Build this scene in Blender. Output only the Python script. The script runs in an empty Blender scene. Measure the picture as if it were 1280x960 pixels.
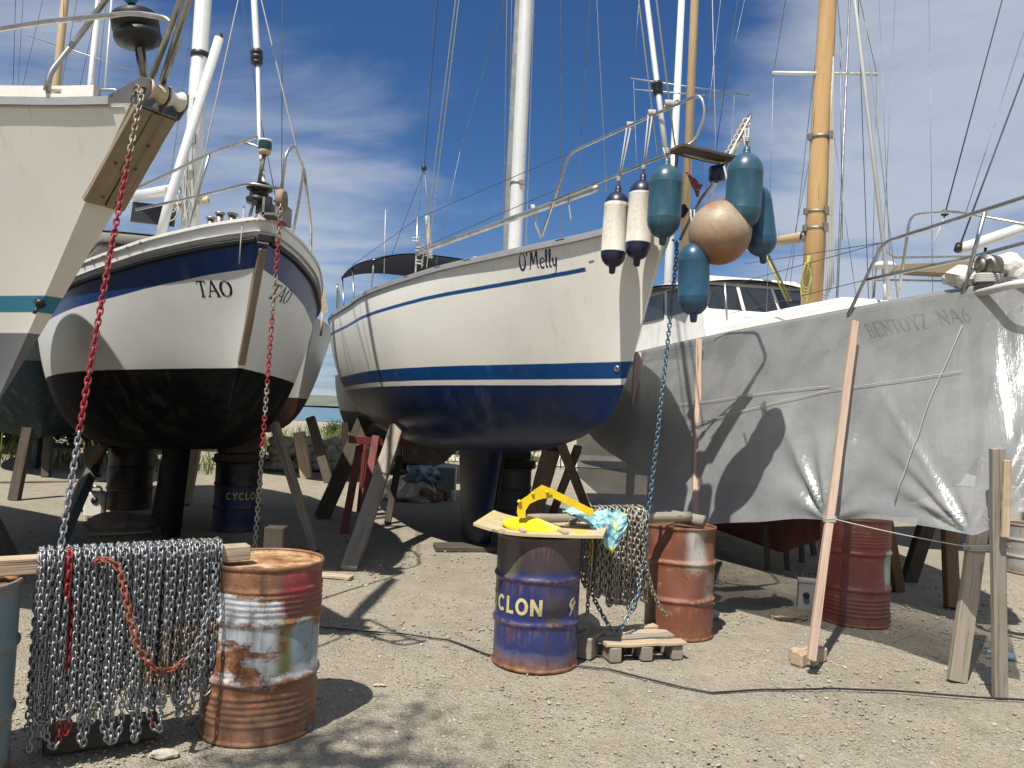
import bpy, bmesh, math, random
from mathutils import Vector, Matrix, noise as mnoise
rnd = random.Random(7)
S = bpy.context.scene
COL = S.collection
R = math.radians
PI = math.pi

# ------------------------------------------------------------------ camera
CAM_H, PITCH, ROLL, FPX = 1.70, R(2.3), R(2.6), 960.0
_fw = Vector((0, math.cos(PITCH), math.sin(PITCH)))
_up0 = Vector((0, -math.sin(PITCH), math.cos(PITCH)))
_rt0 = Vector((1, 0, 0))
CR = _rt0 * math.cos(ROLL) + _up0 * math.sin(ROLL)
CU = _up0 * math.cos(ROLL) - _rt0 * math.sin(ROLL)
CAM = Vector((0, 0, CAM_H))

def ray(px, py):
    return _fw + CR * ((px - 640) / FPX) + CU * ((480 - py) / FPX)

def P(px, py, d):
    """world point seen at photo pixel (px,py) whose world Y is d"""
    r = ray(px, py)
    return CAM + r * (d / r.y)

def G(px, py, z=0.0):
    r = ray(px, py)
    return CAM + r * ((z - CAM_H) / r.z)

def proj(p):
    q = Vector(p) - CAM
    w = q.dot(_fw)
    return (640 + FPX * q.dot(CR) / w, 480 - FPX * q.dot(CU) / w)

# ------------------------------------------------------------------ curves
def crv(pts, s):
    """smooth (Catmull-Rom / Hermite) curve through (s,value) points"""
    n = len(pts)
    if s <= pts[0][0]: return pts[0][1]
    if s >= pts[-1][0]: return pts[-1][1]
    for i in range(n - 1):
        if s <= pts[i + 1][0]:
            break
    x0, y0 = pts[i]; x1, y1 = pts[i + 1]
    def slope(k):
        if k == 0: return (pts[1][1] - pts[0][1]) / (pts[1][0] - pts[0][0])
        if k == n - 1: return (pts[-1][1] - pts[-2][1]) / (pts[-1][0] - pts[-2][0])
        a = (pts[k][1] - pts[k - 1][1]) / (pts[k][0] - pts[k - 1][0])
        b = (pts[k + 1][1] - pts[k][1]) / (pts[k + 1][0] - pts[k][0])
        return 0 if a * b <= 0 else 2 * a * b / (a + b)
    h = x1 - x0; t = (s - x0) / h
    m0, m1 = slope(i) * h, slope(i + 1) * h
    return ((2*t**3 - 3*t*t + 1) * y0 + (t**3 - 2*t*t + t) * m0 + (-2*t**3 + 3*t*t) * y1 + (t**3 - t*t) * m1)

def sstep(a, b, x):
    t = min(1, max(0, (x - a) / (b - a))); return t * t * (3 - 2 * t)

class Hull:
    """L length; hb, zs, zk: curves over s (0 bow..1 stern); stem: (depth fraction, setback); tran: transom rake"""
    def __init__(self, L, hb, zs, zk, stem, vs=.45, bow_pow=1.0, flat=.6, tran=0.0, mid_v=1.0):
        self.L, self.hb, self.zs, self.zk, self.stem = L, hb, zs, zk, stem
        self.vs, self.bp, self.flat, self.tran, self.mid_v = vs, bow_pow, flat, tran, mid_v
    def pt(self, s, t, side=1):
        t = min(1.0, max(0.0, t)); s = min(1.0, max(0.0, s))
        b = max(0.0, crv(self.hb, s)); a = crv(self.zs, s); k = crv(self.zk, s)
        w = sstep(0, self.vs, s) * self.mid_v
        ph = t * PI / 2
        yv, hv = (1 - t) ** self.bp, t
        c = max(0.0, math.cos(ph))
        yu, hu = c ** self.flat, math.sin(ph) ** 1.3
        y = b * (yv * (1 - w) + yu * w); h = hv * (1 - w) + hu * w
        x = -self.L * s - crv(self.stem, h) * (1 - s) ** 3 + self.tran * h * s ** 6
        return Vector((x, side * y, a + (k - a) * h))
    def solve(self, x, z, side):
        s, t = min(.98, max(.02, -x / self.L)), .3
        for _ in range(12):
            p = self.pt(s, t, side); e = 1e-4
            ps = self.pt(s + e, t, side); pt_ = self.pt(s, t + e, side)
            a, b = (ps.x - p.x) / e, (pt_.x - p.x) / e
            c, d = (ps.z - p.z) / e, (pt_.z - p.z) / e
            det = a * d - b * c
            if abs(det) < 1e-9: break
            rx, rz = x - p.x, z - p.z
            s = min(.995, max(.004, s + (rx * d - b * rz) / det)); t = min(.98, max(.004, t + (a * rz - c * rx) / det))
        p = self.pt(s, t, side)
        du = self.pt(s + .002, t, side) - p; dv = self.pt(s, t + .002, side) - p
        n = du.cross(dv).normalized()
        if n.y * side < 0: n = -n
        return p, n

def frame_of(bx, by, theta):
    """boat frame: origin on the ground under the bow, +x to the bow, +y port"""
    return Matrix.Translation((bx, by, 0)) @ Matrix.Rotation(R(theta) - PI / 2, 4, 'Z')
# ------------------------------------------------------------------ hull lines of the four near boats
H_OM = Hull(9.6, [(0,.015),(.06,.34),(.15,.76),(.3,1.27),(.5,1.6),(.7,1.58),(.88,1.3),(1,1.02)],
            [(0,3.40),(.1,3.30),(.3,3.22),(.6,3.12),(.85,3.14),(1,3.20)],
            [(0,1.72),(.08,1.5),(.2,1.33),(.45,1.2),(.65,1.32),(.85,1.75),(1,2.2)],
            [(0,0),(.35,.26),(.75,.56),(1,.84)], vs=.36, flat=.5, bow_pow=.7)
F_OM = frame_of(1.25, 6.3, 23)
H_TAO = Hull(9.0, [(0,.05),(.05,.45),(.13,.87),(.28,1.32),(.5,1.55),(.75,1.45),(1,.85)],
             [(0,3.27),(.1,3.14),(.25,3.0),(.55,2.88),(.85,2.92),(1,3.0)],
             [(0,1.62),(.08,1.42),(.25,1.18),(.5,1.05),(.75,1.3),(1,2.1)],
             [(0,0),(.4,.34),(.75,.64),(1,.92)], vs=.34, flat=.45, bow_pow=.62)
F_TAO = frame_of(-2.15, 6.5, 33)
H_A = Hull(10.5, [(0,.125),(.05,.30),(.13,.57),(.28,1.02),(.5,1.45),(.75,1.45),(1,1.0)],
           [(0,3.31),(.04,3.325),(.1,3.36),(.25,3.36),(.6,3.25),(1,3.25)],
           [(0,1.55),(.08,1.35),(.25,1.05),(.5,.95),(.75,1.2),(1,2.0)],
           [(0,0),(.26,.42),(.58,.91),(1,1.58)], vs=.4, flat=.62)
F_A = frame_of(-2.09, 4.25, 58)
H_B = Hull(11.0, [(0,.03),(.05,.40),(.13,.83),(.28,1.35),(.5,1.7),(.75,1.6),(1,1.1)],
           [(0,2.88),(.15,2.72),(.3,2.62),(.6,2.5),(1,2.6)],
           [(0,1.3),(.08,1.05),(.25,.85),(.5,.75),(.75,.95),(1,1.6)],
           [(0,0),(.4,.3),(.75,.6),(1,.9)], vs=.4, flat=.62)
F_B = frame_of(3.95, 5.6, 9)
# ------------------------------------------------------------------ mesh builder
WORLD = {}
class MB:
    def __init__(self):
        self.v, self.f, self.m, self.s, self.uv = [], [], [], [], []
    def add(self, verts, faces, mat=0, smooth=True, uvs=None):
        o = len(self.v)
        self.v.extend(verts)
        for k, f in enumerate(faces):
            self.f.append(tuple(i + o for i in f)); self.m.append(mat); self.s.append(smooth)
            self.uv.append([uvs[i] for i in f] if uvs else None)
        return self
    def box(self, c, size, rot=None, mat=0, ch=0.0):
        c = Vector(c); x, y, z = [q / 2 for q in size]
        if ch > 0:
            M = Matrix.Identity(3) if rot is None else rot
            a = c + M @ Vector((0, 0, -z)); b = c + M @ Vector((0, 0, z))
            return self.plank(a, b, size[0], size[1], up=M @ Vector((0, 1, 0)), ch=ch, seg=1, jit=0, mat=mat)
        vs = [Vector((sx * x, sy * y, sz * z)) for sx in (-1, 1) for sy in (-1, 1) for sz in (-1, 1)]
        if rot is not None: vs = [rot @ q for q in vs]
        vs = [c + q for q in vs]
        fs = [(0, 1, 3, 2), (4, 6, 7, 5), (0, 4, 5, 1), (2, 3, 7, 6), (0, 2, 6, 4), (1, 5, 7, 3)]
        return self.add(vs, fs, mat, False)
    def tube(self, pts, r, n=8, mat=0, cap=True, closed=False, smooth=True):
        pts = [Vector(p) for p in pts]; k = len(pts)
        for e, q in ((0, 1), (-1, -2)):                       # rigging that leaves the picture runs on up to the mast top
            if k < 5 and not closed and 13.4 > pts[e].z > 4.2 and pts[e].z > pts[q].z + .5 and -45 < proj(pts[e])[1] < -5:
                pts[e] = pts[q] + (pts[e] - pts[q]) * ((13.5 - pts[q].z) / (pts[e].z - pts[q].z))
        rs = [r] * k if isinstance(r, (int, float)) else list(r)
        T = []
        for i in range(k):
            a = pts[(i - 1) % k] if (closed or i > 0) else pts[i]
            b = pts[(i + 1) % k] if (closed or i < k - 1) else pts[i]
            t = b - a
            T.append(t.normalized() if t.length > 1e-9 else Vector((0, 0, 1)))
        u = T[0].orthogonal().normalized()
        vs, uvs, ln = [], [], 0
        for i in range(k):
            if i: ln += (pts[i] - pts[i - 1]).length
            u = (u - T[i] * u.dot(T[i]))
            u = u.normalized() if u.length > 1e-9 else T[i].orthogonal().normalized()
            w = T[i].cross(u)
            for j in range(n):
                a = 2 * PI * j / n
                vs.append(pts[i] + (u * math.cos(a) + w * math.sin(a)) * rs[i]); uvs.append((ln, a * max(rs[i], .004)))
        fs = []
        for i in range(k if closed else k - 1):
            for j in range(n):
                a, b = i * n + j, i * n + (j + 1) % n
                c, d = ((i + 1) % k) * n + (j + 1) % n, ((i + 1) % k) * n + j
                fs.append((a, b, c, d))
        if cap and not closed:
            fs.append(tuple(range(n - 1, -1, -1))); fs.append(tuple(range((k - 1) * n, k * n)))
        return self.add(vs, fs, mat, smooth, uvs)
    def lathe(self, prof, n=32, M=None, mat=0, smooth=True, warp=None, cap=(False, False)):
        vs, uvs, fs = [], [], []
        M = M or Matrix.Identity(4)
        for i, (r, z) in enumerate(prof):
            for j in range(n + 1):
                a = 2 * PI * j / n
                p = Vector((r * math.cos(a), r * math.sin(a), z))
                if warp: p = warp(p, a, z)
                vs.append(M @ p); uvs.append((a * .29, z))
        w = n + 1
        for i in range(len(prof) - 1):
            for j in range(n):
                fs.append((i * w + j, i * w + j + 1, (i + 1) * w + j + 1, (i + 1) * w + j))
        if cap[0]: fs.append(tuple(range(n - 1, -1, -1)))
        if cap[1]: fs.append(tuple(range((len(prof) - 1) * w, (len(prof) - 1) * w + n)))
        return self.add(vs, fs, mat, smooth, uvs)
    def plank(self, p0, p1, w, h, up=None, ch=.005, seg=6, jit=.0015, mat=0, bow=0.0):
        p0, p1 = Vector(p0), Vector(p1); t = (p1 - p0); L = t.length; t = t / L
        up = Vector(up) if up is not None else Vector((0, 0, 1))
        up = up - t * up.dot(t)
        if up.length < 1e-4:
            up = t.orthogonal()
        up.normalize(); sd = t.cross(up)
        x, y = w / 2, h / 2
        cs = [(-x + ch, -y), (x - ch, -y), (x, -y + ch), (x, y - ch), (x - ch, y), (-x + ch, y), (-x, y - ch), (-x, -y + ch)]
        per = [0]
        for k in range(8):
            a, b = cs[k], cs[(k + 1) % 8]; per.append(per[-1] + math.hypot(a[0] - b[0], a[1] - b[1]))
        off = (rnd.random() * 40, rnd.random() * 40)
        fr = [0] + [ch / L] + [i / seg for i in range(1, seg)] + [1 - ch / L] + [1]
        for q, f in enumerate(fr):
            end = q in (0, len(fr) - 1)
            k = 1 - (ch * 1.6 / max(min(w, h), 1e-3)) if end else 1
            c = p0 + t * (L * f) + up * (bow * math.sin(PI * f))
            jx, jy = rnd.uniform(-jit, jit), rnd.uniform(-jit, jit)
            vs = []
            uv = []
            for e, (a, b) in enumerate(cs + cs[:1]):
                vs.append(c + sd * (a * k + jx) + up * (b * k + jy)); uv.append((L * f + off[0], per[e] + off[1]))
            if q == 0:
                base = len(self.v); self.v.extend(vs); pu = uv
                self.f.append(tuple(base + e for e in range(7, -1, -1))); self.m.append(mat); self.s.append(False)
                self.uv.append([(cs[e][0] + off[0] + 5, cs[e][1] + off[1]) for e in range(7, -1, -1)])
            else:
                b0 = len(self.v) - 9; b1 = len(self.v); self.v.extend(vs)
                for e in range(8):
                    self.f.append((b0 + e, b0 + e + 1, b1 + e + 1, b1 + e)); self.m.append(mat); self.s.append(False)
                    self.uv.append([pu[e], pu[e + 1], uv[e + 1], uv[e]])
                pu = uv
        b1 = len(self.v) - 9
        self.f.append(tuple(b1 + e for e in range(8))); self.m.append(mat); self.s.append(False)
        self.uv.append([(cs[e][0] + off[0] + 5, cs[e][1] + off[1]) for e in range(8)])
        return self
    def stone(self, c, r, sub=2, rough=.25, squash=(1, 1, 1), mat=0, seed=0, smooth=False):
        bm = bmesh.new(); bmesh.ops.create_icosphere(bm, subdivisions=sub, radius=1)
        sx = Vector((seed * 3.1 + 7, seed * 1.7, seed * .9))
        rot = Matrix.Rotation(seed * 2.4, 3, 'Z') @ Matrix.Rotation(seed * 1.1, 3, 'X')
        vs = []
        for v in bm.verts:
            n = mnoise.noise(v.co * 1.3 + sx) + .5 * mnoise.noise(v.co * 3 + sx)
            q = v.co * (1 + rough * n)
            q = rot @ q
            vs.append(Vector(c) + Vector((q.x * squash[0], q.y * squash[1], q.z * squash[2])) * r)
        fs = [tuple(x.index for x in f.verts) for f in bm.faces]
        bm.free()
        return self.add(vs, fs, mat, smooth)
    def grid(self, fn, nu, nv, mat=0, smooth=True, uvfn=None, closed_u=False):
        vs, uvs, fs = [], [], []
        for i in range(nu + 1):
            for j in range(nv + 1):
                a, b = i / nu, j / nv
                vs.append(fn(a, b)); uvs.append(uvfn(a, b) if uvfn else (a, b))
        w = nv + 1
        for i in range(nu):
            for j in range(nv):
                fs.append((i * w + j, (i + 1) * w + j, (i + 1) * w + j + 1, i * w + j + 1))
        return self.add(vs, fs, mat, smooth, uvs)
    def fuse_quad(self, a, b, c, d, mat=0):
        return self.add([a, b, c, d], [(0, 1, 2, 3)], mat, False)
    def build(self, name, mats, parent=None, space='world', tag=None, origin=None, kind=None, label=None):
        me = bpy.data.meshes.new(name)
        if parent is not None:
            Mw = WORLD[parent]
            if space == 'world':
                inv = Mw.inverted(); vs = [inv @ Vector(p) for p in self.v]
            else: vs = self.v
        else:
            Mw = Matrix.Translation(origin) if origin is not None else Matrix.Identity(4)
            vs = [Vector(p) - Vector(origin) for p in self.v] if origin is not None else self.v
        me.from_pydata([tuple(p) for p in vs], [], self.f)
        if not isinstance(mats, (list, tuple)): mats = [mats]
        for m in mats: me.materials.append(m)
        me.polygons.foreach_set('material_index', self.m)
        me.polygons.foreach_set('use_smooth', self.s)
        if any(u is not None for u in self.uv):
            ul = me.uv_layers.new(name='uv')
            flat = []
            for f, u in zip(self.f, self.uv):
                for q in (u if u is not None else [(0, 0)] * len(f)): flat.extend(q)
            ul.data.foreach_set('uv', flat)
        me.validate(); me.update()
        o = bpy.data.objects.new(name, me); COL.objects.link(o)
        if parent is not None:
            o.parent = parent
            WORLD[o] = Mw
        else:
            o.matrix_world = Mw; WORLD[o] = Mw
        if tag: settag(o, *tag)
        if kind: o['kind'] = kind
        if label: o['label'] = label
        return o

def settag(o, label, cat, group=None):
    o['label'] = label; o['category'] = cat
    if group: o['group'] = group

def thing(name, label, cat, M, group=None):
    o = bpy.data.objects.new(name, None); COL.objects.link(o)
    if not isinstance(M, Matrix): M = Matrix.Translation(M)
    o.matrix_world = M; o.empty_display_size = .1
    WORLD[o] = M.copy()
    settag(o, label, cat, group)
    return o

def round_path(pts, rad=.05, n=5):
    """polyline with rounded corners"""
    pts = [Vector(p) for p in pts]; out = [pts[0]]
    for i in range(1, len(pts) - 1):
        a, b, c = pts[i - 1], pts[i], pts[i + 1]
        r = min(rad, (a - b).length * .45, (c - b).length * .45)
        p0 = b + (a - b).normalized() * r; p1 = b + (c - b).normalized() * r
        for k in range(n + 1):
            t = k / n; out.append(p0 * (1 - t) ** 2 + b * 2 * t * (1 - t) + p1 * t * t)
    out.append(pts[-1]); return out

def sagged(a, b, sag, n=8):
    a, b = Vector(a), Vector(b)
    return [a.lerp(b, i / n) - Vector((0, 0, sag * 4 * (i / n) * (1 - i / n))) for i in range(n + 1)]

# ------------------------------------------------------------------ chain
def link_template(pitch, wire, n=12, k=6, wid=None):
    rr = wid or wire * 2.35; a = (pitch + 2 * wire) / 2 - rr
    pts = []
    for i in range(n):
        t = 2 * PI * i / n + PI / n
        x = rr * math.cos(t); z = rr * math.sin(t)
        pts.append((x, z + (a if z > 0 else -a)))
    vs, fs = [], []
    for i in range(n):
        p, q = pts[(i - 1) % n], pts[(i + 1) % n]
        tx, tz = q[0] - p[0], q[1] - p[1]; l = math.hypot(tx, tz); nx, nz = tz / l, -tx / l
        for j in range(k):
            an = 2 * PI * j / k; ca, sa = math.cos(an) * wire, math.sin(an) * wire
            vs.append((pts[i][0] + nx * ca, sa, pts[i][1] + nz * ca))
    for i in range(n):
        for j in range(k):
            fs.append((i * k + j, i * k + (j + 1) % k, ((i + 1) % n) * k + (j + 1) % k, ((i + 1) % n) * k + j))
    return vs, fs

def resample(pts, step):
    pts = [Vector(p) for p in pts]; out = [pts[0]]; carry = 0
    for a, b in zip(pts, pts[1:]):
        L = (b - a).length
        if L < 1e-9: continue
        d = step - carry
        while d <= L:
            out.append(a.lerp(b, d / L)); d += step
        carry = L - (d - step)
    return out

def chain(mb, pts, pitch=.03, wire=.005, mat=0, k=6, n=12, jitter=.12, matfn=None, rot0=0.0, face=None):
    """links laid along the path, each turned a quarter from the one before"""
    q = resample(pts, pitch)
    tv, tf = link_template(pitch, wire, n, k)
    u = None
    for i in range(len(q) - 1):
        t = (q[i + 1] - q[i]).normalized(); c = (q[i] + q[i + 1]) / 2
        ref = face if face is not None else Vector((1, .35, 0))
        if u is None or True:
            u = ref - t * ref.dot(t)
            if u.length < .05: u = t.orthogonal()
            u.normalize()
        an = rot0 + (PI / 2 if i % 2 else 0) + rnd.uniform(-jitter, jitter)
        w = t.cross(u)
        a = u * math.cos(an) + w * math.sin(an); b = t.cross(a)
        mm = matfn(i, len(q) - 1, c) if matfn else mat
        mb.add([c + a * x + b * y + t * z for x, y, z in tv], tf, mm, True)
    return mb

# ------------------------------------------------------------------ lettering made of strokes
def arc(cx, cy, rx, ry, a0, a1, n=12):
    return [(cx + rx * math.cos(R(a0 + (a1 - a0) * i / n)), cy + ry * math.sin(R(a0 + (a1 - a0) * i / n))) for i in range(n + 1)]
# each glyph: advance, strokes [(points, width at start, width at end)], cap height 1
TH, TN, SF = .165, .07, .065
SERIF = {
 'T': (.72, [([(.36, 0), (.36, 1)], TH, TH), ([(.02, .97), (.70, .97)], TN, TN), ([(.04, .78), (.04, .97)], .04, .08), ([(.68, .78), (.68, .97)], .04, .08), ([(.2, .02), (.52, .02)], SF, SF)]),
 'A': (.84, [([(.08, .02), (.40, 1)], TN, TN), ([(.40, 1), (.74, .02)], TH, TH), ([(.2, .36), (.62, .36)], TN, TN), ([(-.02, .02), (.2, .02)], SF, SF), ([(.58, .02), (.86, .02)], SF, SF)]),
 'O': (.86, [(arc(.42, .5, .33, .47, 90, 270), TN, TN), (arc(.42, .5, .33, .47, 125, 235), TH, TH), (arc(.42, .5, .33, .47, -90, 90), TN, TN), (arc(.42, .5, .33, .47, -55, 55), TH, TH)]),
 'B': (.72, [([(.16, 0), (.16, 1)], TH, TH), (arc(.3, .74, .24, .24, -90, 90), .08, .08), (arc(.32, .26, .28, .26, -90, 90), .08, .08), ([(.04, .98), (.32, .98)], SF, SF), ([(.04, .02), (.34, .02)], SF, SF), ([(.16, .5), (.32, .5)], SF, SF)]),
 'E': (.70, [([(.16, 0), (.16, 1)], TH, TH), ([(.04, .98), (.6, .98)], SF, SF), ([(.04, .02), (.62, .02)], SF, SF), ([(.16, .52), (.46, .52)], SF, SF), ([(.6, .8), (.6, .98)], .03, .07), ([(.62, .2), (.62, .02)], .03, .07)]),
 'N': (.86, [([(.13, 0), (.13, 1)], TN, TN), ([(.12, .98), (.7, .02)], TH, TH), ([(.7, 0), (.7, 1)], TN, TN), ([(0, .98), (.2, .98)], SF, SF), ([(.02, .02), (.26, .02)], SF, SF), ([(.58, .98), (.82, .98)], SF, SF)]),
 'Y': (.80, [([(.1, .98), (.4, .46)], TH, TH), ([(.7, .98), (.4, .46)], TN, TN), ([(.4, .5), (.4, 0)], TH, TH), ([(0, .98), (.24, .98)], SF, SF), ([(.56, .98), (.8, .98)], SF, SF), ([(.26, .02), (.54, .02)], SF, SF)]),
 'Z': (.72, [([(.06, .97), (.64, .97)], TN, TN), ([(.62, .97), (.08, .03)], TH, TH), ([(.06, .03), (.66, .03)], TN, TN), ([(.08, .8), (.08, .97)], .03, .07), ([(.65, .2), (.65, .03)], .03, .07)]),
 '6': (.62, [([(.54, .95), (.3, .8), (.14, .5), (.1, .3)], .04, .1), (arc(.3, .28, .2, .26, 180, 540, 20), .08, .08)]),
 ' ': (.75, []),
}
B = .2
BOLD = {
 'C': (.78, [(arc(.4, .5, .3, .4, 45, 315, 16), B, B)]),
 'Y': (.76, [([(.1, 1), (.38, .5)], B, B), ([(.66, 1), (.38, .5)], B, B), ([(.38, .55), (.38, 0)], B, B)]),
 'L': (.62, [([(.14, 0), (.14, 1)], B, B), ([(.1, .1), (.56, .1)], B, B)]),
 'O': (.86, [(arc(.42, .5, .31, .4, 0, 360, 24), B, B)]),
 'N': (.84, [([(.14, 0), (.14, 1)], B, B), ([(.14, .95), (.66, .05)], B, B), ([(.66, 0), (.66, 1)], B, B)]),
}
SCRIPT = {
 'O': (.62, [(arc(.3, .5, .22, .46, 75, 285, 14), 0.043, 0.145), (arc(.3, .5, .22, .46, -75, 85, 12), 0.145, 0.058), ([(.34, .96), (.46, 1.0)], 0.058, 0.043)]),
 "'": (.2, [([(.08, 1.0), (.04, .74)], 0.131, 0.043)]),
 'M': (.80, [([(.02, .03), (.1, .1), (.22, .95)], 0.058, 0.131), ([(.22, .95), (.34, .3)], 0.131, 0.087), ([(.34, .3), (.58, .98)], 0.058, 0.087), ([(.58, .98), (.62, .1), (.74, .06)], 0.145, 0.058)]),
 'e': (.40, [([(.06, .28), (.3, .36)], 0.051, 0.051), (arc(.2, .3, .15, .27, 10, 310, 16), 0.058, 0.116)]),
 'l': (.26, [([(.06, .1), (.18, .9), (.12, 1.0), (.06, .85), (.08, .1), (.2, .02)], 0.058, 0.102)]),
 'y': (.42, [([(.04, .52), (.08, .12), (.2, .08), (.3, .5)], 0.102, 0.072), ([(.3, .5), (.24, -.2), (.1, -.42), (0, -.3)], 0.116, 0.043)]),
}
def lettering(text, font, place, height=1.0, slant=0.0, spacing=0.0, wscale=1.0, lift=.0004, step=.05, mb=None, mat=0):
    """place(u, v, n) -> point; u along the line of writing and v up, both in units of letter height times height"""
    mb = mb or MB(); x = 0; layer = 0
    for ch in text:
        adv, strokes = font[ch]
        for pts, w0, w1 in strokes:
            layer = (layer + 1) % 7
            q = []
            for a, b in zip(pts, pts[1:]):
                m = max(1, int(math.hypot(a[0] - b[0], a[1] - b[1]) / step))
                q += [(a[0] + (b[0] - a[0]) * i / m, a[1] + (b[1] - a[1]) * i / m) for i in range(m)]
            q.append(pts[-1]); n = len(q); vs = []; closed = n > 3 and math.hypot(q[0][0] - q[-1][0], q[0][1] - q[-1][1]) < 1e-6
            for i in range(n):
                a, b = q[max(0, i - 1)], q[min(n - 1, i + 1)]
                if closed and i in (0, n - 1): a, b = q[n - 2], q[1]
                tx, ty = b[0] - a[0], b[1] - a[1]; l = math.hypot(tx, ty) or 1
                w = (w0 + (w1 - w0) * i / (n - 1)) / 2
                for sg in (-1, 1):
                    px, py = q[i][0] - ty / l * w * sg, q[i][1] + tx / l * w * sg
                    vs.append(place((x + px * wscale + slant * py) * height, py * height, lift * (1 + layer * .4)))
            mb.add(vs, [(2 * i, 2 * i + 2, 2 * i + 3, 2 * i + 1) for i in range(n - 1)], mat, False)
        x += (adv * wscale + spacing)
    return mb
def text_len(text, font, spacing=0, wscale=1): return sum(font[c][0] * wscale + spacing for c in text)
# ------------------------------------------------------------------ material nodes
class NT:
    def __init__(self, name):
        self.mat = bpy.data.materials.new(name); self.mat.use_nodes = True
        self.t = self.mat.node_tree; self.t.nodes.clear()
        self.out = self.t.nodes.new('ShaderNodeOutputMaterial'); self._tc = None
    def n(self, kind, **kw):
        x = self.t.nodes.new('ShaderNode' + kind)
        for k, v in kw.items(): setattr(x, k, v)
        return x
    def put(self, sock, v):
        if v is None: return
        if isinstance(v, bpy.types.NodeSocket): self.t.links.new(v, sock)
        elif isinstance(v, (tuple, list)) and len(v) == 3 and sock.type == 'RGBA': sock.default_value = (*v, 1)
        else: sock.default_value = v
    def tc(self, which='Object'):
        if not self._tc: self._tc = self.n('TexCoord')
        return self._tc.outputs[which]
    def map(self, v, scale=(1, 1, 1), loc=(0, 0, 0), rot=(0, 0, 0)):
        m = self.n('Mapping'); self.put(m.inputs['Vector'], v)
        m.inputs['Scale'].default_value = scale if not isinstance(scale, (int, float)) else (scale,) * 3
        m.inputs['Location'].default_value = loc; m.inputs['Rotation'].default_value = rot
        return m.outputs[0]
    def noise(self, v, scale=5, detail=4, rough=.6, dist=0.0, color=False):
        x = self.n('TexNoise'); self.put(x.inputs['Vector'], v)
        x.inputs['Scale'].default_value = scale; x.inputs['Detail'].default_value = detail
        x.inputs['Roughness'].default_value = rough; x.inputs['Distortion'].default_value = dist
        return x.outputs['Color' if color else 'Fac']
    def vor(self, v, scale=5, feature='F1', out='Distance'):
        x = self.n('TexVoronoi', feature=feature); self.put(x.inputs['Vector'], v); x.inputs['Scale'].default_value = scale
        return x.outputs[out]
    def wave(self, v, scale=5, dist=2, detail=3, dscale=1):
        x = self.n('TexWave'); self.put(x.inputs['Vector'], v); x.inputs['Scale'].default_value = scale
        x.inputs['Distortion'].default_value = dist; x.inputs['Detail'].default_value = detail; x.inputs['Detail Scale'].default_value = dscale
        return x.outputs['Fac']
    def sep(self, v):
        x = self.n('SeparateXYZ'); self.put(x.inputs[0], v); return x.outputs
    def comb(self, x, y, z):
        c = self.n('CombineXYZ'); self.put(c.inputs[0], x); self.put(c.inputs[1], y); self.put(c.inputs[2], z); return c.outputs[0]
    def math(self, op, a, b=None, c=None, clamp=False):
        x = self.n('Math', operation=op, use_clamp=clamp); self.put(x.inputs[0], a); self.put(x.inputs[1], b); self.put(x.inputs[2], c); return x.outputs[0]
    def ss(self, lo, hi, v, a=0.0, b=1.0):
        x = self.n('MapRange', interpolation_type='SMOOTHSTEP'); self.put(x.inputs['Value'], v)
        x.inputs['From Min'].default_value = lo; x.inputs['From Max'].default_value = hi
        x.inputs['To Min'].default_value = a; x.inputs['To Max'].default_value = b; return x.outputs[0]
    def mix(self, f, a, b, blend='MIX'):
        x = self.n('Mix', data_type='RGBA', blend_type=blend); x.clamp_factor = True
        self.put(x.inputs[0], f); self.put(x.inputs[6], a); self.put(x.inputs[7], b); return x.outputs[2]
    def ramp(self, f, stops):
        x = self.n('ValToRGB'); self.put(x.inputs[0], f); e = x.color_ramp.elements
        while len(e) < len(stops): e.new(.5)
        for i, (p, c) in enumerate(stops):
            e[i].position = p; e[i].color = (*c, 1) if len(c) == 3 else c
        return x.outputs[0]
    def band(self, v, lo, hi, soft=.004):
        return self.math('MULTIPLY', self.ss(lo - soft, lo + soft, v), self.ss(hi - soft, hi + soft, v, 1, 0))
    def bump(self, h, strength=.3, dist=.02, normal=None):
        x = self.n('Bump'); self.put(x.inputs['Height'], h); x.inputs['Strength'].default_value = strength
        x.inputs['Distance'].default_value = dist; self.put(x.inputs['Normal'], normal); return x.outputs[0]
    def bsdf(self, col, rough=.5, metal=0.0, normal=None, spec=.5, coat=0.0, **kw):
        x = self.n('BsdfPrincipled'); self.put(x.inputs['Base Color'], col); self.put(x.inputs['Roughness'], rough)
        self.put(x.inputs['Metallic'], metal); self.put(x.inputs['Normal'], normal)
        x.inputs['Specular IOR Level'].default_value = spec; x.inputs['Coat Weight'].default_value = coat; x.inputs['Coat Roughness'].default_value = .1
        for k, v in kw.items(): self.put(x.inputs[k], v)
        return x.outputs[0]
    def done(self, shader):
        self.t.links.new(shader, self.out.inputs['Surface']); return self.mat

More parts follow.
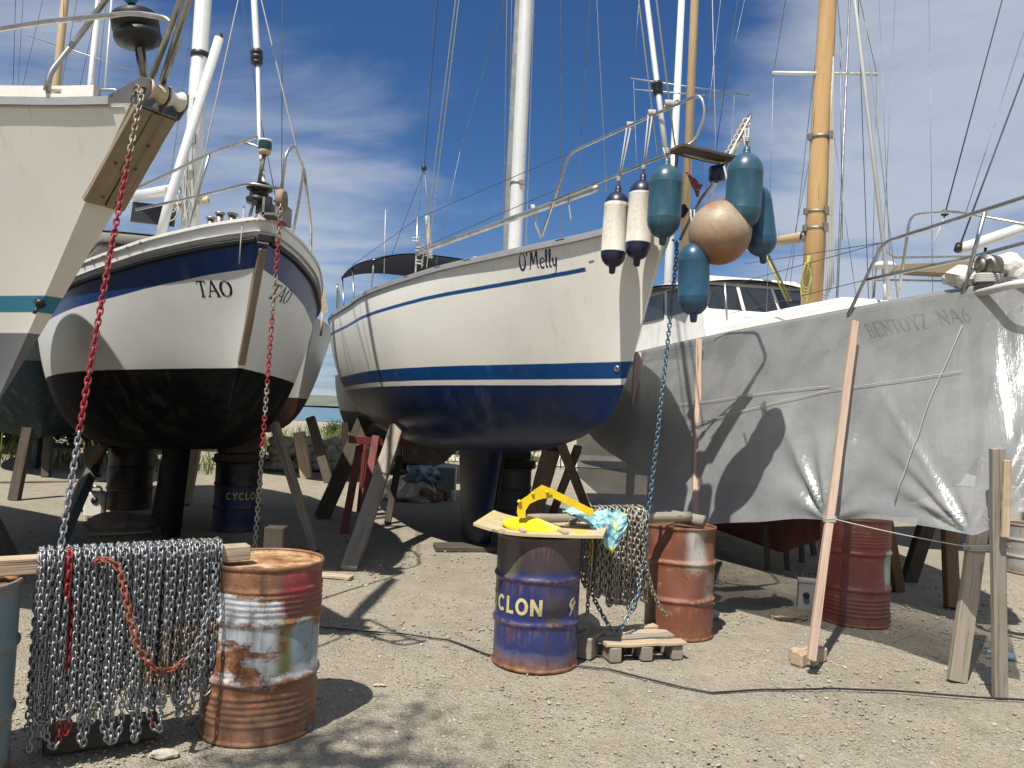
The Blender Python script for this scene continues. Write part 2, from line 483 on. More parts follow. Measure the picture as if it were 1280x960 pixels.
def hull_mat(name, base, bands, tilt=0.0, rough=.3, dirt=.5, stain=(.30, .24, .15), under=None, lowdirt=0.0):
    """bands: (source 'z' height over the ground or 'v' distance under the sheer, low, high, colour, roughness)"""
    t = NT(name); o = t.tc('Object'); x, y, z = t.sep(o)
    uvx, uvy, _ = t.sep(t.tc('UV'))
    n1 = t.noise(o, 1.2, 5, .6); streak = t.noise(t.map(o, (9, 9, .5)), 1.0, 5, .65); fine = t.noise(o, 40, 3, .6)
    wob = t.math('MULTIPLY', t.math('SUBTRACT', t.noise(o, 5, 2), .5), .006)
    zz = t.math('ADD', t.math('MULTIPLY_ADD', x, -tilt, z), wob) if tilt else t.math('ADD', z, wob)
    vv = t.math('ADD', uvy, wob)
    col = t.mix(t.ss(.35, .75, n1), base, tuple(c * .93 for c in base))
    rg = rough
    for bd in bands:
        src, lo, hi, c, r = bd[:5]
        f = t.band(zz if src == 'z' else vv, lo, hi)
        if len(bd) > 5: f = t.math('MULTIPLY', f, t.ss(bd[5] - .01, bd[5] + .01, x, 1, 0))
        cc = t.mix(t.ss(.3, .75, n1), c, tuple(q * .8 for q in c))
        col = t.mix(f, col, cc); rg = t.math('ADD', t.math('MULTIPLY', f, r), t.math('MULTIPLY', t.math('SUBTRACT', 1, f), rg))
    d = t.math('MULTIPLY', t.ss(.55, .82, streak), t.ss(.4, .7, n1))
    col = t.mix(t.math('MULTIPLY', d, dirt), col, t.mix(.5, stain, col, 'MULTIPLY') if False else stain)
    # run marks under the rail
    runs = t.math('MULTIPLY', t.ss(.60, .72, t.noise(t.map(o, (16, 16, .12)), 1.0, 2, .5)), t.ss(.0, .7, uvy, 1, 0))
    col = t.mix(t.math('MULTIPLY', runs, dirt * .55), col, stain)
    col = t.mix(t.math('MULTIPLY', t.ss(.62, .72, fine), dirt * .22), col, (.2, .17, .12))
    low = t.ss(1.6, 2.1, z, 1, 0)
    col = t.mix(t.math('MULTIPLY', t.math('MULTIPLY', t.ss(.48, .66, t.noise(t.map(o, (1, 1, 1), (4, 9, 2)), 3.2, 6, .7)), low), .16), col, (.16, .15, .13))
    chalk = t.ss(.55, .75, t.noise(t.map(o, (2.2, 2.2, .25), (1, 5, 0)), 1.0, 6, .65)); col = t.mix(t.math('MULTIPLY', chalk, .10), col, (.62, .60, .55))
    scf = t.ss(.69, .72, t.noise(t.map(o, (3, 3, 26), (7, 1, 3)), 1.0, 4, .6)); col = t.mix(t.math('MULTIPLY', scf, dirt * .5), col, (.22, .21, .2))
    nrm = t.bump(t.noise(o, 2.2, 2, .4), .12, .02)
    nrm = t.bump(t.noise(o, 60, 2, .5), .03, .002, nrm)
    sp = t.ss(.45, .55, rg, .5, .12)
    return t.done(t.bsdf(col, t.math('ADD', rg, t.math('MULTIPLY', n1, .15)), 0, nrm, **{'Specular IOR Level': sp}))

def paint_mat(name, col, rough=.4, var=.25, dirt=.3, metal=0.0, bump=.05, spots=(.14, .10, .07), scale=6, coat=0.0):
    t = NT(name); o = t.tc('Object')
    n = t.noise(o, scale, 6, .65); f = t.noise(o, scale * 9, 3, .6)
    c = t.mix(t.ss(.3, .75, n), col, tuple(q * (1 - var) for q in col))
    c = t.mix(t.math('MULTIPLY', t.ss(.58, .72, f), dirt), c, spots)
    c = t.mix(t.math('MULTIPLY', t.ss(.6, .78, t.noise(t.map(o, (12, 12, 1.2)), 1.5, 4)), dirt), c, spots)
    return t.done(t.bsdf(c, t.math('MULTIPLY_ADD', n, .25, rough - .1), metal, t.bump(f, bump, .004), coat=coat))

def metal_mat(name, col, rough=.3, rust=0.0, scale=20):
    t = NT(name); o = t.tc('Object'); lg = t.noise(o, 5, 4, .65); n = t.noise(o, scale, 5, .65); m = t.noise(o, scale * .35, 4, .6)
    c = t.mix(t.ss(.35, .7, n), col, tuple(q * .72 for q in col))
    c = t.mix(t.math('MULTIPLY', t.ss(.42, .68, lg), .45), c, tuple(q * .45 for q in col))
    rf = t.math('MULTIPLY', t.ss(.56, .7, m), rust, clamp=True)
    c = t.mix(rf, c, (.18, .075, .03))
    return t.done(t.bsdf(c, t.math('MULTIPLY_ADD', n, .25, rough), t.math('SUBTRACT', 1, rf, clamp=True), t.bump(n, .08, .003)))

def wood_mat(name, a, b, gray=0.5, dark=.5, rough=.8, stain=None):
    t = NT(name); u = t.tc('UV'); o = t.tc('Object')
    g = t.noise(t.map(u, (1.6, 55, 1)), 1.0, 6, .7, .6); g2 = t.noise(t.map(u, (.8, 12, 1)), 1.0, 4, .6, .4)
    big = t.noise(o, 2.4, 4, .6)
    c = t.mix(t.ss(.25, .75, g2), a, b)
    c = t.mix(t.math('MULTIPLY', t.ss(.35, .75, big), gray), c, (.30, .275, .24))
    c = t.mix(t.math('MULTIPLY', t.ss(.50, .72, g), dark), c, tuple(q * .3 for q in b))
    crack = t.ss(.64, .70, t.noise(t.map(u, (.9, 38, 1), (3, 7, 0)), 1.0, 3, .5))
    c = t.mix(t.math('MULTIPLY', crack, .75), c, (.03, .024, .018))
    kn = t.vor(t.map(u, (2.2, 9, 1)), 1.0); c = t.mix(t.ss(.02, .10, kn, .7, 0), c, (.06, .035, .02))
    if stain: c = t.mix(t.math('MULTIPLY', t.ss(.56, .64, t.noise(o, 3.5, 3)), .8), c, stain)
    h = t.math('SUBTRACT', g, t.math('MULTIPLY', crack, .6))
    return t.done(t.bsdf(c, rough, 0, t.bump(h, .5, .006), spec=.25))

def drum_mat(name, layers, rust=.5, low_rust=.3, rough=.45, scale=1.0, grime=.4, seed=0.0):
    """layers: list of (mask builder(t, z, ang, wob, n) or None, colour)"""
    t = NT(name); o = t.tc('Object'); x, y, z = t.sep(o); ang = t.math('ARCTAN2', y, x)
    p = t.map(o, (1, 1, 1), (seed, seed * 1.7, 0))
    n = t.noise(p, 4.5, 7, .7); big = t.noise(p, 2.2, 4, .6); fine = t.noise(p, 26, 5, .7); vert = t.noise(t.map(p, (10, 10, .9)), 1, 5, .65)
    hor = t.noise(t.map(p, (2.0, 2.0, 14)), 1, 5, .65)
    wob = t.math('MULTIPLY', t.math('SUBTRACT', t.math('MULTIPLY_ADD', fine, .35, t.math('MULTIPLY', n, .65)), .5), .26)
    col = None
    for mk, c in layers:
        cc = t.mix(t.ss(.3, .75, big), c, tuple(q * .75 for q in c))
        col = cc if col is None else t.mix(mk(t, t.math('ADD', z, wob), ang, wob, n), col, cc)
    rc = t.ramp(fine, [(.25, (.05, .02, .012)), (.45, (.16, .065, .028)), (.6, (.30, .13, .045)), (.8, (.42, .24, .11))])
    rf = t.math('ADD', t.math('MULTIPLY', n, .55), t.math('MULTIPLY', hor, .45))
    thr = .72 - .34 * rust
    rm = t.ss(thr, thr + .07, rf)
    rl = t.math('MULTIPLY', t.ss(0, .16, t.math('ADD', z, t.math('MULTIPLY', wob, 1.2)), 1, 0), low_rust)
    rt = t.math('MULTIPLY', t.ss(.79, .87, t.math('ADD', z, wob)), .7 * rust)
    hoop = t.math('MAXIMUM', t.band(z, .285, .325, .012), t.band(z, .575, .615, .012))
    rm = t.math('MAXIMUM', rm, t.math('MULTIPLY', t.math('MULTIPLY', hoop, t.ss(.4, .62, fine)), min(1, rust * 1.6)))
    vs_ = t.ss(.52, .64, t.noise(t.map(p, (26, 26, 1.4), (2, 7, 0)), 1, 4, .6)); dz = t.math('MAXIMUM', t.math('MAXIMUM', t.band(z, .50, .575, .05), t.band(z, .20, .285, .05)), t.band(z, .74, .86, .06))
    rm = t.math('MAXIMUM', rm, t.math('MULTIPLY', t.math('MULTIPLY', vs_, dz), min(.85, rust * 1.7)))
    rm = t.math('MAXIMUM', t.math('MAXIMUM', rm, rl), rt)
    col = t.mix(rm, col, rc)
    col = t.mix(t.math('MULTIPLY', t.ss(.60, .72, vert), grime), col, (.04, .03, .022))
    scr = t.ss(.70, .73, t.noise(t.map(p, (22, 22, 6), (5, 2, 1)), 1, 3, .6))
    col = t.mix(t.math('MULTIPLY', scr, grime), col, (.05, .03, .02))
    dust = t.math('MULTIPLY', t.ss(.45, .75, big), .18); col = t.mix(dust, col, (.36, .31, .24))
    rr = t.math('MULTIPLY_ADD', rm, .4, t.math('MULTIPLY_ADD', n, .2, rough - .1))
    nrm = t.bump(t.math('MULTIPLY', fine, rm), .35, .006); nrm = t.bump(t.noise(p, 5, 3), .25, .02, nrm)
    return t.done(t.bsdf(col, rr, 0, nrm))

def plain(name, col, rough=.5, metal=0.0, spec=.5):
    t = NT(name); o = t.tc('Object'); n = t.noise(o, 9, 4, .6)
    c = t.mix(n, tuple(q * .82 for q in col), tuple(min(1, q * 1.12) for q in col))
    return t.done(t.bsdf(c, rough, metal, t.bump(t.noise(o, 45, 2), .06, .003), spec=spec))

def rope_mat(name, col):
    t = NT(name); u = t.tc('UV'); w = t.wave(t.map(u, (60, 60, 1), rot=(0, 0, .7)), 1.0, .6, 1)
    c = t.mix(w, tuple(q * .55 for q in col), col)
    return t.done(t.bsdf(c, .9, 0, t.bump(w, .5, .004), spec=.2))

M = {}
WHITE, CREAM = (.80, .80, .78), (.70, .67, .58)
M['steel'] = metal_mat('stainless_tube', (.50, .49, .46), .22, .35, 14)
M['steel_dull'] = metal_mat('dull_steel', (.30, .28, .25), .42, .7, 18)
M['galv'] = metal_mat('galvanised_chain', (.36, .37, .385), .42, .10, 60)
M['galv_rust'] = metal_mat('rusty_galvanised_chain', (.36, .32, .27), .5, .9, 40)
M['chain_tan'] = metal_mat('dull_brown_chain', (.42, .385, .33), .5, .30, 40)
M['chain_blue'] = metal_mat('bluish_chain', (.17, .25, .31), .42, .15, 40)
M['chain_red'] = paint_mat('red_painted_chain', (.30, .022, .03), .4, .35, .25)
M['chain_rust'] = paint_mat('brown_red_chain', (.26, .07, .04), .6, .4, .3)
M['chain_yellow'] = paint_mat('yellow_painted_chain', (.50, .36, .05), .5, .4, .3)
M['alu'] = paint_mat('white_mast', (.62, .62, .60), .35, .12, .25, metal=.15, scale=3)
M['alu_gray'] = metal_mat('grey_spar', (.42, .42, .41), .4, 0, 8)
M['mast_wood'] = wood_mat('varnished_mast', (.50, .33, .155), (.42, .26, .11), .10, .25, .4)
M['mast_tan'] = wood_mat('tan_mast', (.46, .34, .20), (.40, .28, .15), .1, .15, .4)
M['wire'] = metal_mat('rigging_wire', (.26, .27, .29), .4, 0, 10)
M['wire_dark'] = plain('dark_rigging', (.03, .032, .04), .6)
M['rope'] = rope_mat('white_rope', (.62, .60, .54))
M['rope_tan'] = rope_mat('tan_rope', (.42, .33, .2))
M['rope_yellow'] = rope_mat('yellow_rope', (.55, .5, .16))
M['rope_red'] = rope_mat('red_flecked_rope', (.45, .16, .18))
M['deck'] = paint_mat('white_deck', (.72, .71, .67), .5, .1, .3, scale=3)
M['toerail'] = paint_mat('grey_toe_rail', (.42, .42, .40), .4, .15, .3, metal=.5)
M['rub'] = paint_mat('black_rubber_rail', (.012, .012, .014), .5, .2, .2)
M['black'] = plain('black_plastic', (.012, .012, .013), .45)
M['navy'] = plain('navy_plastic', (.010, .016, .055), .35)
M['canvas_navy'] = paint_mat('dark_navy_canvas', (.012, .016, .032), .85, .3, .3, spots=(.06, .06, .07))
M['glass'] = plain('dark_window_glass', (.02, .024, .03), .06)
M['ink'] = plain('black_lettering', (.012, .012, .014), .5)
M['ink_navy'] = plain('navy_lettering', (.014, .02, .08), .5)
M['ink_grey'] = plain('faded_grey_lettering', (.05, .05, .055), .6)
M['ink_yellow'] = paint_mat('faded_yellow_lettering', (.55, .46, .22), .6, .25, .55, spots=(.05, .04, .06))
M['yellow'] = paint_mat('yellow_anchor_paint', (.70, .50, .006), .45, .16, .38, scale=9, spots=(.28, .15, .02))
M['teal_sail'] = plain('teal_sail_cover', (.02, .16, .24), .8)
M['white_plastic'] = paint_mat('white_plastic', (.70, .68, .62), .45, .12, .35)
M['ivory'] = paint_mat('ivory_roller', (.55, .45, .29), .45, .2, .4)
M['wood_gray'] = wood_mat('weathered_grey_wood', (.30, .255, .20), (.215, .18, .14), .6, .8)
M['wood_fresh'] = wood_mat('pale_sawn_wood', (.50, .40, .275), (.38, .28, .18), .45, .7)
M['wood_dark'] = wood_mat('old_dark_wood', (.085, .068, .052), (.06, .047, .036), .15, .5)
M['wood_pink'] = wood_mat('pinkish_batten', (.47, .34, .26), (.37, .26, .195), .3, .65)
M['wood_red'] = wood_mat('grey_wood_with_red_paint', (.32, .27, .215), (.235, .195, .15), .6, .8, stain=(.30, .13, .09))
M['wood_teal'] = wood_mat('wood_with_old_teal_paint', (.10, .11, .10), (.075, .08, .075), .2, .4, stain=(.05, .10, .11))
M['wood_brown'] = wood_mat('brown_timber', (.20, .12, .06), (.15, .085, .04), .15, .4)
M['stem_wood'] = wood_mat('stained_stem_plate', (.27, .215, .145), (.21, .16, .105), .15, .35, .6)
M['red_steel'] = paint_mat('dark_red_painted_steel', (.16, .022, .018), .55, .35, .5)
M['concrete'] = paint_mat('concrete', (.40, .38, .35), .9, .2, .35, bump=.4, scale=8)
M['stone'] = paint_mat('pale_stone', (.44, .40, .33), .9, .3, .3, bump=.5, scale=7)
M['rock_brown'] = paint_mat('brown_rock', (.28, .21, .15), .9, .35, .4, bump=.5, scale=6)
M['rust'] = paint_mat('bare_rust', (.16, .07, .035), .85, .45, .5, bump=.4, scale=9)

def fender_mat(name, body, ends=None, lo=0, hi=0, fade=None, stain=(.30, .19, .09), amt=.5):
    t = NT(name); o = t.tc('Object'); x, y, z = t.sep(o)
    n = t.noise(o, 7, 5, .65); v = t.noise(t.map(o, (14, 14, 2)), 1, 5, .7); f = t.noise(o, 60, 3, .6)
    c = t.mix(t.ss(.3, .7, n), body, fade or tuple(q * .85 for q in body))
    c = t.mix(t.math('MULTIPLY', t.ss(.48, .72, v), amt), c, stain)
    c = t.mix(t.math('MULTIPLY', t.ss(.58, .68, f), amt * .5), c, tuple(q * .5 for q in stain))
    if ends:
        m = t.math('MAXIMUM', t.ss(lo - .004, lo + .004, z, 1, 0), t.ss(hi - .004, hi + .004, z)); c = t.mix(m, c, ends)
    return t.done(t.bsdf(c, t.math('MULTIPLY_ADD', n, .25, .25), 0, t.bump(n, .1, .01)))
M['fender_white'] = fender_mat('scuffed_white_fender', (.70, .66, .58), (.012, .014, .045), -.19, .215, (.62, .56, .45), amt=.6)
M['fender_teal'] = fender_mat('sun_bleached_teal_fender', (.016, .062, .095), None, fade=(.026, .082, .115), stain=(.08, .125, .14), amt=.5)
M['fender_blue'] = fender_mat('deep_blue_fender', (.014, .058, .110), None, fade=(.024, .08, .13), stain=(.01, .05, .09), amt=.4)

def ball_mat():
    t = NT('bleached_orange_buoy'); o = t.tc('Object'); x, y, z = t.sep(o)
    n = t.noise(o, 6, 6, .7); f = t.noise(o, 30, 4, .65)
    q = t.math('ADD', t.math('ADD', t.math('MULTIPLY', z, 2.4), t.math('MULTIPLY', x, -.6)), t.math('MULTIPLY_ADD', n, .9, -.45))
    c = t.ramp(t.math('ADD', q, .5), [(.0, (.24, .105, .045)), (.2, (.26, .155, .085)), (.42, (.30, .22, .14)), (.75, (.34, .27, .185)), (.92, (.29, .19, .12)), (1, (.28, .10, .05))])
    c = t.mix(t.math('MULTIPLY', t.ss(.5, .72, f), .5), c, (.22, .12, .06))
    return t.done(t.bsdf(c, .5, 0, t.bump(f, .15, .01)))
M['ball'] = ball_mat()

def ground_mat():
    t = NT('gravel_ground'); o = t.tc('Object')
    big = t.noise(o, .45, 5, .6); mid = t.noise(o, 2.6, 6, .65); fine = t.noise(o, 55, 4, .7); grit = t.vor(o, 62); grit2 = t.vor(t.map(o, 1.0, (3, 3, 0)), 150)
    gc = t.vor(o, 70, out='Color'); g1, g2, g3 = t.sep(gc)
    c = t.mix(t.ss(.3, .7, mid), (.33, .285, .215), (.40, .355, .28))
    st = t.ss(.60, .72, t.noise(t.map(o, 1.0, (12, 3, 0)), .8, 5, .6)); c = t.mix(t.math('MULTIPLY', st, .30), c, (.15, .125, .095))
    rut = t.noise(t.map(o, (3.2, .35, 1), (2, 2, 0), (0, 0, .5)), 1.0, 3, .5); c = t.mix(t.math('MULTIPLY', t.ss(.52, .66, rut), .22), c, (.22, .185, .14))
    c = t.mix(t.math('MULTIPLY', t.ss(.42, .68, big), .45), c, (.25, .21, .15))
    s1, s2, s3 = t.sep(t.vor(t.map(o, 1.0, (1, 2, 0)), 150, out='Color')); b1, b2, b3 = t.sep(t.vor(t.map(o, 1.0, (6, 2, 0)), 28, out='Color'))
    c = t.mix(t.math('MULTIPLY', t.ss(.72, .97, b1), t.ss(.42, .58, t.noise(t.map(o, 1.0, (3, 3, 9)), .35, 3), .12, .5)), c, t.mix(b2, (.13, .115, .085), (.47, .43, .35)))
    c = t.mix(t.math('MULTIPLY', t.ss(.3, .95, s1), .42), c, t.mix(s2, (.12, .105, .075), (.48, .43, .34)))
    c = t.mix(t.math('MULTIPLY', t.ss(.25, .95, g1), .40), c, t.mix(g2, (.15, .13, .10), (.46, .42, .34)))
    c = t.mix(t.math('MULTIPLY', t.ss(.52, .72, fine), .45), c, (.12, .10, .075))
    c = t.mix(t.math('MULTIPLY', t.ss(.58, .70, t.noise(t.map(o, 1.0, (9, 4, 0)), 1.1, 5, .6)), .4), c, (.42, .37, .27))
    pale = t.ss(.66, .70, t.noise(t.map(o, 1.0, (2, 8, 0)), 7, 3, .6)); c = t.mix(t.math('MULTIPLY', pale, .4), c, (.46, .42, .33))
    h = t.math('ADD', t.math('MULTIPLY', grit, -.55), t.math('MULTIPLY', fine, .6)); h = t.math('ADD', h, t.math('MULTIPLY', grit2, -.25))
    nrm = t.bump(h, 1.0, .022); nrm = t.bump(t.math('ADD', mid, rut), .6, .07, nrm)
    return t.done(t.bsdf(c, .95, 0, nrm, spec=.15))
M['ground'] = ground_mat()
def tarp_mat():
    t = NT('translucent_plastic_sheet'); o = t.tc('Object'); u = t.tc('UV')
    n = t.noise(o, 2.2, 5, .6); f = t.noise(t.map(o, (3, 3, 14)), 1, 5, .65); wr = t.noise(o, 9, 5, .6, .8)
    col = t.mix(t.ss(.3, .7, n), (.355, .365, .37), (.29, .298, .30))
    h = t.math('ADD', t.math('MULTIPLY', wr, .5), t.math('MULTIPLY', t.noise(t.map(u, (14, 1.2, 1)), 1, 4, .6), .35))
    nrm = t.bump(h, .45, .03)
    g = t.bsdf(col, .22, 0, nrm, spec=.7)
    tl = t.n('BsdfTranslucent'); t.put(tl.inputs[0], (.5, .5, .48)); t.put(tl.inputs['Normal'], nrm)
    tr = t.n('BsdfTransparent'); t.put(tr.inputs[0], (.93, .93, .92))
    a = t.n('MixShader'); a.inputs[0].default_value = .26; t.put(a.inputs[1], g); t.put(a.inputs[2], tl.outputs[0])
    b = t.n('MixShader'); tv = t.sep(u)[1]; t.put(b.inputs[0], t.math('MULTIPLY', t.ss(.3, .75, n, .42, .60), t.ss(.35, 1.2, tv, 1, .45))); t.put(b.inputs[1], a.outputs[0]); t.put(b.inputs[2], tr.outputs[0])
    return t.done(b.outputs[0])
M['tarp'] = tarp_mat()
def leaf_mat(name, a, b, trans=.35):
    t = NT(name); o = t.tc('Object'); n = t.noise(o, 1.3, 3, .6); f = t.noise(o, 14, 2)
    c = t.mix(n, a, b); c = t.mix(t.math('MULTIPLY', f, .4), c, tuple(q * .5 for q in a))
    d = t.bsdf(c, .65, 0, None, spec=.25); tl = t.n('BsdfTranslucent'); t.put(tl.inputs[0], t.mix(.4, c, (.25, .35, .06)))
    m = t.n('MixShader'); m.inputs[0].default_value = trans; t.put(m.inputs[1], d); t.put(m.inputs[2], tl.outputs[0])
    return t.done(m.outputs[0])
M['grass'] = leaf_mat('meadow_grass', (.10, .13, .028), (.20, .20, .06))
M['leaf'] = leaf_mat('dark_leaves', (.035, .06, .018), (.07, .10, .03), .2)
M['bark'] = wood_mat('bark', (.13, .10, .07), (.09, .07, .05), .3, .5)
# ------------------------------------------------------------------ helpers for boats
def XP(F, px, py, lx):
    """point of the sight line through a photo pixel at the boat's own cross-section x = lx"""
    r = ray(px, py); inv = F.inverted(); o = inv @ CAM; d = inv.to_3x3() @ r
    return CAM + r * ((lx - o.x) / d.x)
def YP(F, px, py, ly):
    r = ray(px, py); inv = F.inverted(); o = inv @ CAM; d = inv.to_3x3() @ r
    return CAM + r * ((ly - o.y) / d.y)
def hull_find(H, F, px, py, side):
    best = None
    s0, s1, t0, t1 = 0, 1, 0, 1
    for it in range(5):
        for i in range(21):
            for j in range(21):
                s, t = s0 + (s1 - s0) * i / 20, t0 + (t1 - t0) * j / 20
                q = proj(F @ H.pt(s, t, side)); e = (q[0] - px) ** 2 + (q[1] - py) ** 2
                if best is None or e < best[0]: best = (e, s, t)
        ds, dt = (s1 - s0) / 8, (t1 - t0) / 8
        s0, s1, t0, t1 = max(0, best[1] - ds), min(1, best[1] + ds), max(0, best[2] - dt), min(1, best[2] + dt)
    return H.pt(best[1], best[2], side), best[1], best[2]
def at_depth(H, s, v, side):
    zs = crv(H.zs, s); lo, hi = 0, 1
    for _ in range(24):
        m = (lo + hi) / 2
        if zs - H.pt(s, m, side).z < v: lo = m
        else: hi = m
    return H.pt(s, lo, side)
def hull_mesh(H, nu=120, nv=64):
    mb = MB()
    sv = [(i / nu) ** 1.25 for i in range(nu + 1)]
    for side in (-1, 1):
        fn = lambda a, b: H.pt(sv[round(a * nu)], b, side)
        def uvf(a, b):
            s = sv[round(a * nu)]; p = H.pt(s, b, side); return (p.x, crv(H.zs, s) - p.z)
        mb.grid(fn, nu, nv, 0, True, uvf)
    for s in (0, 1):
        vs, uvs, fs = [], [], []
        for j in range(nv + 1):
            for side in (-1, 1):
                p = H.pt(s, j / nv, side); vs.append(p); uvs.append((p.x, crv(H.zs, s) - p.z))
        fs = [(2 * j, 2 * j + 1, 2 * j + 3, 2 * j + 2) for j in range(nv)]
        mb.add(vs, fs, 0, False, uvs)
    return mb
def deck_mesh(H, drop=.02, camber=.06, nu=40, s0=0.004, inset=.0):
    mb = MB()
    def fn(a, b):
        s = s0 + (.998 - s0) * a; p = H.pt(s, 0, 1); y = p.y * (2 * b - 1) * (1 - inset)
        return Vector((p.x, y, p.z - drop + camber * (1 - (2 * b - 1) ** 2) * min(1, p.y)))
    return mb.grid(fn, nu, 10, 0, True)
def rail(mb, path, side, prof, mat=0):
    """sweep a small closed profile (out, up) along a side's path of local points"""
    vs, fs = [], []; n = len(path); m = len(prof)
    for i in range(n):
        a, b = path[max(0, i - 1)], path[min(n - 1, i + 1)]
        t = (b - a); o = Vector((-t.y, t.x, 0)).normalized()
        if o.y * side < 0: o = -o
        for u, w in prof: vs.append(path[i] + o * u + Vector((0, 0, w)))
    for i in range(n - 1):
        for j in range(m):
            fs.append((i * m + j, i * m + (j + 1) % m, (i + 1) * m + (j + 1) % m, (i + 1) * m + j))
    fs.append(tuple(range(m))); fs.append(tuple(range((n - 1) * m, n * m)))
    return mb.add(vs, fs, mat, False)
def spath(H, side, s0, s1, n=40, v=0.0):
    return [(H.pt(s0 + (s1 - s0) * (i / n) ** 1.2, 0, side) if v == 0 else at_depth(H, s0 + (s1 - s0) * (i / n) ** 1.2, v, side)) for i in range(n + 1)]
def fin(mb, x0, x1, x2, x3, zt, zb, th, mat=0):
    """keel: leading edge x0(top) x1(bottom), trailing edge x2(top) x3(bottom)"""
    n = 12
    def fn(a, b):
        xa = x0 + (x1 - x0) * b; xb = x2 + (x3 - x2) * b
        ang = a * 2 * PI; c = (1 - math.cos(ang)) / 2
        y = th * math.sin(ang) * (1 - .35 * c) * (1 - .25 * b)
        return Vector((xa + (xb - xa) * c, y, zt + (zb - zt) * b))
    mb.grid(fn, 24, 6, mat, True)
    return mb.add([Vector((x1, 0, zb)), Vector(((x1 + x3) / 2, th * .7, zb)), Vector((x3, 0, zb)), Vector(((x1 + x3) / 2, -th * .7, zb))], [(0, 1, 2, 3)], mat, False)
def tubepart(root, name, pts, r, mat, n=8, space='world', rad=.08):
    return MB().tube(round_path(pts, rad), r, n).build(name, mat, root, space)
def wirepart(root, name, a, b, r=.004, mat=None, n=5):
    return MB().tube([a, b], r, n).build(name, mat or M['wire'], root)
def hull_text(root, H, side, p0, text, font, height, mat, slant=0, spacing=0, wscale=1, rot=0.0, name='lettering'):
    sg = 1 if side < 0 else -1
    cr, sr = math.cos(rot), math.sin(rot)
    def place(u, v, n):
        uu, vv = u * cr - v * sr, u * sr + v * cr
        p, nr = H.solve(p0.x + sg * uu, p0.z + vv, side); return p + nr * (n + .0006)
    return lettering(text, font, place, height, slant, spacing, wscale).build(name, mat, root, 'local')

# ------------------------------------------------------------------ A: cream boat cut by the left edge
TA = thing('sailboat', 'cream sailboat with teal stripe and wooden stem plate, cut off by the left edge', 'sailboat', F_A, 'sailboats propped up ashore')
m_hA = hull_mat('cream_hull', (.655, .635, .575), [('z', 2.20, 2.30, (.012, .16, .24), .35), ('z', -5, 2.075, (.155, .165, .17), .75), ('v', 0, .015, (.6, .6, .57), .4)], rough=.38, dirt=.35)
m_af = plain('grey_bottom_paint', (.155, .165, .17), .8); m_afk = plain('black_bottom_paint', (.006, .006, .007), .8, 0, .2); m_afb = plain('navy_bottom_paint', (.003, .012, .045), .4)
hull_mesh(H_A).build('hull', m_hA, TA, 'local')
deck_mesh(H_A).build('deck', M['deck'], TA, 'local')
mb = MB()
for sd in (-1, 1):
    rail(mb, spath(H_A, sd, .012, .99), sd, [(-.03, -.01), (.018, -.01), (.018, .035), (-.03, .035)])
mb.build('gunwale_strip', M['toerail'], TA, 'local')
def bulwark(sd):
    """slotted white toe rail: upright sheet with oval slots"""
    mb = MB(); s0, s1, n = .021, .6, 60
    for k in range(n):
        sa, sb = s0 + (s1 - s0) * k / n, s0 + (s1 - s0) * (k + 1) / n
        slot = k % 5 == 2 and k < 40
        for (za, zb) in (((.036, .055), (.082, .10)) if slot else ((.036, .10),)):
            q = []
            for s in (sa, sb):
                p = H_A.pt(s, 0, sd); t = H_A.pt(s + .002, 0, sd) - p; o = Vector((-t.y, t.x, 0)).normalized()
                if o.y * sd < 0: o = -o
                q.append((p, o))
            vs = [q[i][0] + q[i][1] * u + Vector((0, 0, z)) for i in (0, 1) for u in (.016, -.022) for z in (za, zb)]
            mb.add(vs, [(0, 1, 5, 4), (2, 3, 7, 6), (1, 3, 7, 5), (0, 2, 6, 4), (0, 1, 3, 2), (4, 5, 7, 6)], 0, False)
    return mb
mb = bulwark(-1); mb2 = bulwark(1)
mb.build('toe_rail', M['white_plastic'], TA, 'local'); mb2.build('toe_rail', M['white_plastic'], TA, 'local')
# stem plate: two boards either side of a slot, bolted to the flat stem
mb = MB()
sp0, sp1 = H_A.pt(0, 0, 1), H_A.pt(0, .27, 1)
sp0 = Vector((sp0.x + .02, 0, sp0.z)); sp1 = Vector((sp1.x, 0, sp1.z)); sdir = (sp1 - sp0).normalized(); sn = Vector((-sdir.z, 0, sdir.x))
if sn.x < 0: sn = -sn
for yy in (-.062, .062):
    mb.plank(sp0 + sn * .02 + Vector((0, yy, 0)), sp1 + sn * .02 + Vector((0, yy, 0)), .118, .034, up=sn, ch=.004, seg=8)
mb.plank(sp0 + sn * .044 + Vector((0, .0, 0)), sp0.lerp(sp1, .62) + sn * .044, .05, .012, up=sn, ch=.003, seg=6)
spl = mb.build('stem_plate', M['stem_wood'], TA, 'local')
mb = MB()
for f, yy in ((.30, -.05), (.30, .05), (.55, -.07), (.9, -.04), (.92, .05), (.55, .05)):
    c = sp0.lerp(sp1, f) + Vector((0, yy, 0)) + sn * .037
    mb = MB(); mb.tube([c, c + sn * .007], .009, 8); mb.build('bolt', M['rust'], spl, 'local')
c = H_A.pt(0, .60, 1); c = Vector((c.x, -.06, c.z)); mb = MB(); mb.tube([c - sn * .02, c + sn * .022], .028, 12); mb.tube([c + sn * .02 + Vector((0, -.02, -.02)), c + sn * .02 + Vector((0, -.035, -.055))], .012, 8)
mb.build('drain_fitting', M['black'], TA, 'local')
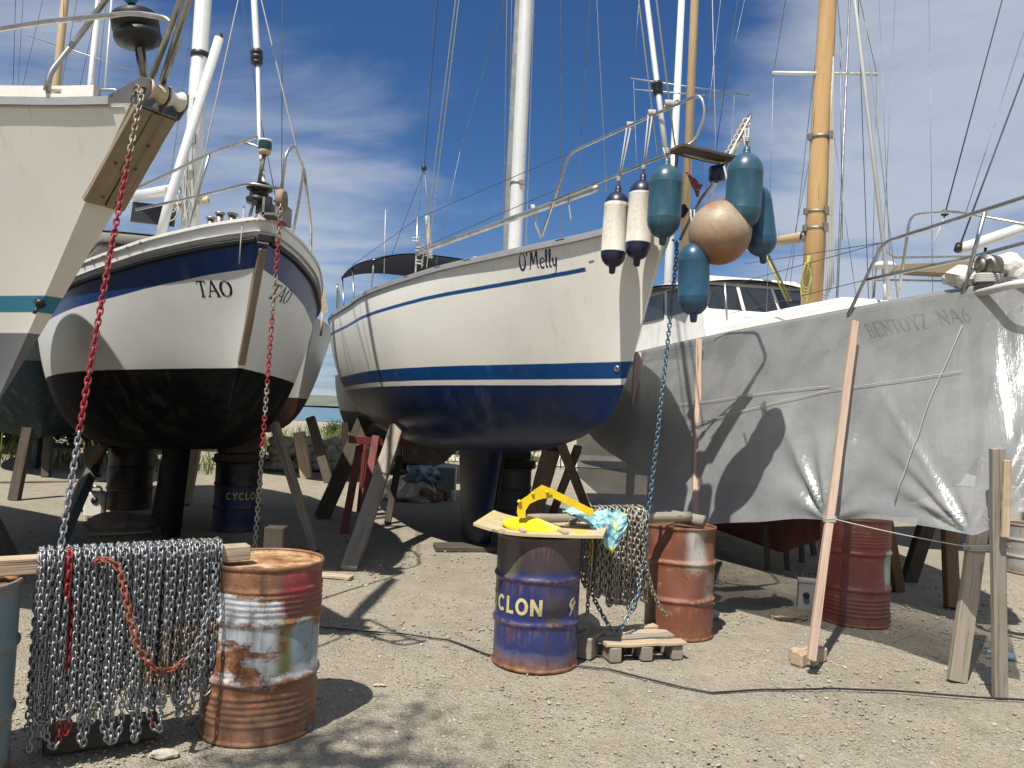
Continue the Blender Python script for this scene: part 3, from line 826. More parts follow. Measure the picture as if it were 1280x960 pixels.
# bow roller cheeks and rollers
br = F_A.inverted() @ P(176, 112, 4.28)
mb = MB()
for yy in (-.10, .02, .13):
    mb.add([Vector((x, yy + dy, z)) for dy in (0, .008) for x, z in ((-.35, 3.30), (.06, 3.30), (.13, 3.36), (.13, 3.43), (.05, 3.46), (-.35, 3.40))],
           [(0, 1, 2, 3, 4, 5), (6, 7, 8, 9, 10, 11)] + [(i, (i + 1) % 6, (i + 1) % 6 + 6, i + 6) for i in range(6)], 0, False)
mb.box((-.15, .015, 3.302), (.4, .25, .012))
rl = mb.build('bow_roller', M['steel_dull'], TA, 'local')
for yy, m in ((-.04, 'ivory'), (.075, 'white_plastic')):
    MB().lathe([(.012, -.048), (.055, -.048), (.058, -.04), (.036, -.01), (.036, .01), (.058, .04), (.055, .048), (.012, .048)], 20, Matrix.Translation((.085, yy, 3.39)) @ Matrix.Rotation(PI / 2, 4, 'X')).build('roller', M[m], rl, 'local')
MB().tube([(.085, -.115, 3.39), (.085, .15, 3.39)], .011, 8).build('pin', M['rust'], rl, 'local')
# fairlead hoop on the rail's end
MB().tube(round_path([XP(F_A, 124, 122, -.28), XP(F_A, 124, 112, -.28), XP(F_A, 146, 112, -.2), XP(F_A, 146, 121, -.2)], .02), .006, 8).build('fairlead', M['steel'], TA)
# pulpit
def railA(name, pts, r=.0155): return tubepart(TA, name, [XP(F_A, *q) for q in pts], r, M['steel'], 10, rad=.10)
pu = railA('pulpit', [(-110, 125, -1.75), (-100, 52, -1.70), (-60, 46, -1.35), (60, 27, -.55), (172, 16, .10), (212, 24, .30), (224, 48, .34), (204, 104, .10)])
for pts in ([(176, -60, .0), (100, 44, -.45), (62, 92, -.50), (58, 113, -.50)], [(246, -60, .6), (222, 10, .5), (190, 96, .1)], [(262, -60, .7), (236, 0, .62), (202, 102, .1)], [(-60, -50, -1.3), (60, -62, -.45), (176, -60, .0), (232, -66, .56), (262, -60, .7)]):
    MB().tube(round_path([XP(F_A, *q) for q in pts], .10), .0165, 10).build('pulpit_leg', M['steel'], pu)
# forestay with furling drum and a teal sail above
f0 = XP(F_A, 182, 98, -.03); f1 = XP(F_A, 165, 8, -.10); ftop = f0 + (f1 - f0) * 9.5
fu = MB().tube([f0, f1], .017, 8).build('forestay', M['steel_dull'], TA)
d0 = f0.lerp(f1, .42); dd = (f1 - f0).normalized(); Md = Matrix.Translation(d0) @ dd.to_track_quat('Z', 'Y').to_matrix().to_4x4()
MB().lathe([(.02, 0), (.07, .01), (.118, .035), (.125, .055), (.125, .075), (.085, .08), (.085, .10), (.125, .105), (.125, .17), (.118, .185), (.03, .20)], 28, Md).build('furling_drum', M['black'], fu)
MB().lathe([(.02, .25), (.042, .28), (.060, .42), (.065, 1.6), (.055, 3.6)], 16, Md, warp=lambda p, a, z: p * (1 + .05 * math.sin(a * 3 + z * 9)) if False else Vector((p.x * (1 + .06 * math.sin(2 * a + z * 7)), p.y * (1 + .06 * math.sin(2 * a + z * 7)), p.z))).build('furled_sail', M['teal_sail'], fu)
for q in (-.02, .02):
    MB().tube([f0 + Vector((q, 0, -.05)), d0 + Vector((q, 0, 0))], .009, 6).build('toggle', M['steel'], fu)
# keel and far mast are outside the picture; keel shows under the hull
mb = MB(); fin(mb, -3.6, -4.2, -6.2, -6.0, 1.15, .0, .16); mb.build('keel', m_af, TA, 'local')

# ------------------------------------------------------------------ TAO
TT = thing('sailboat', 'white sailboat lettered TAO with blue sheer band and black bottom', 'sailboat', F_TAO, 'sailboats propped up ashore')
BLUE = (.010, .045, .20)
m_hT = hull_mat('white_hull_blue_band', (.80, .81, .80), [('v', .19, .395, (.008, .042, .185), .25), ('z', -5, 2.035, (.006, .006, .007), .7)], tilt=.03, rough=.28, dirt=.18)
hull_mesh(H_TAO).build('hull', m_hT, TT, 'local')
deck_mesh(H_TAO, drop=.10).build('deck', M['deck'], TT, 'local')
mb = MB()
for sd in (-1, 1): rail(mb, spath(H_TAO, sd, 0.001, .995, 50, .165), sd, [(-.02, -.03), (.034, -.024), (.042, 0), (.034, .02), (-.02, .024)])
mb.box((H_TAO.pt(0, 0, 1).x + .0, 0, 3.27 - .165), (.07, .13, .05)); mb.build('rubbing_rail', M['rub'], TT, 'local')
mb = MB()
for sd in (-1, 1): rail(mb, spath(H_TAO, sd, 0.001, .99), sd, [(-.07, -.005), (.012, -.005), (.012, .022), (-.07, .022)])
mb.box((-.03, 0, 3.274), (.16, .17, .05)); mb.build('bulwark_cap', M['deck'], TT, 'local')
mb = MB()                                             # scuppers along the cap
for sd in (-1,):
    for k in range(22):
        s = .12 + k * .022; p = H_TAO.pt(s, 0, sd); mb.tube([p + Vector((0, -.018, -.004)), p + Vector((0, .004, -.004))], .016, 8)
mb.build('rail_bolt', M['steel_dull'], TT, 'local')
# wooden strip on the stem
a, b = H_TAO.pt(0, .14, 1), H_TAO.pt(0, .74, 1); a = Vector((a.x + .022, 0, a.z)); b = Vector((b.x + .022, 0, b.z))
up = Vector((-(b - a).z, 0, (b - a).x)).normalized()
mb = MB(); mb.plank(a, b, .065, .05, up=up, ch=.006, seg=8); mb.build('stem_strip', M['stem_wood'], TT, 'local')
p, s, t = hull_find(H_TAO, F_TAO, 249, 371, -1)
hull_text(TT, H_TAO, -1, p, 'TAO', SERIF, .135, M['ink'], rot=.0, wscale=.84, spacing=.02, slant=.22)
p, s, t = hull_find(H_TAO, F_TAO, 333, 372, 1)
hull_text(TT, H_TAO, 1, p, 'TAO', SERIF, .14, M['ink_grey'])
mb = MB(); fin(mb, -3.0, -3.25, -4.4, -4.1, 1.15, .06, .15); mb.build('keel', m_afk, TT, 'local')
# mast, stays, pole
TM0 = F_TAO @ Vector((-3.46, 0, 3.0)); tb = XP(F_TAO, 236, 292, -3.46); tt = XP(F_TAO, 257, -40, -3.46)
md = (tt - tb).normalized(); TTOP = tb + md * 10.5
ms = MB().tube([tb - md * .4, tb + md * 2.05, tb + md * 2.06, TTOP], [.105, .105, .10, .085], 16).build('mast', M['alu'], TT)
MB().lathe([(.104, 0), (.112, .005), (.112, .07), (.104, .075)], 18, Matrix.Translation(tb + md * 2.2) @ md.to_track_quat('Z', 'Y').to_matrix().to_4x4()).build('mast_collar', M['black'], ms)
mb = MB()
for z, w in ((1.15, .06), (.7, .05), (1.6, .05)): mb.box(tb + md * z + Vector((.03, -.11, 0)), (.05, .03, w * 2.2))
mb.build('mast_fitting', M['steel_dull'], ms)
for k, (z, sx) in enumerate(((.42, .13), (.35, -.12))):
    c = tb + md * z; MB().lathe([(.02, 0), (.055, .005), (.06, .03), (.042, .045), (.042, .08), (.055, .085), (.05, .11), (.01, .115)], 16, Matrix.Translation(c + Vector((sx * .8, 0, 0))) @ Matrix.Rotation(PI / 2 * (1 if sx > 0 else -1), 4, 'Y')).build('winch', M['ivory'], ms)
MB().tube([XP(F_TAO, 198, 305, -3.0), XP(F_TAO, 212, 250, -3.0), XP(F_TAO, 274, 48, -3.0)], .056, 12).build('stowed_pole', M['alu'], TT)
MB().tube([XP(F_TAO, 274, 50, -3.0), XP(F_TAO, 276, 42, -3.0)], [.05, .02], 10).build('pole_end', M['black'], TT)
mb = MB()                                             # lines tied round the foot of the mast
for k in range(7):
    a = tb + md * rnd.uniform(.0, .2) + Vector((rnd.uniform(-.15, .15), -.13, 0)); b = tb + md * rnd.uniform(.7, 1.2) + Vector((rnd.uniform(-.12, .2), -.11, 0)); mb.tube(sagged(a, b, rnd.uniform(.0, .12)), .008, 5)
for k in range(3):
    c = tb + md * (.3 + .1 * k) + Vector((-.18, -.12, 0)); mb.tube([c + Vector((.09 * math.cos(q / 12 * 2 * PI), 0, .18 * math.sin(q / 12 * 2 * PI))) for q in range(13)], .008, 5)
mb.build('rope_coil', M['rope'], ms)
MB().tube([XP(F_TAO, 316, -30, -.9), XP(F_TAO, 321, 62, -.55), XP(F_TAO, 322, 78, -.5)], .030, 10).build('furled_forestay', M['alu'], TT)
fs = MB().tube([XP(F_TAO, 322, 76, -.5), XP(F_TAO, 324, 170, -.3), XP(F_TAO, 331, 240, -.02), XP(F_TAO, 333, 262, 0)], .018, 8).build('forestay', M['alu'], TT)
c0 = XP(F_TAO, 321, 76, -.5); dv = (XP(F_TAO, 321, 62, -.5) - c0).normalized()
MB().lathe([(.02, -.05), (.05, -.03), (.055, -.01), (.035, 0), (.055, .01), (.058, .04), (.04, .055), (.055, .06), (.05, .09), (.03, .11)], 16, Matrix.Translation(c0) @ dv.to_track_quat('Z', 'Y').to_matrix().to_4x4()).build('swivel', M['black'], fs)
c0 = XP(F_TAO, 324, 246, -.05); MB().lathe([(.03, -.07), (.10, -.06), (.11, -.02), (.075, 0), (.075, .04), (.11, .06), (.10, .10), (.03, .12)], 20, Matrix.Translation(c0)).build('furling_drum', M['black'], fs)
# bow roller with wooden cheek
mb = MB(); c0 = XP(F_TAO, 340, 262, .12)
mb.box(c0 + Vector((-.04, .1, 0)), (.02, .40, .16)); mb.box(c0 + Vector((.07, .1, -.0)), (.02, .40, .16)); mb.box(c0 + Vector((0, .1, -.06)), (.13, .40, .02))
rl = mb.build('bow_roller', M['steel_dull'], TT)
MB().lathe([(.01, -.03), (.085, -.03), (.09, -.02), (.09, .02), (.085, .03), (.01, .03)], 20, Matrix.Translation(XP(F_TAO, 352, 250, .2)) @ Matrix.Rotation(PI / 2, 4, 'Y')).build('roller', M['rock_brown'], rl)
mb = MB()
for q in ((318, 246, .0), (330, 234, -.02), (334, 252, .04), (326, 262, .0)):
    mb.box(XP(F_TAO, *q), (.07, .06, .08), Matrix.Rotation(rnd.uniform(0, 1), 3, 'Y'))
mb.build('windlass', M['black'], TT)
def railT(name, pts, r=.014, par=None): return MB().tube(round_path([XP(F_TAO, *q) for q in pts], .08), r, 10).build(name, M['steel'], par or TT)
pu = railT('pulpit', [(100, 268, -1.9), (200, 222, -1.15), (263, 192, -.75), (324, 170, .12), (331, 186, .14)])
railT('pulpit_rail', [(170, 262, -1.6), (245, 246, -.9), (312, 229, .05), (352, 236, .12)], .013, pu)
railT('pulpit_leg', [(262, 192, -.75), (248, 240, -.85), (236, 292, -.9)], .013, pu)
railT('pulpit_leg', [(300, 176, -.2), (330, 186, -.1), (322, 236, -.1), (310, 278, -.1)], .013, pu)
railT('pulpit_loop', [(352, 240, .1), (357, 192, .12), (367, 181, .05), (380, 212, -.4), (372, 262, -.5), (362, 310, -.6)], .014, pu)
railT('pulpit_leg', [(380, 212, -.4), (389, 285, -1.1), (388, 345, -1.35)], .014, pu)
c0 = XP(F_TAO, 331, 188, .14); nl = MB().lathe([(.02, -.04), (.045, -.035), (.05, -.01), (.05, .0)], 16, Matrix.Translation(c0)).build('navigation_light', M['ivory'], TT)
MB().lathe([(.05, 0), (.055, .01), (.055, .06), (.05, .07)], 16, Matrix.Translation(c0)).build('lens', plain('dark_green_lens', (.01, .05, .05), .1), nl)
MB().lathe([(.058, .07), (.058, .085), (.02, .095)], 16, Matrix.Translation(c0), cap=(True, True)).build('cap', M['white_plastic'], nl)
MB().tube([c0 + Vector((0, 0, -.04)), XP(F_TAO, 322, 236, .02)], .016, 8).build('stalk', M['steel_dull'], nl)
for a, b, m in (((322, -20, -2.0), (370, 183, .0), 'rope'), ((353, -20, -3), (352, 240, .1), 'wire_dark'), ((302, -20, -3.2), (255, 195, -.9), 'rope'), ((300, -20, -3.3), (322, 130, -.6), 'wire_dark'), ((322, 130, -.6), (345, 250, 0), 'wire_dark'), ((258, -20, -3.5), (224, 300, -3.4), 'wire'), ((246, -20, -3.6), (205, 285, -4), 'wire')):
    wirepart(TT, 'rigging_wire', XP(F_TAO, *a), XP(F_TAO, *b), .007 if m == 'rope' else .004, M[m])
# wheelhouse and coachroof
def house(root, name, x0, x1, w0, w1, z0, z1, mats, slope=.25, lean=.12, rootspace='local', round_=.05):
    mb = MB()
    zs = [z0, z1 - round_, z1]
    def ring(z, ins):
        f = (z - z0) / (z1 - z0); xa = x0 + lean * f + ins; xb = x1 - slope * f - ins
        return [Vector((xa, -(w0 - lean * f * .6 - ins), z)), Vector((xb, -(w1 - lean * f * .6 - ins), z)), Vector((xb, (w1 - lean * f * .6 - ins), z)), Vector((xa, (w0 - lean * f * .6 - ins), z))]
    vs = ring(zs[0], 0) + ring(zs[1], 0) + ring(zs[2], round_ * .8)
    fs = [(i, (i + 1) % 4, (i + 1) % 4 + 4, i + 4) for i in range(4)] + [(i + 4, (i + 1) % 4 + 4, (i + 1) % 4 + 8, i + 8) for i in range(4)] + [(8, 9, 10, 11)]
    mb.add(vs, fs, 0, False)
    return mb.build(name, mats, root, rootspace), ring
coach, _ = house(TT, 'coachroof', -6.0, -2.2, 1.0, .7, 2.85, 3.2, M['deck'], .35)
wh, ringT = house(TT, 'wheelhouse', -6.6, -3.9, 1.12, 1.02, 3.0, 3.62, M['white_plastic'], .35)
def pane_on(ring, z0, z1, e, f0, f1, name, parent, mat, frame=None, out=.006):
    lo, hi = ring(z0, 0), ring(z1, 0); a0, b0, a1, b1 = lo[e], lo[(e + 1) % 4], hi[e], hi[(e + 1) % 4]
    q = [a0.lerp(b0, f0), a0.lerp(b0, f1), a1.lerp(b1, f1), a1.lerp(b1, f0)]
    n = (q[1] - q[0]).cross(q[3] - q[0]).normalized(); c = sum(q, Vector()) / 4
    if n.dot(c - Vector((c.x * .5 + (lo[0].x + lo[1].x) * .25, 0, c.z))) < 0: n = -n
    mb = MB(); vs = [p + n * out for p in q] + [p - n * .01 for p in q]
    mb.add(vs, [(0, 1, 2, 3), (0, 1, 5, 4), (1, 2, 6, 5), (2, 3, 7, 6), (3, 0, 4, 7)], 0, False)
    return mb.build(name, mat, parent, 'local')
for e, ff in ((0, ((.06, .34), (.38, .64), (.68, .95))), (1, ((.05, .34), (.37, .63), (.66, .95))), (2, ((.06, .34), (.38, .64), (.68, .95)))):
    for f0, f1 in ff: pane_on(ringT, 3.16, 3.50, e, f0, f1, 'window', wh, M['glass'])
mb = MB(); mb.grid(lambda a, b: Vector((-6.8 + a * 3.25, (b - .5) * 2.5, 3.63 + .07 * math.sin(PI * b) + .02 * math.sin(PI * a))), 10, 10); mb.grid(lambda a, b: Vector((-6.8 + a * 3.25, (b - .5) * 2.5, 3.60 + .07 * math.sin(PI * b) + .02 * math.sin(PI * a))), 10, 10)
mb.build('roof', M['white_plastic'], wh, 'local')
mb = MB(); bx = XP(F_TAO, 192, 268, -4.2)
mb.box(bx, (.55, .05, .26), Matrix.Rotation(R(4), 3, 'Y')); sb = mb.build('instrument_panel', M['black'], TT)
MB().tube([XP(F_TAO, 165, 246, -4.4), XP(F_TAO, 222, 236, -3.6)], .07, 12).build('boom', M['alu'], TT)
mb = MB()
for q, h in (((263, 286, -1.7), .1), ((274, 283, -1.4), .12), ((290, 280, -.9), .08)):
    c = XP(F_TAO, *q); mb.tube([c - Vector((0, 0, .1)), c + Vector((0, 0, h))], .035, 10); mb.tube([c + Vector((0, 0, h)), c + Vector((0, 0, h + .02))], .05, 10); mb.build('deck_vent', M['steel_dull'], TT); mb = MB()
MB().tube([XP(F_TAO, 305, 258, -.2), XP(F_TAO, 301, 300, -.1), XP(F_TAO, 299, 330, -.08)], .005, 5).build('tied_cord', M['rope'], TT)
# ------------------------------------------------------------------ O'Melly
TO = thing('sailboat', "cream sailboat lettered O'Melly with blue waterline band and dark blue bottom", 'sailboat', F_OM, 'sailboats propped up ashore')
NB = (.012, .075, .25)
m_hO = hull_mat('cream_white_hull_blue_bottom', (.82, .795, .72), [('z', 2.075, 2.225, (.006, .065, .21), .22), ('z', -5, 2.02, (.004, .020, .080), .30), ('v', .262, .302, (.008, .07, .22), .3, -.78)], tilt=.009, rough=.26, dirt=.30)
hull_mesh(H_OM, 120, 64).build('hull', m_hO, TO, 'local')
deck_mesh(H_OM).build('deck', M['deck'], TO, 'local')
mb = MB()
for sd in (-1, 1): rail(mb, spath(H_OM, sd, .012, .995, 60), sd, [(-.035, .0), (-.035, .035), (.0, .035), (.0, .010), (.026, .006), (.026, -.03), (.0, -.034)])
mb.build('toe_rail', M['toerail'], TO, 'local')
mb = MB()
for sd in (-1,):
    for s in (.10, .22, .27, .34, .42, .5):
        p = H_OM.pt(s, 0, sd); q = H_OM.pt(s + .006, 0, sd); d = (q - p).normalized(); mb.plank(p - d * .05 + Vector((0, -.028 * 0, .018)), p + d * .05 + Vector((0, 0, .018)), .02, .012, seg=1, jit=0, ch=.002)
mb.build('rail_slot', M['black'], TO, 'local')
p, s, t = hull_find(H_OM, F_OM, 649, 339, -1)
hull_text(TO, H_OM, -1, p, "O'Melly", SCRIPT, .165, M['ink_navy'], slant=.2, spacing=-.015, wscale=.92)
p, s, t = hull_find(H_OM, F_OM, 739, 327, -1)
mb = MB(); a, na = H_OM.solve(p.x - .02, p.z, -1); b, nb = H_OM.solve(p.x + .03, p.z + .008, -1); mb.tube([a + na * .001, b + nb * .001], .004, 6); mb.build('stripe_end', M['ink_navy'], TO, 'local')
p, s, t = hull_find(H_OM, F_OM, 771, 461, -1); nn = H_OM.solve(p.x, p.z, -1)[1]
mb = MB(); Mq = Matrix.Translation(p) @ nn.to_track_quat('Z', 'Y').to_matrix().to_4x4(); mb.lathe([(.03, -.005), (.03, .006), (.016, .012), (.016, .004), (.0, .004)], 16, Mq); mb.build('skin_fitting', M['steel'], TO, 'local')
mb = MB(); fin(mb, -3.35, -3.75, -5.0, -4.7, 1.35, .04, .16); mb.build('keel', m_afb, TO, 'local')
mb = MB(); fin(mb, -8.0, -8.1, -8.6, -8.45, 1.9, .75, .06); mb.build('rudder', m_afb, TO, 'local')
coachO, ringO = house(TO, 'coachroof', -6.4, -2.4, 1.05, .75, 3.15, 3.5, M['deck'], .5)
# bow roller, stem fitting
mb = MB()
for yy in (-.07, .06): mb.add([Vector((x, yy + dy, z)) for dy in (0, .01) for x, z in ((-.4, 3.40), (.10, 3.38), (.16, 3.43), (.10, 3.49), (-.4, 3.46))], [(0, 1, 2, 3, 4), (5, 6, 7, 8, 9)] + [(i, (i + 1) % 5, (i + 1) % 5 + 5, i + 5) for i in range(5)], 0, False)
mb.box((-.12, 0, 3.395), (.42, .13, .012)); rlO = mb.build('bow_roller', M['steel_dull'], TO, 'local')
MB().lathe([(.01, -.05), (.05, -.05), (.03, 0), (.05, .05), (.01, .05)], 16, Matrix.Translation((.10, 0, 3.44)) @ Matrix.Rotation(PI / 2, 4, 'X')).build('roller', M['black'], rlO, 'local')
# mast
ob = XP(F_OM, 643, 318, -3.2); ot = XP(F_OM, 660, -40, -3.2); od = (ot - ob).normalized(); OTOP = ob + od * 11.5
msO = MB().tube([ob - od * .5, ob, ob + od * 4, OTOP], [.085, .085, .085, .07], 16).build('mast', M['alu'], TO)
mb = MB(); mb.plank(ob + Vector((-.115, .02, 0)), ob + od * 11 + Vector((-.10, .02, 0)), .035, .06, ch=.006, seg=2, jit=0); mb.build('sail_track', M['alu_gray'], msO)
mb = MB()
for z in (.85,):
    c = ob + od * z; mb.lathe([(.088, 0), (.094, .004), (.094, .03), (.088, .034)], 16, Matrix.Translation(c)); mb.box(c + Vector((.05, -.09, .01)), (.07, .03, .05)); mb.build('mast_band', M['steel_dull'], msO); mb = MB()
for a, b, r in (((634, -20, -3.4), (629, 318, -3.4), .006), ((640, -20, -3.3), (634, 316, -3.3), .005), ((668, -20, -3.1), (657, 318, -3.1), .006), ((576, -20, -4.0), (533, 335, -4.2), .007), ((572, -20, -4.0), (527, 335, -4.2), .007)):
    MB().tube([XP(F_OM, *a), XP(F_OM, *b)], r, 6).build('halyard', M['rope'], TO)
for a, b, m, r in (((546, -20, -5), (521, 300, -5.2), 'wire', .004), ((548, -10, -5), (530, 212, -5.1), 'wire_dark', .004), ((530, 212, -5.1), (490, 318, -6.3), 'wire_dark', .004), ((530, 212, -5.1), (540, 300, -5.1), 'wire', .004),
                   ((636, -20, -4.4), (575, 190, -4.6), 'wire', .005), ((575, 190, -4.6), (545, 330, -4.8), 'wire', .004), ((701, -20, -2.4), (701, 300, -2.2), 'wire', .005), ((739, -20, -2.0), (722, 235, -1.8), 'wire', .005), ((745, -20, -1.6), (758, 240, -1.0), 'rope', .004)):
    MB().tube([XP(F_OM, *a), XP(F_OM, *b)], r, 5).build('shroud', M[m], TO)
c = XP(F_OM, 530, 210, -5.1); MB().lathe([(.01, -.05), (.035, -.03), (.04, 0), (.02, .05)], 10, Matrix.Translation(c)).build('block', M['black'], TO)
# forestay: furled white foil
fsO = MB().tube([XP(F_OM, 806, -20, -.55), XP(F_OM, 822, 110, -.18), XP(F_OM, 834, 205, .0)], .024, 10).build('furled_forestay', M['alu'], TO)
c = XP(F_OM, 822, 112, -.18); MB().lathe([(.026, -.06), (.042, -.05), (.042, .03), (.05, .035), (.05, .06), (.026, .08)], 14, Matrix.Translation(c) @ (XP(F_OM, 806, -20, -.55) - c).to_track_quat('Z', 'Y').to_matrix().to_4x4()).build('swivel', M['black'], fsO)
wirepart(TO, 'inner_stay', XP(F_OM, 818, -20, -.6), XP(F_OM, 846, 200, -.1), .008, M['rope'])
wirepart(TO, 'inner_stay', XP(F_OM, 796, -20, -.6), XP(F_OM, 822, 195, .0), .006, M['rope'])
# pulpit, lifelines, stanchions
def tubO(name, pts, r=.0135, par=None, m='steel', rad=.10): return MB().tube(round_path([XP(F_OM, *q) for q in pts], rad), r, 10).build(name, M[m], par or TO)
puO = tubO('pulpit', [(677, 296, -1.30), (712, 191, -1.05), (876, 117, .32), (882, 142, .36), (868, 178, .30), (846, 188, .22), (690, 252, -1.05)])
tubO('pulpit_port_rail', [(846, 188, .22), (905, 206, .22), (941, 141, .30), (930, 152, -.1), (893, 232, -.75), (880, 268, -.95)], par=puO)
mb = MB(); a, b = XP(F_OM, 843, 185, .26), XP(F_OM, 912, 201, .26); fw = F_OM.to_3x3() @ Vector((1, 0, 0))
mb.plank(a, b, .20, .03, up=Vector((0, 0, 1)), ch=.005); mb.build('bow_seat', M['wood_dark'], TO)
tubO('pulpit_brace', [(905, 204, .2), (868, 262, -.1), (850, 300, -.25)], par=puO, m='steel_dull')
tubO('pulpit_brace', [(846, 190, .2), (842, 270, -.1)], par=puO, m='steel_dull')
for sx in ((712, 191, -1.05, 522, 273, -4.55), (522, 273, -4.55, 440, 332, -7.9), (700, 235, -1.1, 522, 312, -4.55)):
    wirepart(TO, 'lifeline', XP(F_OM, *sx[:3]), XP(F_OM, *sx[3:]), .004, M['wire_dark'])
tubO('stanchion', [(519, 350, -4.55), (522, 272, -4.55)], .013)
poleO = MB().tube([XP(F_OM, 522, 318, -4.45), XP(F_OM, 527, 314, -4.4), XP(F_OM, 742, 237, -.85), XP(F_OM, 748, 234, -.8)], [.024, .032, .032, .024], 12).build('spinnaker_pole', M['alu_gray'], TO)
mb = MB()
for q in ((520, 300, -4.5), (524, 312, -4.5), (524, 328, -4.5), (536, 318, -4.3)):
    c = XP(F_OM, *q); mb.tube([c + Vector((.05 * math.cos(k * .9), .05 * math.sin(k * .9), -.006 * k + .05)) for k in range(16)], .009, 5)
mb.tube(sagged(XP(F_OM, 534, 270, -4.4), XP(F_OM, 538, 322, -4.4), 0), .03, 8)
mb.build('rope_lashing', M['rope'], poleO)
mb = MB()
for k in range(4):
    mb.tube(sagged(XP(F_OM, 664 + k, 256, -1.9), XP(F_OM, 676 - 2 * k, 298 - 4 * k, -1.8), -.02 * k), .008, 5)
mb.build('rope_coil', M['rope'], TO)
MB().tube(sagged(XP(F_OM, 710, 248, -1.2), XP(F_OM, 714, 276, -1.2), .0), .008, 5).build('loose_rope', M['rope'], TO)
wirepart(TO, 'whip_antenna', XP(F_OM, 482, 262, -7.2), XP(F_OM, 480, 345, -7.2), .008, M['white_plastic'])
# sprayhood and pushpit
mb = MB()
ca, cb = XP(F_OM, 447, 320, -8.4), XP(F_OM, 452, 318, -8.4)
inv = F_OM.inverted(); zb = (inv @ XP(F_OM, 455, 319, -8.2)).z
def bim(dz): return lambda a, b: Vector((-8.9 + a * 2.7, (b - .5) * 2.2, zb - .04 - .20 * abs(2 * b - 1) ** 3 - .22 * a ** 2 - .10 * (1 - a) ** 4 + dz))
mb.grid(bim(0), 16, 16); mb.grid(bim(-.02), 16, 16); mb.build('bimini_top', M['canvas_navy'], TO, 'local')
for xx in (-8.9, -8.0, -6.3):
    for sd in (-1, 1):
        zt = bim(0)((xx + 8.9) / 2.7, .5 + sd * .48).z
        MB().tube([(xx + .35 * (1 if xx < -7 else -.6), sd * 1.05, 3.2), (xx, sd * 1.07, zt)], .013, 8).build('bimini_frame', M['steel'], TO, 'local')
for sd in (-1, 1):
    MB().tube(round_path([Vector((-8.1, sd * 1.27, 3.2)), Vector((-8.2, sd * 1.28, 3.85)), Vector((-9.5, sd * 1.0, 3.85)), Vector((-9.5, sd * 1.0, 3.2))], .1), .0135, 8).build('pushpit', M['steel'], TO, 'local')
    MB().tube([(-8.9, sd * 1.14, 3.2), (-8.9, sd * 1.14, 3.85)], .013, 8).build('pushpit_leg', M['steel'], TO, 'local')
    MB().tube([(-8.17, sd * 1.27, 3.55), (-9.5, sd * 1.0, 3.55)], .011, 8).build('pushpit_leg', M['steel'], TO, 'local')
# navigation lantern under the bow seat
c = XP(F_OM, 896, 218, .2)
MB().lathe([(.02, .065), (.06, .06), (.066, .045), (.066, -.05), (.06, -.06), (.02, -.062)], 20, Matrix.Translation(c)).build('bow_lantern', M['navy'], TO)
mb = MB()
for (x, y) in ((788, 157), (815, 142), (836, 130)):
    c = XP(F_OM, x, y, -.45 + (x - 788) * .012)
    for k in range(5): mb.tube([c + Vector((.012 * (k - 2.2), .028 * math.cos(q), .028 * math.sin(q))) for q in [j / 8 * 2 * PI for j in range(9)]], .008, 5)
    mb.build('rope_knot', M['rope'], puO); mb = MB()
for k in range(9):
    c = XP(F_OM, 905 + k * 3.6, 205 - k * 6.6, .22 + .01 * k)
    mb.tube([c + Vector((.03 * math.cos(q), .02, .034 * math.sin(q))) for q in [j / 8 * 2 * PI for j in range(9)]], .009, 5)
for k in range(4): mb.tube(sagged(XP(F_OM, 904 + k * 4, 204 - k * 5, .26), XP(F_OM, 924 + k * 5, 168 - k * 8, .26), .05), .007, 5)
mb.build('rope_lashing', M['rope'], puO)
mb = MB()
for k in range(6):
    a = XP(F_OM, 858 + k * 2, 214 + k * 3, .1); b = XP(F_OM, 872 + k, 246 - k * 3, .1); mb.tube(sagged(a, b, .03 * (k % 3 - 1)), .012, 6)
mb.build('tangled_rope', M['rope_red'], TO)

# ------------------------------------------------------------------ fenders
def fender_prof(r, h):
    """cylinder with rounded shoulders and an eye at each end; z measured from the centre"""
    pr = [(.012, h / 2 + .06), (.024, h / 2 + .055), (.028, h / 2 + .02), (.034, h / 2 - .01)]
    pr = pr[:3]
    for k in range(10): a = k / 9 * PI / 2; pr.append((.030 + (r - .030) * math.sin(a) ** 1.25, h / 2 - .0 - (r * 1.05) * (1 - math.cos(a))))
    z_ = pr[-1][1]; pr += [(r + .0005, z_ - .004), (r + .0012, z_ - .008), (r + .0012, z_ - .012), (r, z_ - .016)]
    low = [(q[0], -q[1]) for q in reversed(pr)]
    mid = [(r * (1 + .012), 0.0)]
    return pr + mid + low
def fender(label, px, py, d, r, h, mat, ropeto, tilt=(0, 0), matobj=None, name='fender', cat='fender', group='fenders hung at the bow'):
    c = P(px, py, d); Mx = Matrix.Translation(c) @ Matrix.Rotation(R(tilt[0]), 4, 'Y') @ Matrix.Rotation(R(tilt[1]), 4, 'X')
    root = thing(name, label, cat, Mx, group)
    MB().lathe(fender_prof(r, h), 28).build('body', M[mat], root, 'local')
    top = Mx @ Vector((0, 0, h / 2 + .05))
    if ropeto:
        mb = MB(); e = P(*ropeto); sd = Vector((.012, 0, 0))
        mb.tube([top + sd * .3, e], .006, 6); mb.tube([top - sd * .5, e - sd * 2.5], .006, 6)
        for k in range(3): mb.tube([top + Vector((.014 * math.cos(q), .014 * math.sin(q), .05 + .012 * k)) for q in [j / 8 * 2 * PI for j in range(9)]], .006, 5)
        mb.build('rope', M['rope'], root)
    return root
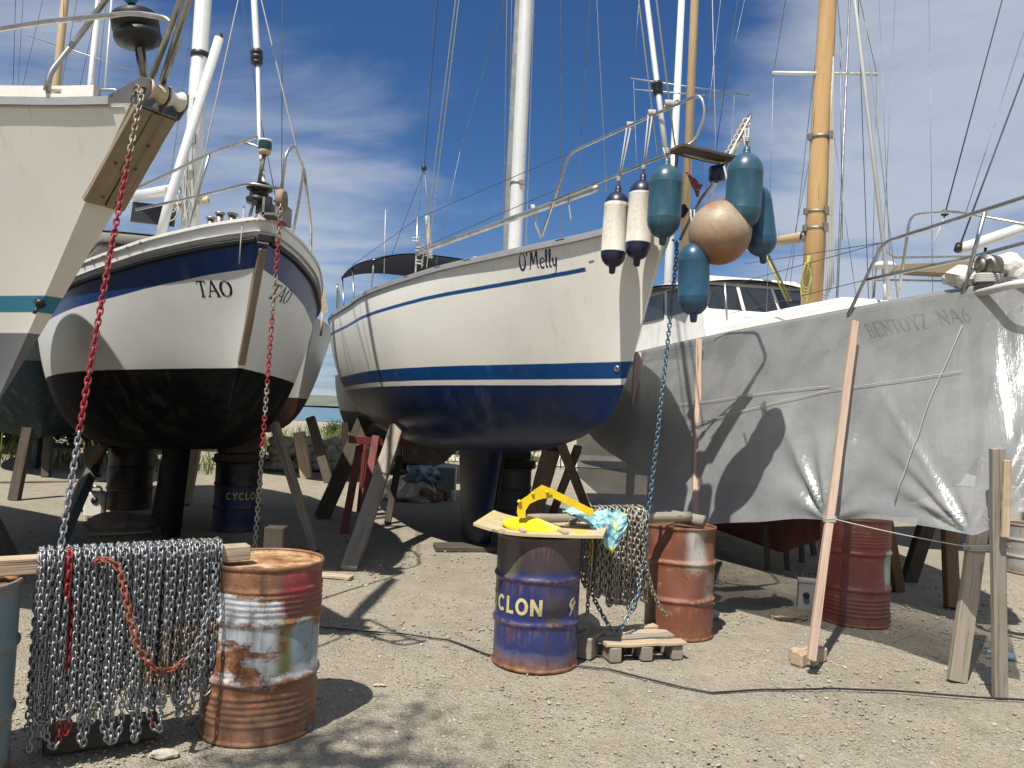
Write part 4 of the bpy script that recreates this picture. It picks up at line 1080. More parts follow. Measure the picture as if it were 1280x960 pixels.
fender('scuffed white fender with navy ends, shaded end of the row beside the hull stripe', 769, 287, 6.30, .105, .62, 'fender_white', (788, 160, 6.25), (2, 0)).__setitem__('label', 'scuffed white fender with navy ends hanging beside the end of the blue hull stripe')
fender('scuffed white fender with navy ends hanging between white and teal fenders', 800, 275, 6.15, .103, .64, 'fender_white', (815, 145, 6.1), (2, 0))
fender('teal fender hanging beside the upright white fender', 831, 252, 5.85, .128, .56, 'fender_teal', (834, 185, 5.9), (1, 0)).__setitem__('label', 'teal fender hanging against the right side of a white fender')
fender('bleached teal fender hanging upright in front of another teal fender', 930, 240, 5.72, .132, .58, 'fender_teal', (936, 160, 5.85), (2, 0))
fender('teal fender tilted behind another teal fender', 948, 276, 5.88, .118, .55, 'fender_blue', (934, 170, 5.9), (-9, 0)).__setitem__('label', 'teal fender tilted half hidden behind another teal fender')
fender('blue fender hanging lowest beneath the round buoy', 867, 349, 5.80, .118, .54, 'fender_blue', (868, 262, 5.84), (-2, 0))
c = P(900, 291, 5.80)
ball = thing('buoy_fender', 'round bleached orange buoy hanging among teal fenders', 'buoy', Matrix.Translation(c) @ Matrix.Rotation(R(14), 4, 'Y'), 'fenders hung at the bow')
pr = [(.012, .315), (.035, .31), (.04, .27), (.06, .235)] + [(.235 * math.sin(a), .235 * math.cos(a) + .01 * math.cos(a)) for a in [R(22 + k * 158 / 20) for k in range(20)]] + [(.001, -.245)]
MB().lathe(pr, 36).build('body', M['ball'], ball, 'local')
MB().lathe([(.041, .27), (.045, .255), (.068, .232), (.085, .215)], 24).build('collar', M['navy'], ball, 'local')
MB().tube([ball.matrix_world @ Vector((0, 0, .30)), P(905, 208, 5.9)], .007, 6).build('rope', M['rope'], ball)

# ------------------------------------------------------------------ B: grey boat behind the plastic sheet
TB = thing('sailboat', 'pale grey ketch with wooden mast behind a plastic sheet, lettered BENTOYZ NA6', 'sailboat', F_B, 'sailboats propped up ashore')
m_hB = hull_mat('grey_white_hull', (.62, .62, .60), [('z', -5, 1.02, (.20, .07, .065), .8), ('v', -.01, .03, (.3, .3, .3), .5)], rough=.45, dirt=.35)
hull_mesh(H_B).build('hull', m_hB, TB, 'local')
deck_mesh(H_B).build('deck', M['deck'], TB, 'local')
mb = MB()
for sd in (-1, 1): rail(mb, spath(H_B, sd, .01, .99), sd, [(-.05, .0), (-.05, .03), (.03, .03), (.035, .0), (.03, -.035), (.0, -.03)])
mb.build('gunwale', M['toerail'], TB, 'local')
mb = MB()
def lk(a, b):
    x = -2.0 - a * 7.0; zt = crv(H_B.zk, -x / 11.0) + .06; zbm = .22 if a > .22 else .22 + (.22 - a) / .22 * .55
    y = .12 * math.sin(PI * min(1, a * 1.0)) ** .5
    ang = b * 2 * PI
    return Vector((x, y * math.sin(ang) * (1), zt + (zbm - zt) * (1 - math.cos(ang)) / 2))
mb.grid(lambda a, b: Vector((-1.9 - a * 6.8, (.02 + .13 * math.sin(PI * a) ** .6) * (1 if b < .5 else -1) * (1 - (abs(2 * b - 1)) * 0) * (1 if 0 < b < 1 else 1) * (min(1, 4 * min(b, 1 - b) + .35)), (lambda zt, zz: zt + (zz - zt) * (1 - abs(2 * b - 1)))(crv(H_B.zk, (1.9 + a * 6.8) / 11.0) + .05, .22 + max(0, .25 - a) * 2.6))), 24, 16)
mb.build('long_keel', paint_mat('pink_red_bottom_paint', (.16, .052, .048), .85, .3, .4), TB, 'local')
p, s, t = hull_find(H_B, F_B, 1088, 423, -1)
p2, s2, t2 = hull_find(H_B, F_B, 1218, 402, -1)
wid = p2.x - p.x; hgt = .12; rot = math.atan2(p2.z - p.z, wid)
hull_text(TB, H_B, -1, p, 'BENTOYZ NA6', SERIF, hgt, M['ink'], wscale=wid / hgt / text_len('BENTOYZ NA6', SERIF), rot=rot)
coB, _ = house(TB, 'coachroof', -7.6, -1.5, 1.15, .55, 2.5, 3.02, M['deck'], .5, .15, round_=.10)
phB, ringB = house(TB, 'pilothouse', -7.4, -4.1, 1.18, .9, 2.6, 3.72, M['white_plastic'], .75, .2, round_=.12)
mb = MB(); mb.grid(lambda a, b: Vector((-7.45 + a * 2.75, (b - .5) * 2.1, 3.735 + .14 * (1 - (2 * b - 1) ** 2) - .22 * a ** 2.5)), 14, 12); mb.grid(lambda a, b: Vector((-7.45 + a * 2.75, (b - .5) * 2.1, 3.70 + .14 * (1 - (2 * b - 1) ** 2) - .22 * a ** 2.5)), 14, 12)
mb.build('roof', M['white_plastic'], phB, 'local')
for f0, f1 in ((.04, .26), (.30, .60), (.64, .93)): pane_on(ringB, 3.20, 3.58, 0, f0, f1, 'window', phB, M['glass'])
for f0, f1 in ((.05, .33), (.36, .64), (.67, .95)): pane_on(ringB, 3.20, 3.55, 1, f0, f1, 'window', phB, M['glass'])
mb = MB(); c = Vector((-5.9, -.3, 3.86)); mb.lathe([(.10, -.05), (.10, .09), (.0, .09)], 16, Matrix.Translation(c)); mb.build('vent', M['steel_dull'], phB, 'local')
# masts, boom, spreader
bb = XP(F_B, 1014, 388, -3.44); bt = XP(F_B, 1037, -40, -3.44); bd = (bt - bb).normalized(); BTOP = bb + bd * 10.5
msB = MB().tube([bb - bd * .7, bb + bd * 1.5, bb + bd * 4, BTOP], [.122, .118, .10, .085], 18).build('main_mast', M['mast_wood'], TB)
mb = MB()
for z in (.95, 1.15, 2.05): 
    c = bb + bd * z; mb.lathe([(.12, 0), (.127, .003), (.127, .03), (.12, .033)], 18, Matrix.Translation(c)); mb.box(c + Vector((.07, -.12, .02)), (.05, .04, .09)); mb.box(c + Vector((-.13, -.02, .02)), (.05, .05, .07)); mb.build('mast_fitting', M['steel_dull'], msB); mb = MB()
mb = MB()
for k in range(5): mb.tube(sagged(bb + bd * (2.6 + .1 * k) + Vector((.05, -.13, 0)), bb + bd * (.1 + .05 * k) + Vector((.12 + .02 * k, -.12, 0)), 0), .008, 5)
mb.build('halyard', M['rope'], msB)
mb = MB()
for k in range(6):
    c = bb + bd * (.30 + .015 * k) + Vector((-.10 - .012 * k, -.13 - .006 * k, 0)); mb.tube([c + Vector((.05 * math.cos(q) + .012 * (k - 3), .02 * math.sin(q * 2), (.24 - .02 * k) * math.sin(q))) for q in [j / 14 * 2 * PI for j in range(15)]], .006, 5)
mb.tube([bb + bd * .62 + Vector((-.11, -.13, 0)), bb + bd * .40 + Vector((-.13, -.14, 0))], .02, 6)
mb.build('rope_coil', M['rope_yellow'], msB)
mb = MB(); mb.tube([XP(F_B, 966, 91, -3.44), XP(F_B, 1097, 93, -3.44)], .022, 8); mb.build('spreader', M['alu'], msB)
bmB = MB().tube([XP(F_B, 1004, 296, -3.55), XP(F_B, 968, 302, -4.4), XP(F_B, 900, 314, -6.6), XP(F_B, 862, 318, -7.3)], .062, 14).build('boom', M['mast_tan'], TB)
c = XP(F_B, 1006, 296, -3.5); MB().lathe([(.03, -.05), (.07, -.04), (.045, 0), (.07, .04), (.03, .05)], 12, Matrix.Translation(c) @ Matrix.Rotation(PI / 2, 4, 'Y')).build('gooseneck', M['steel_dull'], bmB)
mb = MB()
for q in (0, 3): mb.tube([XP(F_B, 957 + q, 318, -4.6), XP(F_B, 984 + q * 1.6, 376, -4.3)], .014, 6)
mb.build('mainsheet', M['rope_yellow'], bmB)
zb0 = XP(F_B, 851, 410, -7.6); zt0 = XP(F_B, 870, -40, -7.6)
MB().tube([zb0, zt0, zt0 + (zt0 - zb0) * .6], [.078, .07, .06], 14).build('mizzen_mast', M['mast_tan'], TB)
sp = MB().tube([XP(F_B, 1066, -20, -2.6), XP(F_B, 1112, 372, -1.4)], .020, 8).build('inner_forestay', M['alu'], TB)
for a, b, m, r in (((1045, -20, -3.2), (1052, 60, -3.2), 'wire', .004), ((967, 91, -3.44), (985, -20, -3.44), 'wire', .004), ((967, 91, -3.44), (958, 400, -3.9), 'wire', .004), ((1096, 93, -3.44), (1070, -20, -3.44), 'wire', .004), ((1096, 93, -3.44), (1090, 380, -2.9), 'wire', .004),
                   ((1050, 30, -3.4), (1053, 300, -3.2), 'wire', .006), ((1072, -20, -2.8), (1086, 380, -2.2), 'wire_dark', .004), ((1030, -20, -3.6), (985, 380, -4.3), 'wire', .004), ((1020, 160, -3.6), (975, 385, -4.6), 'wire', .004), ((1040, 150, -3.4), (1072, 385, -2.6), 'wire', .004), ((1076, -20, -2.5), (1122, 372, -1.2), 'rope', .006)):
    MB().tube([XP(F_B, *a), XP(F_B, *b)], r, 5).build('shroud', M[m], TB)
def tubB(name, pts, r=.0155, par=None, m='steel', rad=.10): return MB().tube(round_path([XP(F_B, *q) for q in pts], rad), r, 10).build(name, M[m], par or TB)
puB = tubB('pulpit', [(1060, 394, -1.25), (1104, 303, -1.15), (1282, 246, .15), (1330, 232, .5)])
tubB('pulpit_rail', [(1082, 350, -1.2), (1212, 322, -.55), (1282, 303, .05), (1330, 292, .4)], .0145, puB)
tubB('pulpit_leg', [(1202, 372, -.45), (1232, 262, -.25)], .0155, puB)
tubB('pulpit_port_rail', [(1122, 376, -1.5), (1138, 268, -1.5), (1190, 264, -1.2), (1300, 284, -.4)], .013, puB)
for a, b in (((1104, 303, -1.15), (907, 358, -4.2)), ((1082, 350, -1.2), (912, 392, -4.2)), ((907, 358, -4.2), (850, 385, -6.2)), ((1104, 303, -1.15), (930, 330, -5.5))): wirepart(TB, 'lifeline', XP(F_B, *a), XP(F_B, *b), .004, M['wire_dark'])
tubB('stanchion', [(910, 420, -4.2), (906, 354, -4.2)], .014)
# windlass on the foredeck
mb = MB(); c = XP(F_B, 1240, 336, -.35)
mb.tube([c + Vector((-.09, -.03, .02)), c + Vector((.02, .0, .02))], .085, 18); mb.tube([c + Vector((-.12, -.03, .02)), c + Vector((-.09, -.03, .02))], .055, 14); mb.tube([c + Vector((.02, .0, .0)), c + Vector((.16, .05, -.02))], .06, 14)
mb.box(c + Vector((.02, .05, -.10)), (.30, .2, .06)); wl = mb.build('windlass', M['steel_dull'], TB)
mb = MB(); mb.stone(c + Vector((.14, .10, -.0)), .15, 3, .35, (1.3, 1, .9), seed=5); mb.stone(c + Vector((-.12, .12, -.06)), .11, 3, .35, (1.5, 1, .8), seed=8); mb.build('windlass_cover', M['white_plastic'], wl)
mb = MB()
for k in range(5): mb.tube([c + Vector((-.05 + .1 * math.cos(q), -.04 + .05 * math.sin(q), -.11 + .012 * k)) for q in [j / 12 * 2 * PI for j in range(13)]], .012, 5)
mb.build('rope_coil', M['rope'], wl)
tubB('anchor_roller_bar', [(1206, 371, -.55), (1270, 355, .15), (1330, 348, .4)], .03, m='white_plastic')

# ------------------------------------------------------------------ the plastic sheet hung from its gunwale
NS = 40
topn = [(.001, .0)] 
def btm(px, py, d): return F_B.inverted() @ P(px, py, d)
bot = [(0.0, P(1300, 640, 4.85)), (.10, P(1275, 640, 4.92)), (.16, P(1214, 669, 5.12)), (.30, P(1120, 660, 5.60)), (.44, P(1034, 650, 6.02)), (.60, P(940, 652, 6.5)), (.72, P(872, 655, 7.1)), (.86, P(790, 644, 7.9)), (1.0, P(722, 596, 8.9))]
def botp(a):
    return Vector((crv([(q, p.x) for q, p in bot], a), crv([(q, p.y) for q, p in bot], a), crv([(q, p.z) for q, p in bot], a)))
S_OF = [(0, .001), (.12, .03), (.44, .118), (.72, .29), (.86, .41), (1, .60)]
TIES = [(.44, 1.0), (.16, 1.0)]
def tarp_pt(a, b):
    s = crv(S_OF, a); t0 = F_B @ (H_B.pt(s, 0, -1) + Vector((0, -.040, .012))); e = botp(a)
    hp = None
    p = t0.lerp(e, b)
    # rests on the hull side where that stands out
    out = (F_B.to_3x3() @ Vector((.2, -1, 0))).normalized()
    p = p + out * (.10 * math.sin(PI * b) * sstep(.0, .3, a) - .0)
    w = mnoise.noise(Vector((a * 5, b * 2.2, 3))) * .04 * math.sin(PI * min(1, b * 1.0)) ** .5 + mnoise.noise(Vector((a * 22, b * 2.5, 8))) * .012 * min(1, b * 4)
    for ta, tb_ in TIES:
        da, db = (a - ta) * 4.2, (b - tb_) * 1.75; r = math.hypot(da, db); th = math.atan2(db, da)
        w += .028 * math.sin(th * 11 + 2 * math.sin(th * 3 + ta * 9)) * math.exp(-r * 1.9) * min(1, r * 7)
    for (a0, b0, a1, b1, am) in ((.16, 1.0, .40, .18, .022), (.16, 1.0, .10, .25, .018), (.44, 1.0, .30, .10, .016), (.44, 1.0, .60, .22, .018), (.16, 1.0, .34, .62, .026), (.44, 1.0, .27, .55, .022)):
        ux, uy = (a1 - a0) * 6, (b1 - b0) * 1.8; L2 = ux * ux + uy * uy; px_, py_ = (a - a0) * 6, (b - b0) * 1.8
        tt_ = (px_ * ux + py_ * uy) / L2; ds = (px_ * uy - py_ * ux) / math.sqrt(L2)
        if 0 < tt_ < 1: w += am * math.exp(-(ds / (.018 + .05 * tt_)) ** 2) * (1 - tt_) * min(1, tt_ * 8)
    low = sstep(.80, 1, b) * .012 * math.sin(a * 40)
    return p + out * (w) + Vector((0, 0, low * .4 + (.05 * math.sin(PI * (a - .16) / .28) * sstep(.6, 1, b) if .16 < a < .44 else 0)))
mb = MB(); mb.grid(tarp_pt, 220, 90, 0, True, lambda a, b: (a * 6, b * 1.8))
tarp = mb.build('plastic_sheet', M['tarp'], tag=('translucent grey plastic sheet hanging along the boat side', 'plastic sheet'), origin=F_B @ Vector((-3, -1.5, 1)))
mb = MB()
def on_sheet(a, b, n=.012):
    p = tarp_pt(a, b); q = tarp_pt(min(1, a + .004), b) - p; r_ = tarp_pt(a, min(1, b + .006)) - p; nn = q.cross(r_).normalized()
    if nn.y > 0: nn = -nn
    return p + nn * n
for A_, B_ in (((.16, .38), (.44, .42)), ((.44, .42), (.72, .52)), ((.44, .40), (.80, .40))):
    mb.tube([on_sheet(A_[0] + (B_[0] - A_[0]) * i / 14, A_[1] + (B_[1] - A_[1]) * i / 14, .02) for i in range(15)], .0035, 5)
mb.tube([on_sheet(.16 + (.30 - .16) * i / 10, .18 + .75 * i / 10, .02) for i in range(11)], .0035, 5)
def at_row(a, b, row):
    return min((a.lerp(b, i / 200) for i in range(201)), key=lambda p: abs(proj(p)[1] - row))
pa = G(1014, 826, .10); pb = YP(F_B, 1069, 402, -H_B.pt(.118, 0, 1).y - .22); pl0, pl1 = G(1196, 852), P(1250, 470, 5.55)
t1, t2 = at_row(pa, pb, 648), at_row(pl0, pl1, 684)
mb.tube(sagged(t1 + Vector((.03, -.04, 0)), t2 + Vector((-.06, -.045, 0)), .01), .004, 5); mb.tube(sagged(t2 + Vector((.06, -.045, 0)), P(1262, 683, 4.98), .0), .004, 5)
for c, rx, ry in ((t1, .042, .036), (t2, .078, .040)):
    for k in range(4): mb.tube([c + Vector((rx * math.copysign(abs(math.cos(q)) ** .5, math.cos(q)), ry * math.copysign(abs(math.sin(q)) ** .5, math.sin(q)), -.02 + .011 * k + .004 * math.cos(q))) for q in [j / 16 * 2 * PI for j in range(17)]], .004, 5)
mb.build('tie_cord', M['rope'], tag=('thin pale cord stretched across the plastic sheet', 'cord'), origin=P(1034, 648, 5.66))
# ------------------------------------------------------------------ wooden props and posts
def post(label, a, b, w, h, mat, up=None, name='timber_prop', cat='prop', group='timber props', seg=10, jit=.002, bow=0.0):
    mb = MB(); mb.plank(a, b, w, h, up=up, ch=.006, seg=seg, jit=jit, bow=bow)
    lo = a if a[2] < b[2] else b
    return mb.build(name, M[mat], tag=(label, cat, group), origin=Vector(lo))
def hull_touch(H, F, px, py, side, gap=.02):
    p, s, t = hull_find(H, F, px, py, side); n = H.solve(p.x, p.z, side)[1]; return F @ (p + n * gap)
# sheet posts
pb = pa + (pb - pa) * 1.0
post('pinkish wooden post standing on a cut block before the sheet', pa, pb, .058, .045, 'wood_pink', up=(0, 1, 0), group='sheet posts')
pt = F_B @ (H_B.pt(.29, 0, -1) + Vector((0, -.10, .0))); bs = G(856, 745, 0)
post('pinkish wooden post rising behind the battered rusty drum', tarp_pt(.72, 1.0) + Vector((-.10, -.34, -.55)), tarp_pt(.72, 0.02) + Vector((-.05, -.24, 0)), .065, .05, 'wood_pink', up=(0, 1, 0), group='sheet posts')
post('pinkish wooden post beside the blue hanging chain', tarp_pt(.86, 1.0) + Vector((-.11, -.36, -.75)), tarp_pt(.86, 0.02) + Vector((-.05, -.24, 0)), .085, .05, 'wood_pink', up=(0, 1, 0), group='sheet posts')
c = G(1016, 822, .05); mb = MB(); mb.plank(c + Vector((-.15, -.06, 0)), c + Vector((.12, .13, 0)), .10, .10, ch=.012, jit=.006); mb.plank(c + Vector((-.12, .10, 0)), c + Vector((.0, -.07, .0)), .07, .09, ch=.012, jit=.004)
mb.build('wood_block', M['wood_fresh'], tag=('split wooden block under the foot of the pinkish post', 'wood block', 'wood blocks'), origin=c)
# pair of planks at the right
post('broad grey plank with red paint smear leaning at the sheet corner', G(1196, 852), P(1250, 470, 5.55), .125, .05, 'wood_red', up=(0, 1, 0), group='sheet posts', jit=.003)
post('narrow upright grey plank beside the leaning broad one', G(1250, 872), P(1246, 560, 4.98), .085, .05, 'wood_gray', up=(0, 1, 0), group='sheet posts')
post('short pale batten fixed above the upright grey plank', P(1256, 672, 4.95), P(1259, 575, 4.95), .05, .03, 'wood_fresh', up=(0, 1, 0), name='wood_batten', cat='batten', group='sheet posts')
post('dark timber leaning behind the planks at the frame edge', G(1320, 800), P(1270, 520, 5.9), .10, .08, 'wood_gray', up=(0, 1, 0), group='sheet posts')
# hull props
post('broad grey timber prop with teal stains under the TAO hull', G(64, 702), hull_touch(H_TAO, F_TAO, 138, 535, -1), .19, .10, 'wood_teal', up=(0, 1, 0))
post('grey timber prop leaning in from the right of the TAO keel', G(394, 690), hull_touch(H_TAO, F_TAO, 341, 528, 1), .10, .10, 'wood_gray', up=(0, 1, 0))
post('brown timber prop leaning behind the broad teal stained one', G(88, 634), P(130, 555, 9.6), .13, .08, 'wood_brown', up=(0, 1, 0))
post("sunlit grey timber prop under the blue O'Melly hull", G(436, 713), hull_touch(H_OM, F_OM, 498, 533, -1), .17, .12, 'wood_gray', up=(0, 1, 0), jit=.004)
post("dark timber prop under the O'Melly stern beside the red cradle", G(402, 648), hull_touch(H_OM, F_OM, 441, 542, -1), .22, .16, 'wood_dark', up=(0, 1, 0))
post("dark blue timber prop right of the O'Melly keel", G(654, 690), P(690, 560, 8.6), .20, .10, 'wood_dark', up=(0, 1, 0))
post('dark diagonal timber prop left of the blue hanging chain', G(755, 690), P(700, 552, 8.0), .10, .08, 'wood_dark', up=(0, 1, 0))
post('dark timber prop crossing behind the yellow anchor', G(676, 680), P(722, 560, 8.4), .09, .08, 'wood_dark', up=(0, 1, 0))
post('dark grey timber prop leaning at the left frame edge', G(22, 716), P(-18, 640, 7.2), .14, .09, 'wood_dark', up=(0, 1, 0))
# timber stub behind the rusty drum
c = G(342, 722); mb = MB(); mb.plank(c, c + Vector((0, 0, .50)), .19, .16, up=(0, 1, 0), ch=.008, seg=3); mb.build('wood_block', M['wood_dark'], tag=('upright dark timber stub behind the rusty white drum', 'wood block', 'wood blocks'), origin=c)

# ------------------------------------------------------------------ drums
def dents(lst):
    def f(p, a, z):
        k = 0
        for da, dz, wa, wz, amp in lst:
            d = (a - da + PI) % (2 * PI) - PI
            k += amp * math.exp(-(d / wa) ** 2 - ((z - dz) / wz) ** 2)
        rr = math.hypot(p.x, p.y); s = (rr - k) / rr if rr > .05 else 1
        return Vector((p.x * s, p.y * s, p.z))
    return f
def drum_prof(r, h, ribs):
    pr = [(r * .985, 0), (r + .007, .002), (r + .008, .018), (r, .026)]
    feats = [(h * .345, .014, .018), (h * .68, .014, .018)] + ribs
    n = 110
    for i in range(n + 1):
        z = .028 + (h - .056) * i / n
        e = sum(a * math.exp(-((z - zc) / w) ** 2) for zc, a, w in feats)
        pr.append((r + e, z))
    pr += [(r, h - .026), (r + .007, h - .020), (r + .009, h - .006), (r + .006, h), (r - .004, h), (r - .007, h - .008)]
    return pr
def drum(label, pos, mat, rot=0, r=.287, h=.88, ribs=(), dent=(), lidmat='rust', scale=1, tilt=0, group='oil drums', n=72, text=None, open_=False):
    Mx = Matrix.Translation(pos) @ Matrix.Rotation(R(tilt), 4, 'X') @ Matrix.Rotation(R(rot), 4, 'Z')
    root = thing('oil_drum', label, 'oil drum', Mx, group)
    w = dents(dent)
    MB().lathe(drum_prof(r, h, list(ribs)), n, warp=w).build('body', mat, root, 'local')
    MB().lathe([(.001, h - .018), (r * .3, h - .019), (r * .82, h - .020), (r * .86, h - .030), (r - .006, h - .030), (r - .006, h - .012)], n, warp=w).build('lid', M[lidmat] if isinstance(lidmat, str) else lidmat, root, 'local')
    if text:
        word, font, hh, ang0, z0, mt, wd = text
        def place(u, v, nn):
            a = ang0 + u / r; p = w(Vector(((r + .002) * math.cos(a), (r + .002) * math.sin(a), z0 + v)), a % (2 * PI), z0 + v); return p + Vector((math.cos(a), math.sin(a), 0)) * nn
        lettering(word, font, place, hh, 0, .06, wd).build('lettering', mt, root, 'local')
    return root
# angle convention: the drum's own -90 degrees faces the camera when rot = 0
def m_ang(a0, a1, soft=.05): return lambda t, z, ang, w, n: t.math('MULTIPLY', t.ss(a0 - soft, a0 + soft, t.math('ADD', ang, w)), t.ss(a1 - soft, a1 + soft, t.math('ADD', ang, w), 1, 0))
def m_z(z0, z1, soft=.012): return lambda t, z, ang, w, n: t.band(z, z0, z1, soft)
def m_and(f, g): return lambda t, z, ang, w, n: t.math('MULTIPLY', f(t, z, ang, w, n), g(t, z, ang, w, n))
def lid_mat(name, a, b):
    t = NT(name); o = t.tc('Object'); n = t.noise(o, 6, 6, .7); f = t.noise(o, 30, 4, .65)
    c = t.ramp(n, [(.3, tuple(q * .4 for q in b)), (.45, b), (.6, a), (.75, tuple(min(1, q * 1.3) for q in a))]); c = t.mix(t.math('MULTIPLY', t.ss(.5, .7, f), .5), c, tuple(q * .5 for q in b))
    return t.done(t.bsdf(c, .85, 0, t.bump(f, .2, .005), spec=.2))
md1 = drum_mat('rusty_white_drum', [(None, (.20, .095, .055)), (m_z(.30, .74), (.56, .58, .58)), (m_and(m_z(.33, .62), m_ang(-1.02, -.70, .14)), (.19, .17, .065)), (m_and(m_z(.36, .60), m_ang(-.72, .1, .14)), (.22, .32, .36)), (m_and(m_z(.63, .84), m_ang(-.98, .3, .10)), (.24, .025, .03)), (m_and(m_z(.60, .72), m_ang(-.9, .3)), (.15, .05, .035)), (m_and(m_z(.18, .225), m_ang(-1.45, -1.25)), (.50, .13, .06))], rust=.66, low_rust=.35, grime=.45)
d1 = G(322, 906); d1c = Vector((d1.x, 4.14, 0))
ribs1 = [(.645 + .028 * k, .008, .009) for k in range(5)] + [(.10 + .032 * k, .007, .010) for k in range(5)]
drum('rusty white oil drum with a red patch, carrying the long chain beam', d1c, md1, rot=0, r=.29, ribs=ribs1, dent=[(-1.6, .88, .3, .05, .012), (-.7, .88, .35, .05, .015), (-2.0, .6, .5, .2, .012), (-1.1, .2, .5, .12, .018), (-.9, .45, .4, .2, .01)], lidmat=lid_mat('rusty_lid', (.46, .33, .19), (.30, .14, .06)))
md2 = drum_mat('pale_blue_drum', [(None, (.15, .235, .27)), (m_z(.80, .95), (.20, .21, .20)), (m_z(-.1, .1), (.10, .10, .09))], rust=.28, low_rust=.4, grime=.4, seed=2)
d2c = Vector((-2.41, 3.34, 0))
drum('pale blue oil drum with rusty rim cut by the left edge', d2c, md2, r=.29, ribs=[(.09, .006, .01)], dent=[(-.9, .5, .5, .2, .012)], lidmat=lid_mat('rusty_lid_brown', (.34, .2, .1), (.2, .09, .04)))
md3 = drum_mat('dark_blue_drum', [(None, (.022, .031, .118)), (m_z(.66, .9), (.05, .038, .045)), (m_and(m_z(.62, .9), m_ang(-3.2, -2.1, .1)), (.10, .085, .075)), (m_and(m_z(.30, .52, .04), m_ang(-1.4, -.9, .12)), (.05, .04, .05)), (m_z(-.1, .13), (.045, .07, .17))], rust=.27, low_rust=.95, grime=.75, seed=5, rough=.3)
d3 = G(667, 815); d3c = Vector((d3.x, 5.42, 0))
lx = (668 - 640)
drum('dark blue oil drum lettered CYCLON under the yellow anchor', d3c, md3, r=.292, h=.89, ribs=[], dent=[(-1.55, .30, .35, .09, .022), (-1.1, .36, .4, .05, .020), (-2.1, .55, .3, .1, .008), (-.9, .28, .3, .1, .018)], lidmat='rust', text=('CYCLON', BOLD, .112, R(-192), .375, M['ink_yellow'], 1.0))
r3 = bpy.data.objects.get([o.name for o in WORLD if o.get('label', '').startswith('dark blue oil drum lettered')][0])
def emb(u, v, n): a = R(-46) + u / .294; return Vector((.2955 * math.cos(a), .2955 * math.sin(a), .375 + v)) + Vector((math.cos(a), math.sin(a), 0)) * n
lettering('S', {'S': (1, [([(.55, 1.1), (.25, .95), (.12, .7), (.3, .5), (.55, .45)], .16, .3), ([(.7, .85), (.45, .6), (.25, .15), (.1, -.05)], .3, .06)])}, emb, .10).build('emblem', M['ink_yellow'], r3, 'local')
md4 = drum_mat('red_brown_rusty_drum', [(None, (.17, .058, .034)), (m_and(m_z(.55, .86, .05), m_ang(-1.55, -.9, .2)), (.34, .33, .30)), (m_and(m_z(.3, .5, .05), m_ang(-.9, -.2, .2)), (.30, .28, .24))], rust=.55, low_rust=.7, grime=.5, seed=8)
d4 = G(846, 789); d4c = Vector((d4.x, 6.30, 0))
drum('battered reddish brown drum with crumpled top behind the pallet', d4c, md4, r=.272, h=.87, dent=[(-1.9, .62, .5, .18, .035), (-1.0, .75, .5, .12, .05), (-.8, .3, .4, .2, .02), (2, .7, .6, .2, .05), (-1.5, .86, .3, .08, .05), (-2.4, .84, .4, .1, .06), (-1.7, .45, .3, .12, .02)], lidmat='rust', ribs=[])
md5 = drum_mat('dull_red_drum', [(None, (.155, .030, .026)), (m_and(m_z(.36, .66, .03), m_ang(-.95, -.35, .08)), (.30, .37, .31))], rust=.20, low_rust=.5, grime=.35, seed=11)
d5 = G(1070, 778); d5c = Vector((d5.x, 6.95, 0))
ribs5 = [(.70 + .028 * k, .006, .008) for k in range(5)] + [(.10 + .035 * k, .006, .009) for k in range(5)]
drum('dull red ribbed oil drum standing behind the pinkish post', d5c, md5, r=.292, h=.93, ribs=ribs5, dent=[(-.9, .52, .35, .15, .02)], lidmat='rust')
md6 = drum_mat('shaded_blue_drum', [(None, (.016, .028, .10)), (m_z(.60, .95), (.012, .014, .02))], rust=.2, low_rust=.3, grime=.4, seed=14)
d6 = G(288, 664)
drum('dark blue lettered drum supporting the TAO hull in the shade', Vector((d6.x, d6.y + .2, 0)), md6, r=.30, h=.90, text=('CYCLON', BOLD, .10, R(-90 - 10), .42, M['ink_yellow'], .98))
md7 = drum_mat('black_drum', [(None, (.03, .028, .026))], rust=.35, low_rust=.5, grime=.5, seed=17)
d7 = G(140, 648)
drum('black rusty drum under the TAO hull beside white jerrycan', Vector((d7.x + .05, d7.y + .35, 0.10)), md7, r=.30, h=.88, lidmat='rust')
md8 = drum_mat('grey_drum', [(None, (.13, .135, .14))], rust=.2, low_rust=.3, grime=.4, seed=20)
d8 = G(634, 662)
drum("grey drum under the O'Melly hull right of the keel", Vector((d8.x, d8.y + .25, 0)), md8, r=.33, h=.90, lidmat='rust')
d9 = G(1288, 716); drum('grey white drum in the shade at the right edge', Vector((d9.x, d9.y, 0)), drum_mat('pale_drum', [(None, (.30, .30, .28))], rust=.3, low_rust=.6, seed=23), r=.29, h=.62, lidmat='rust')
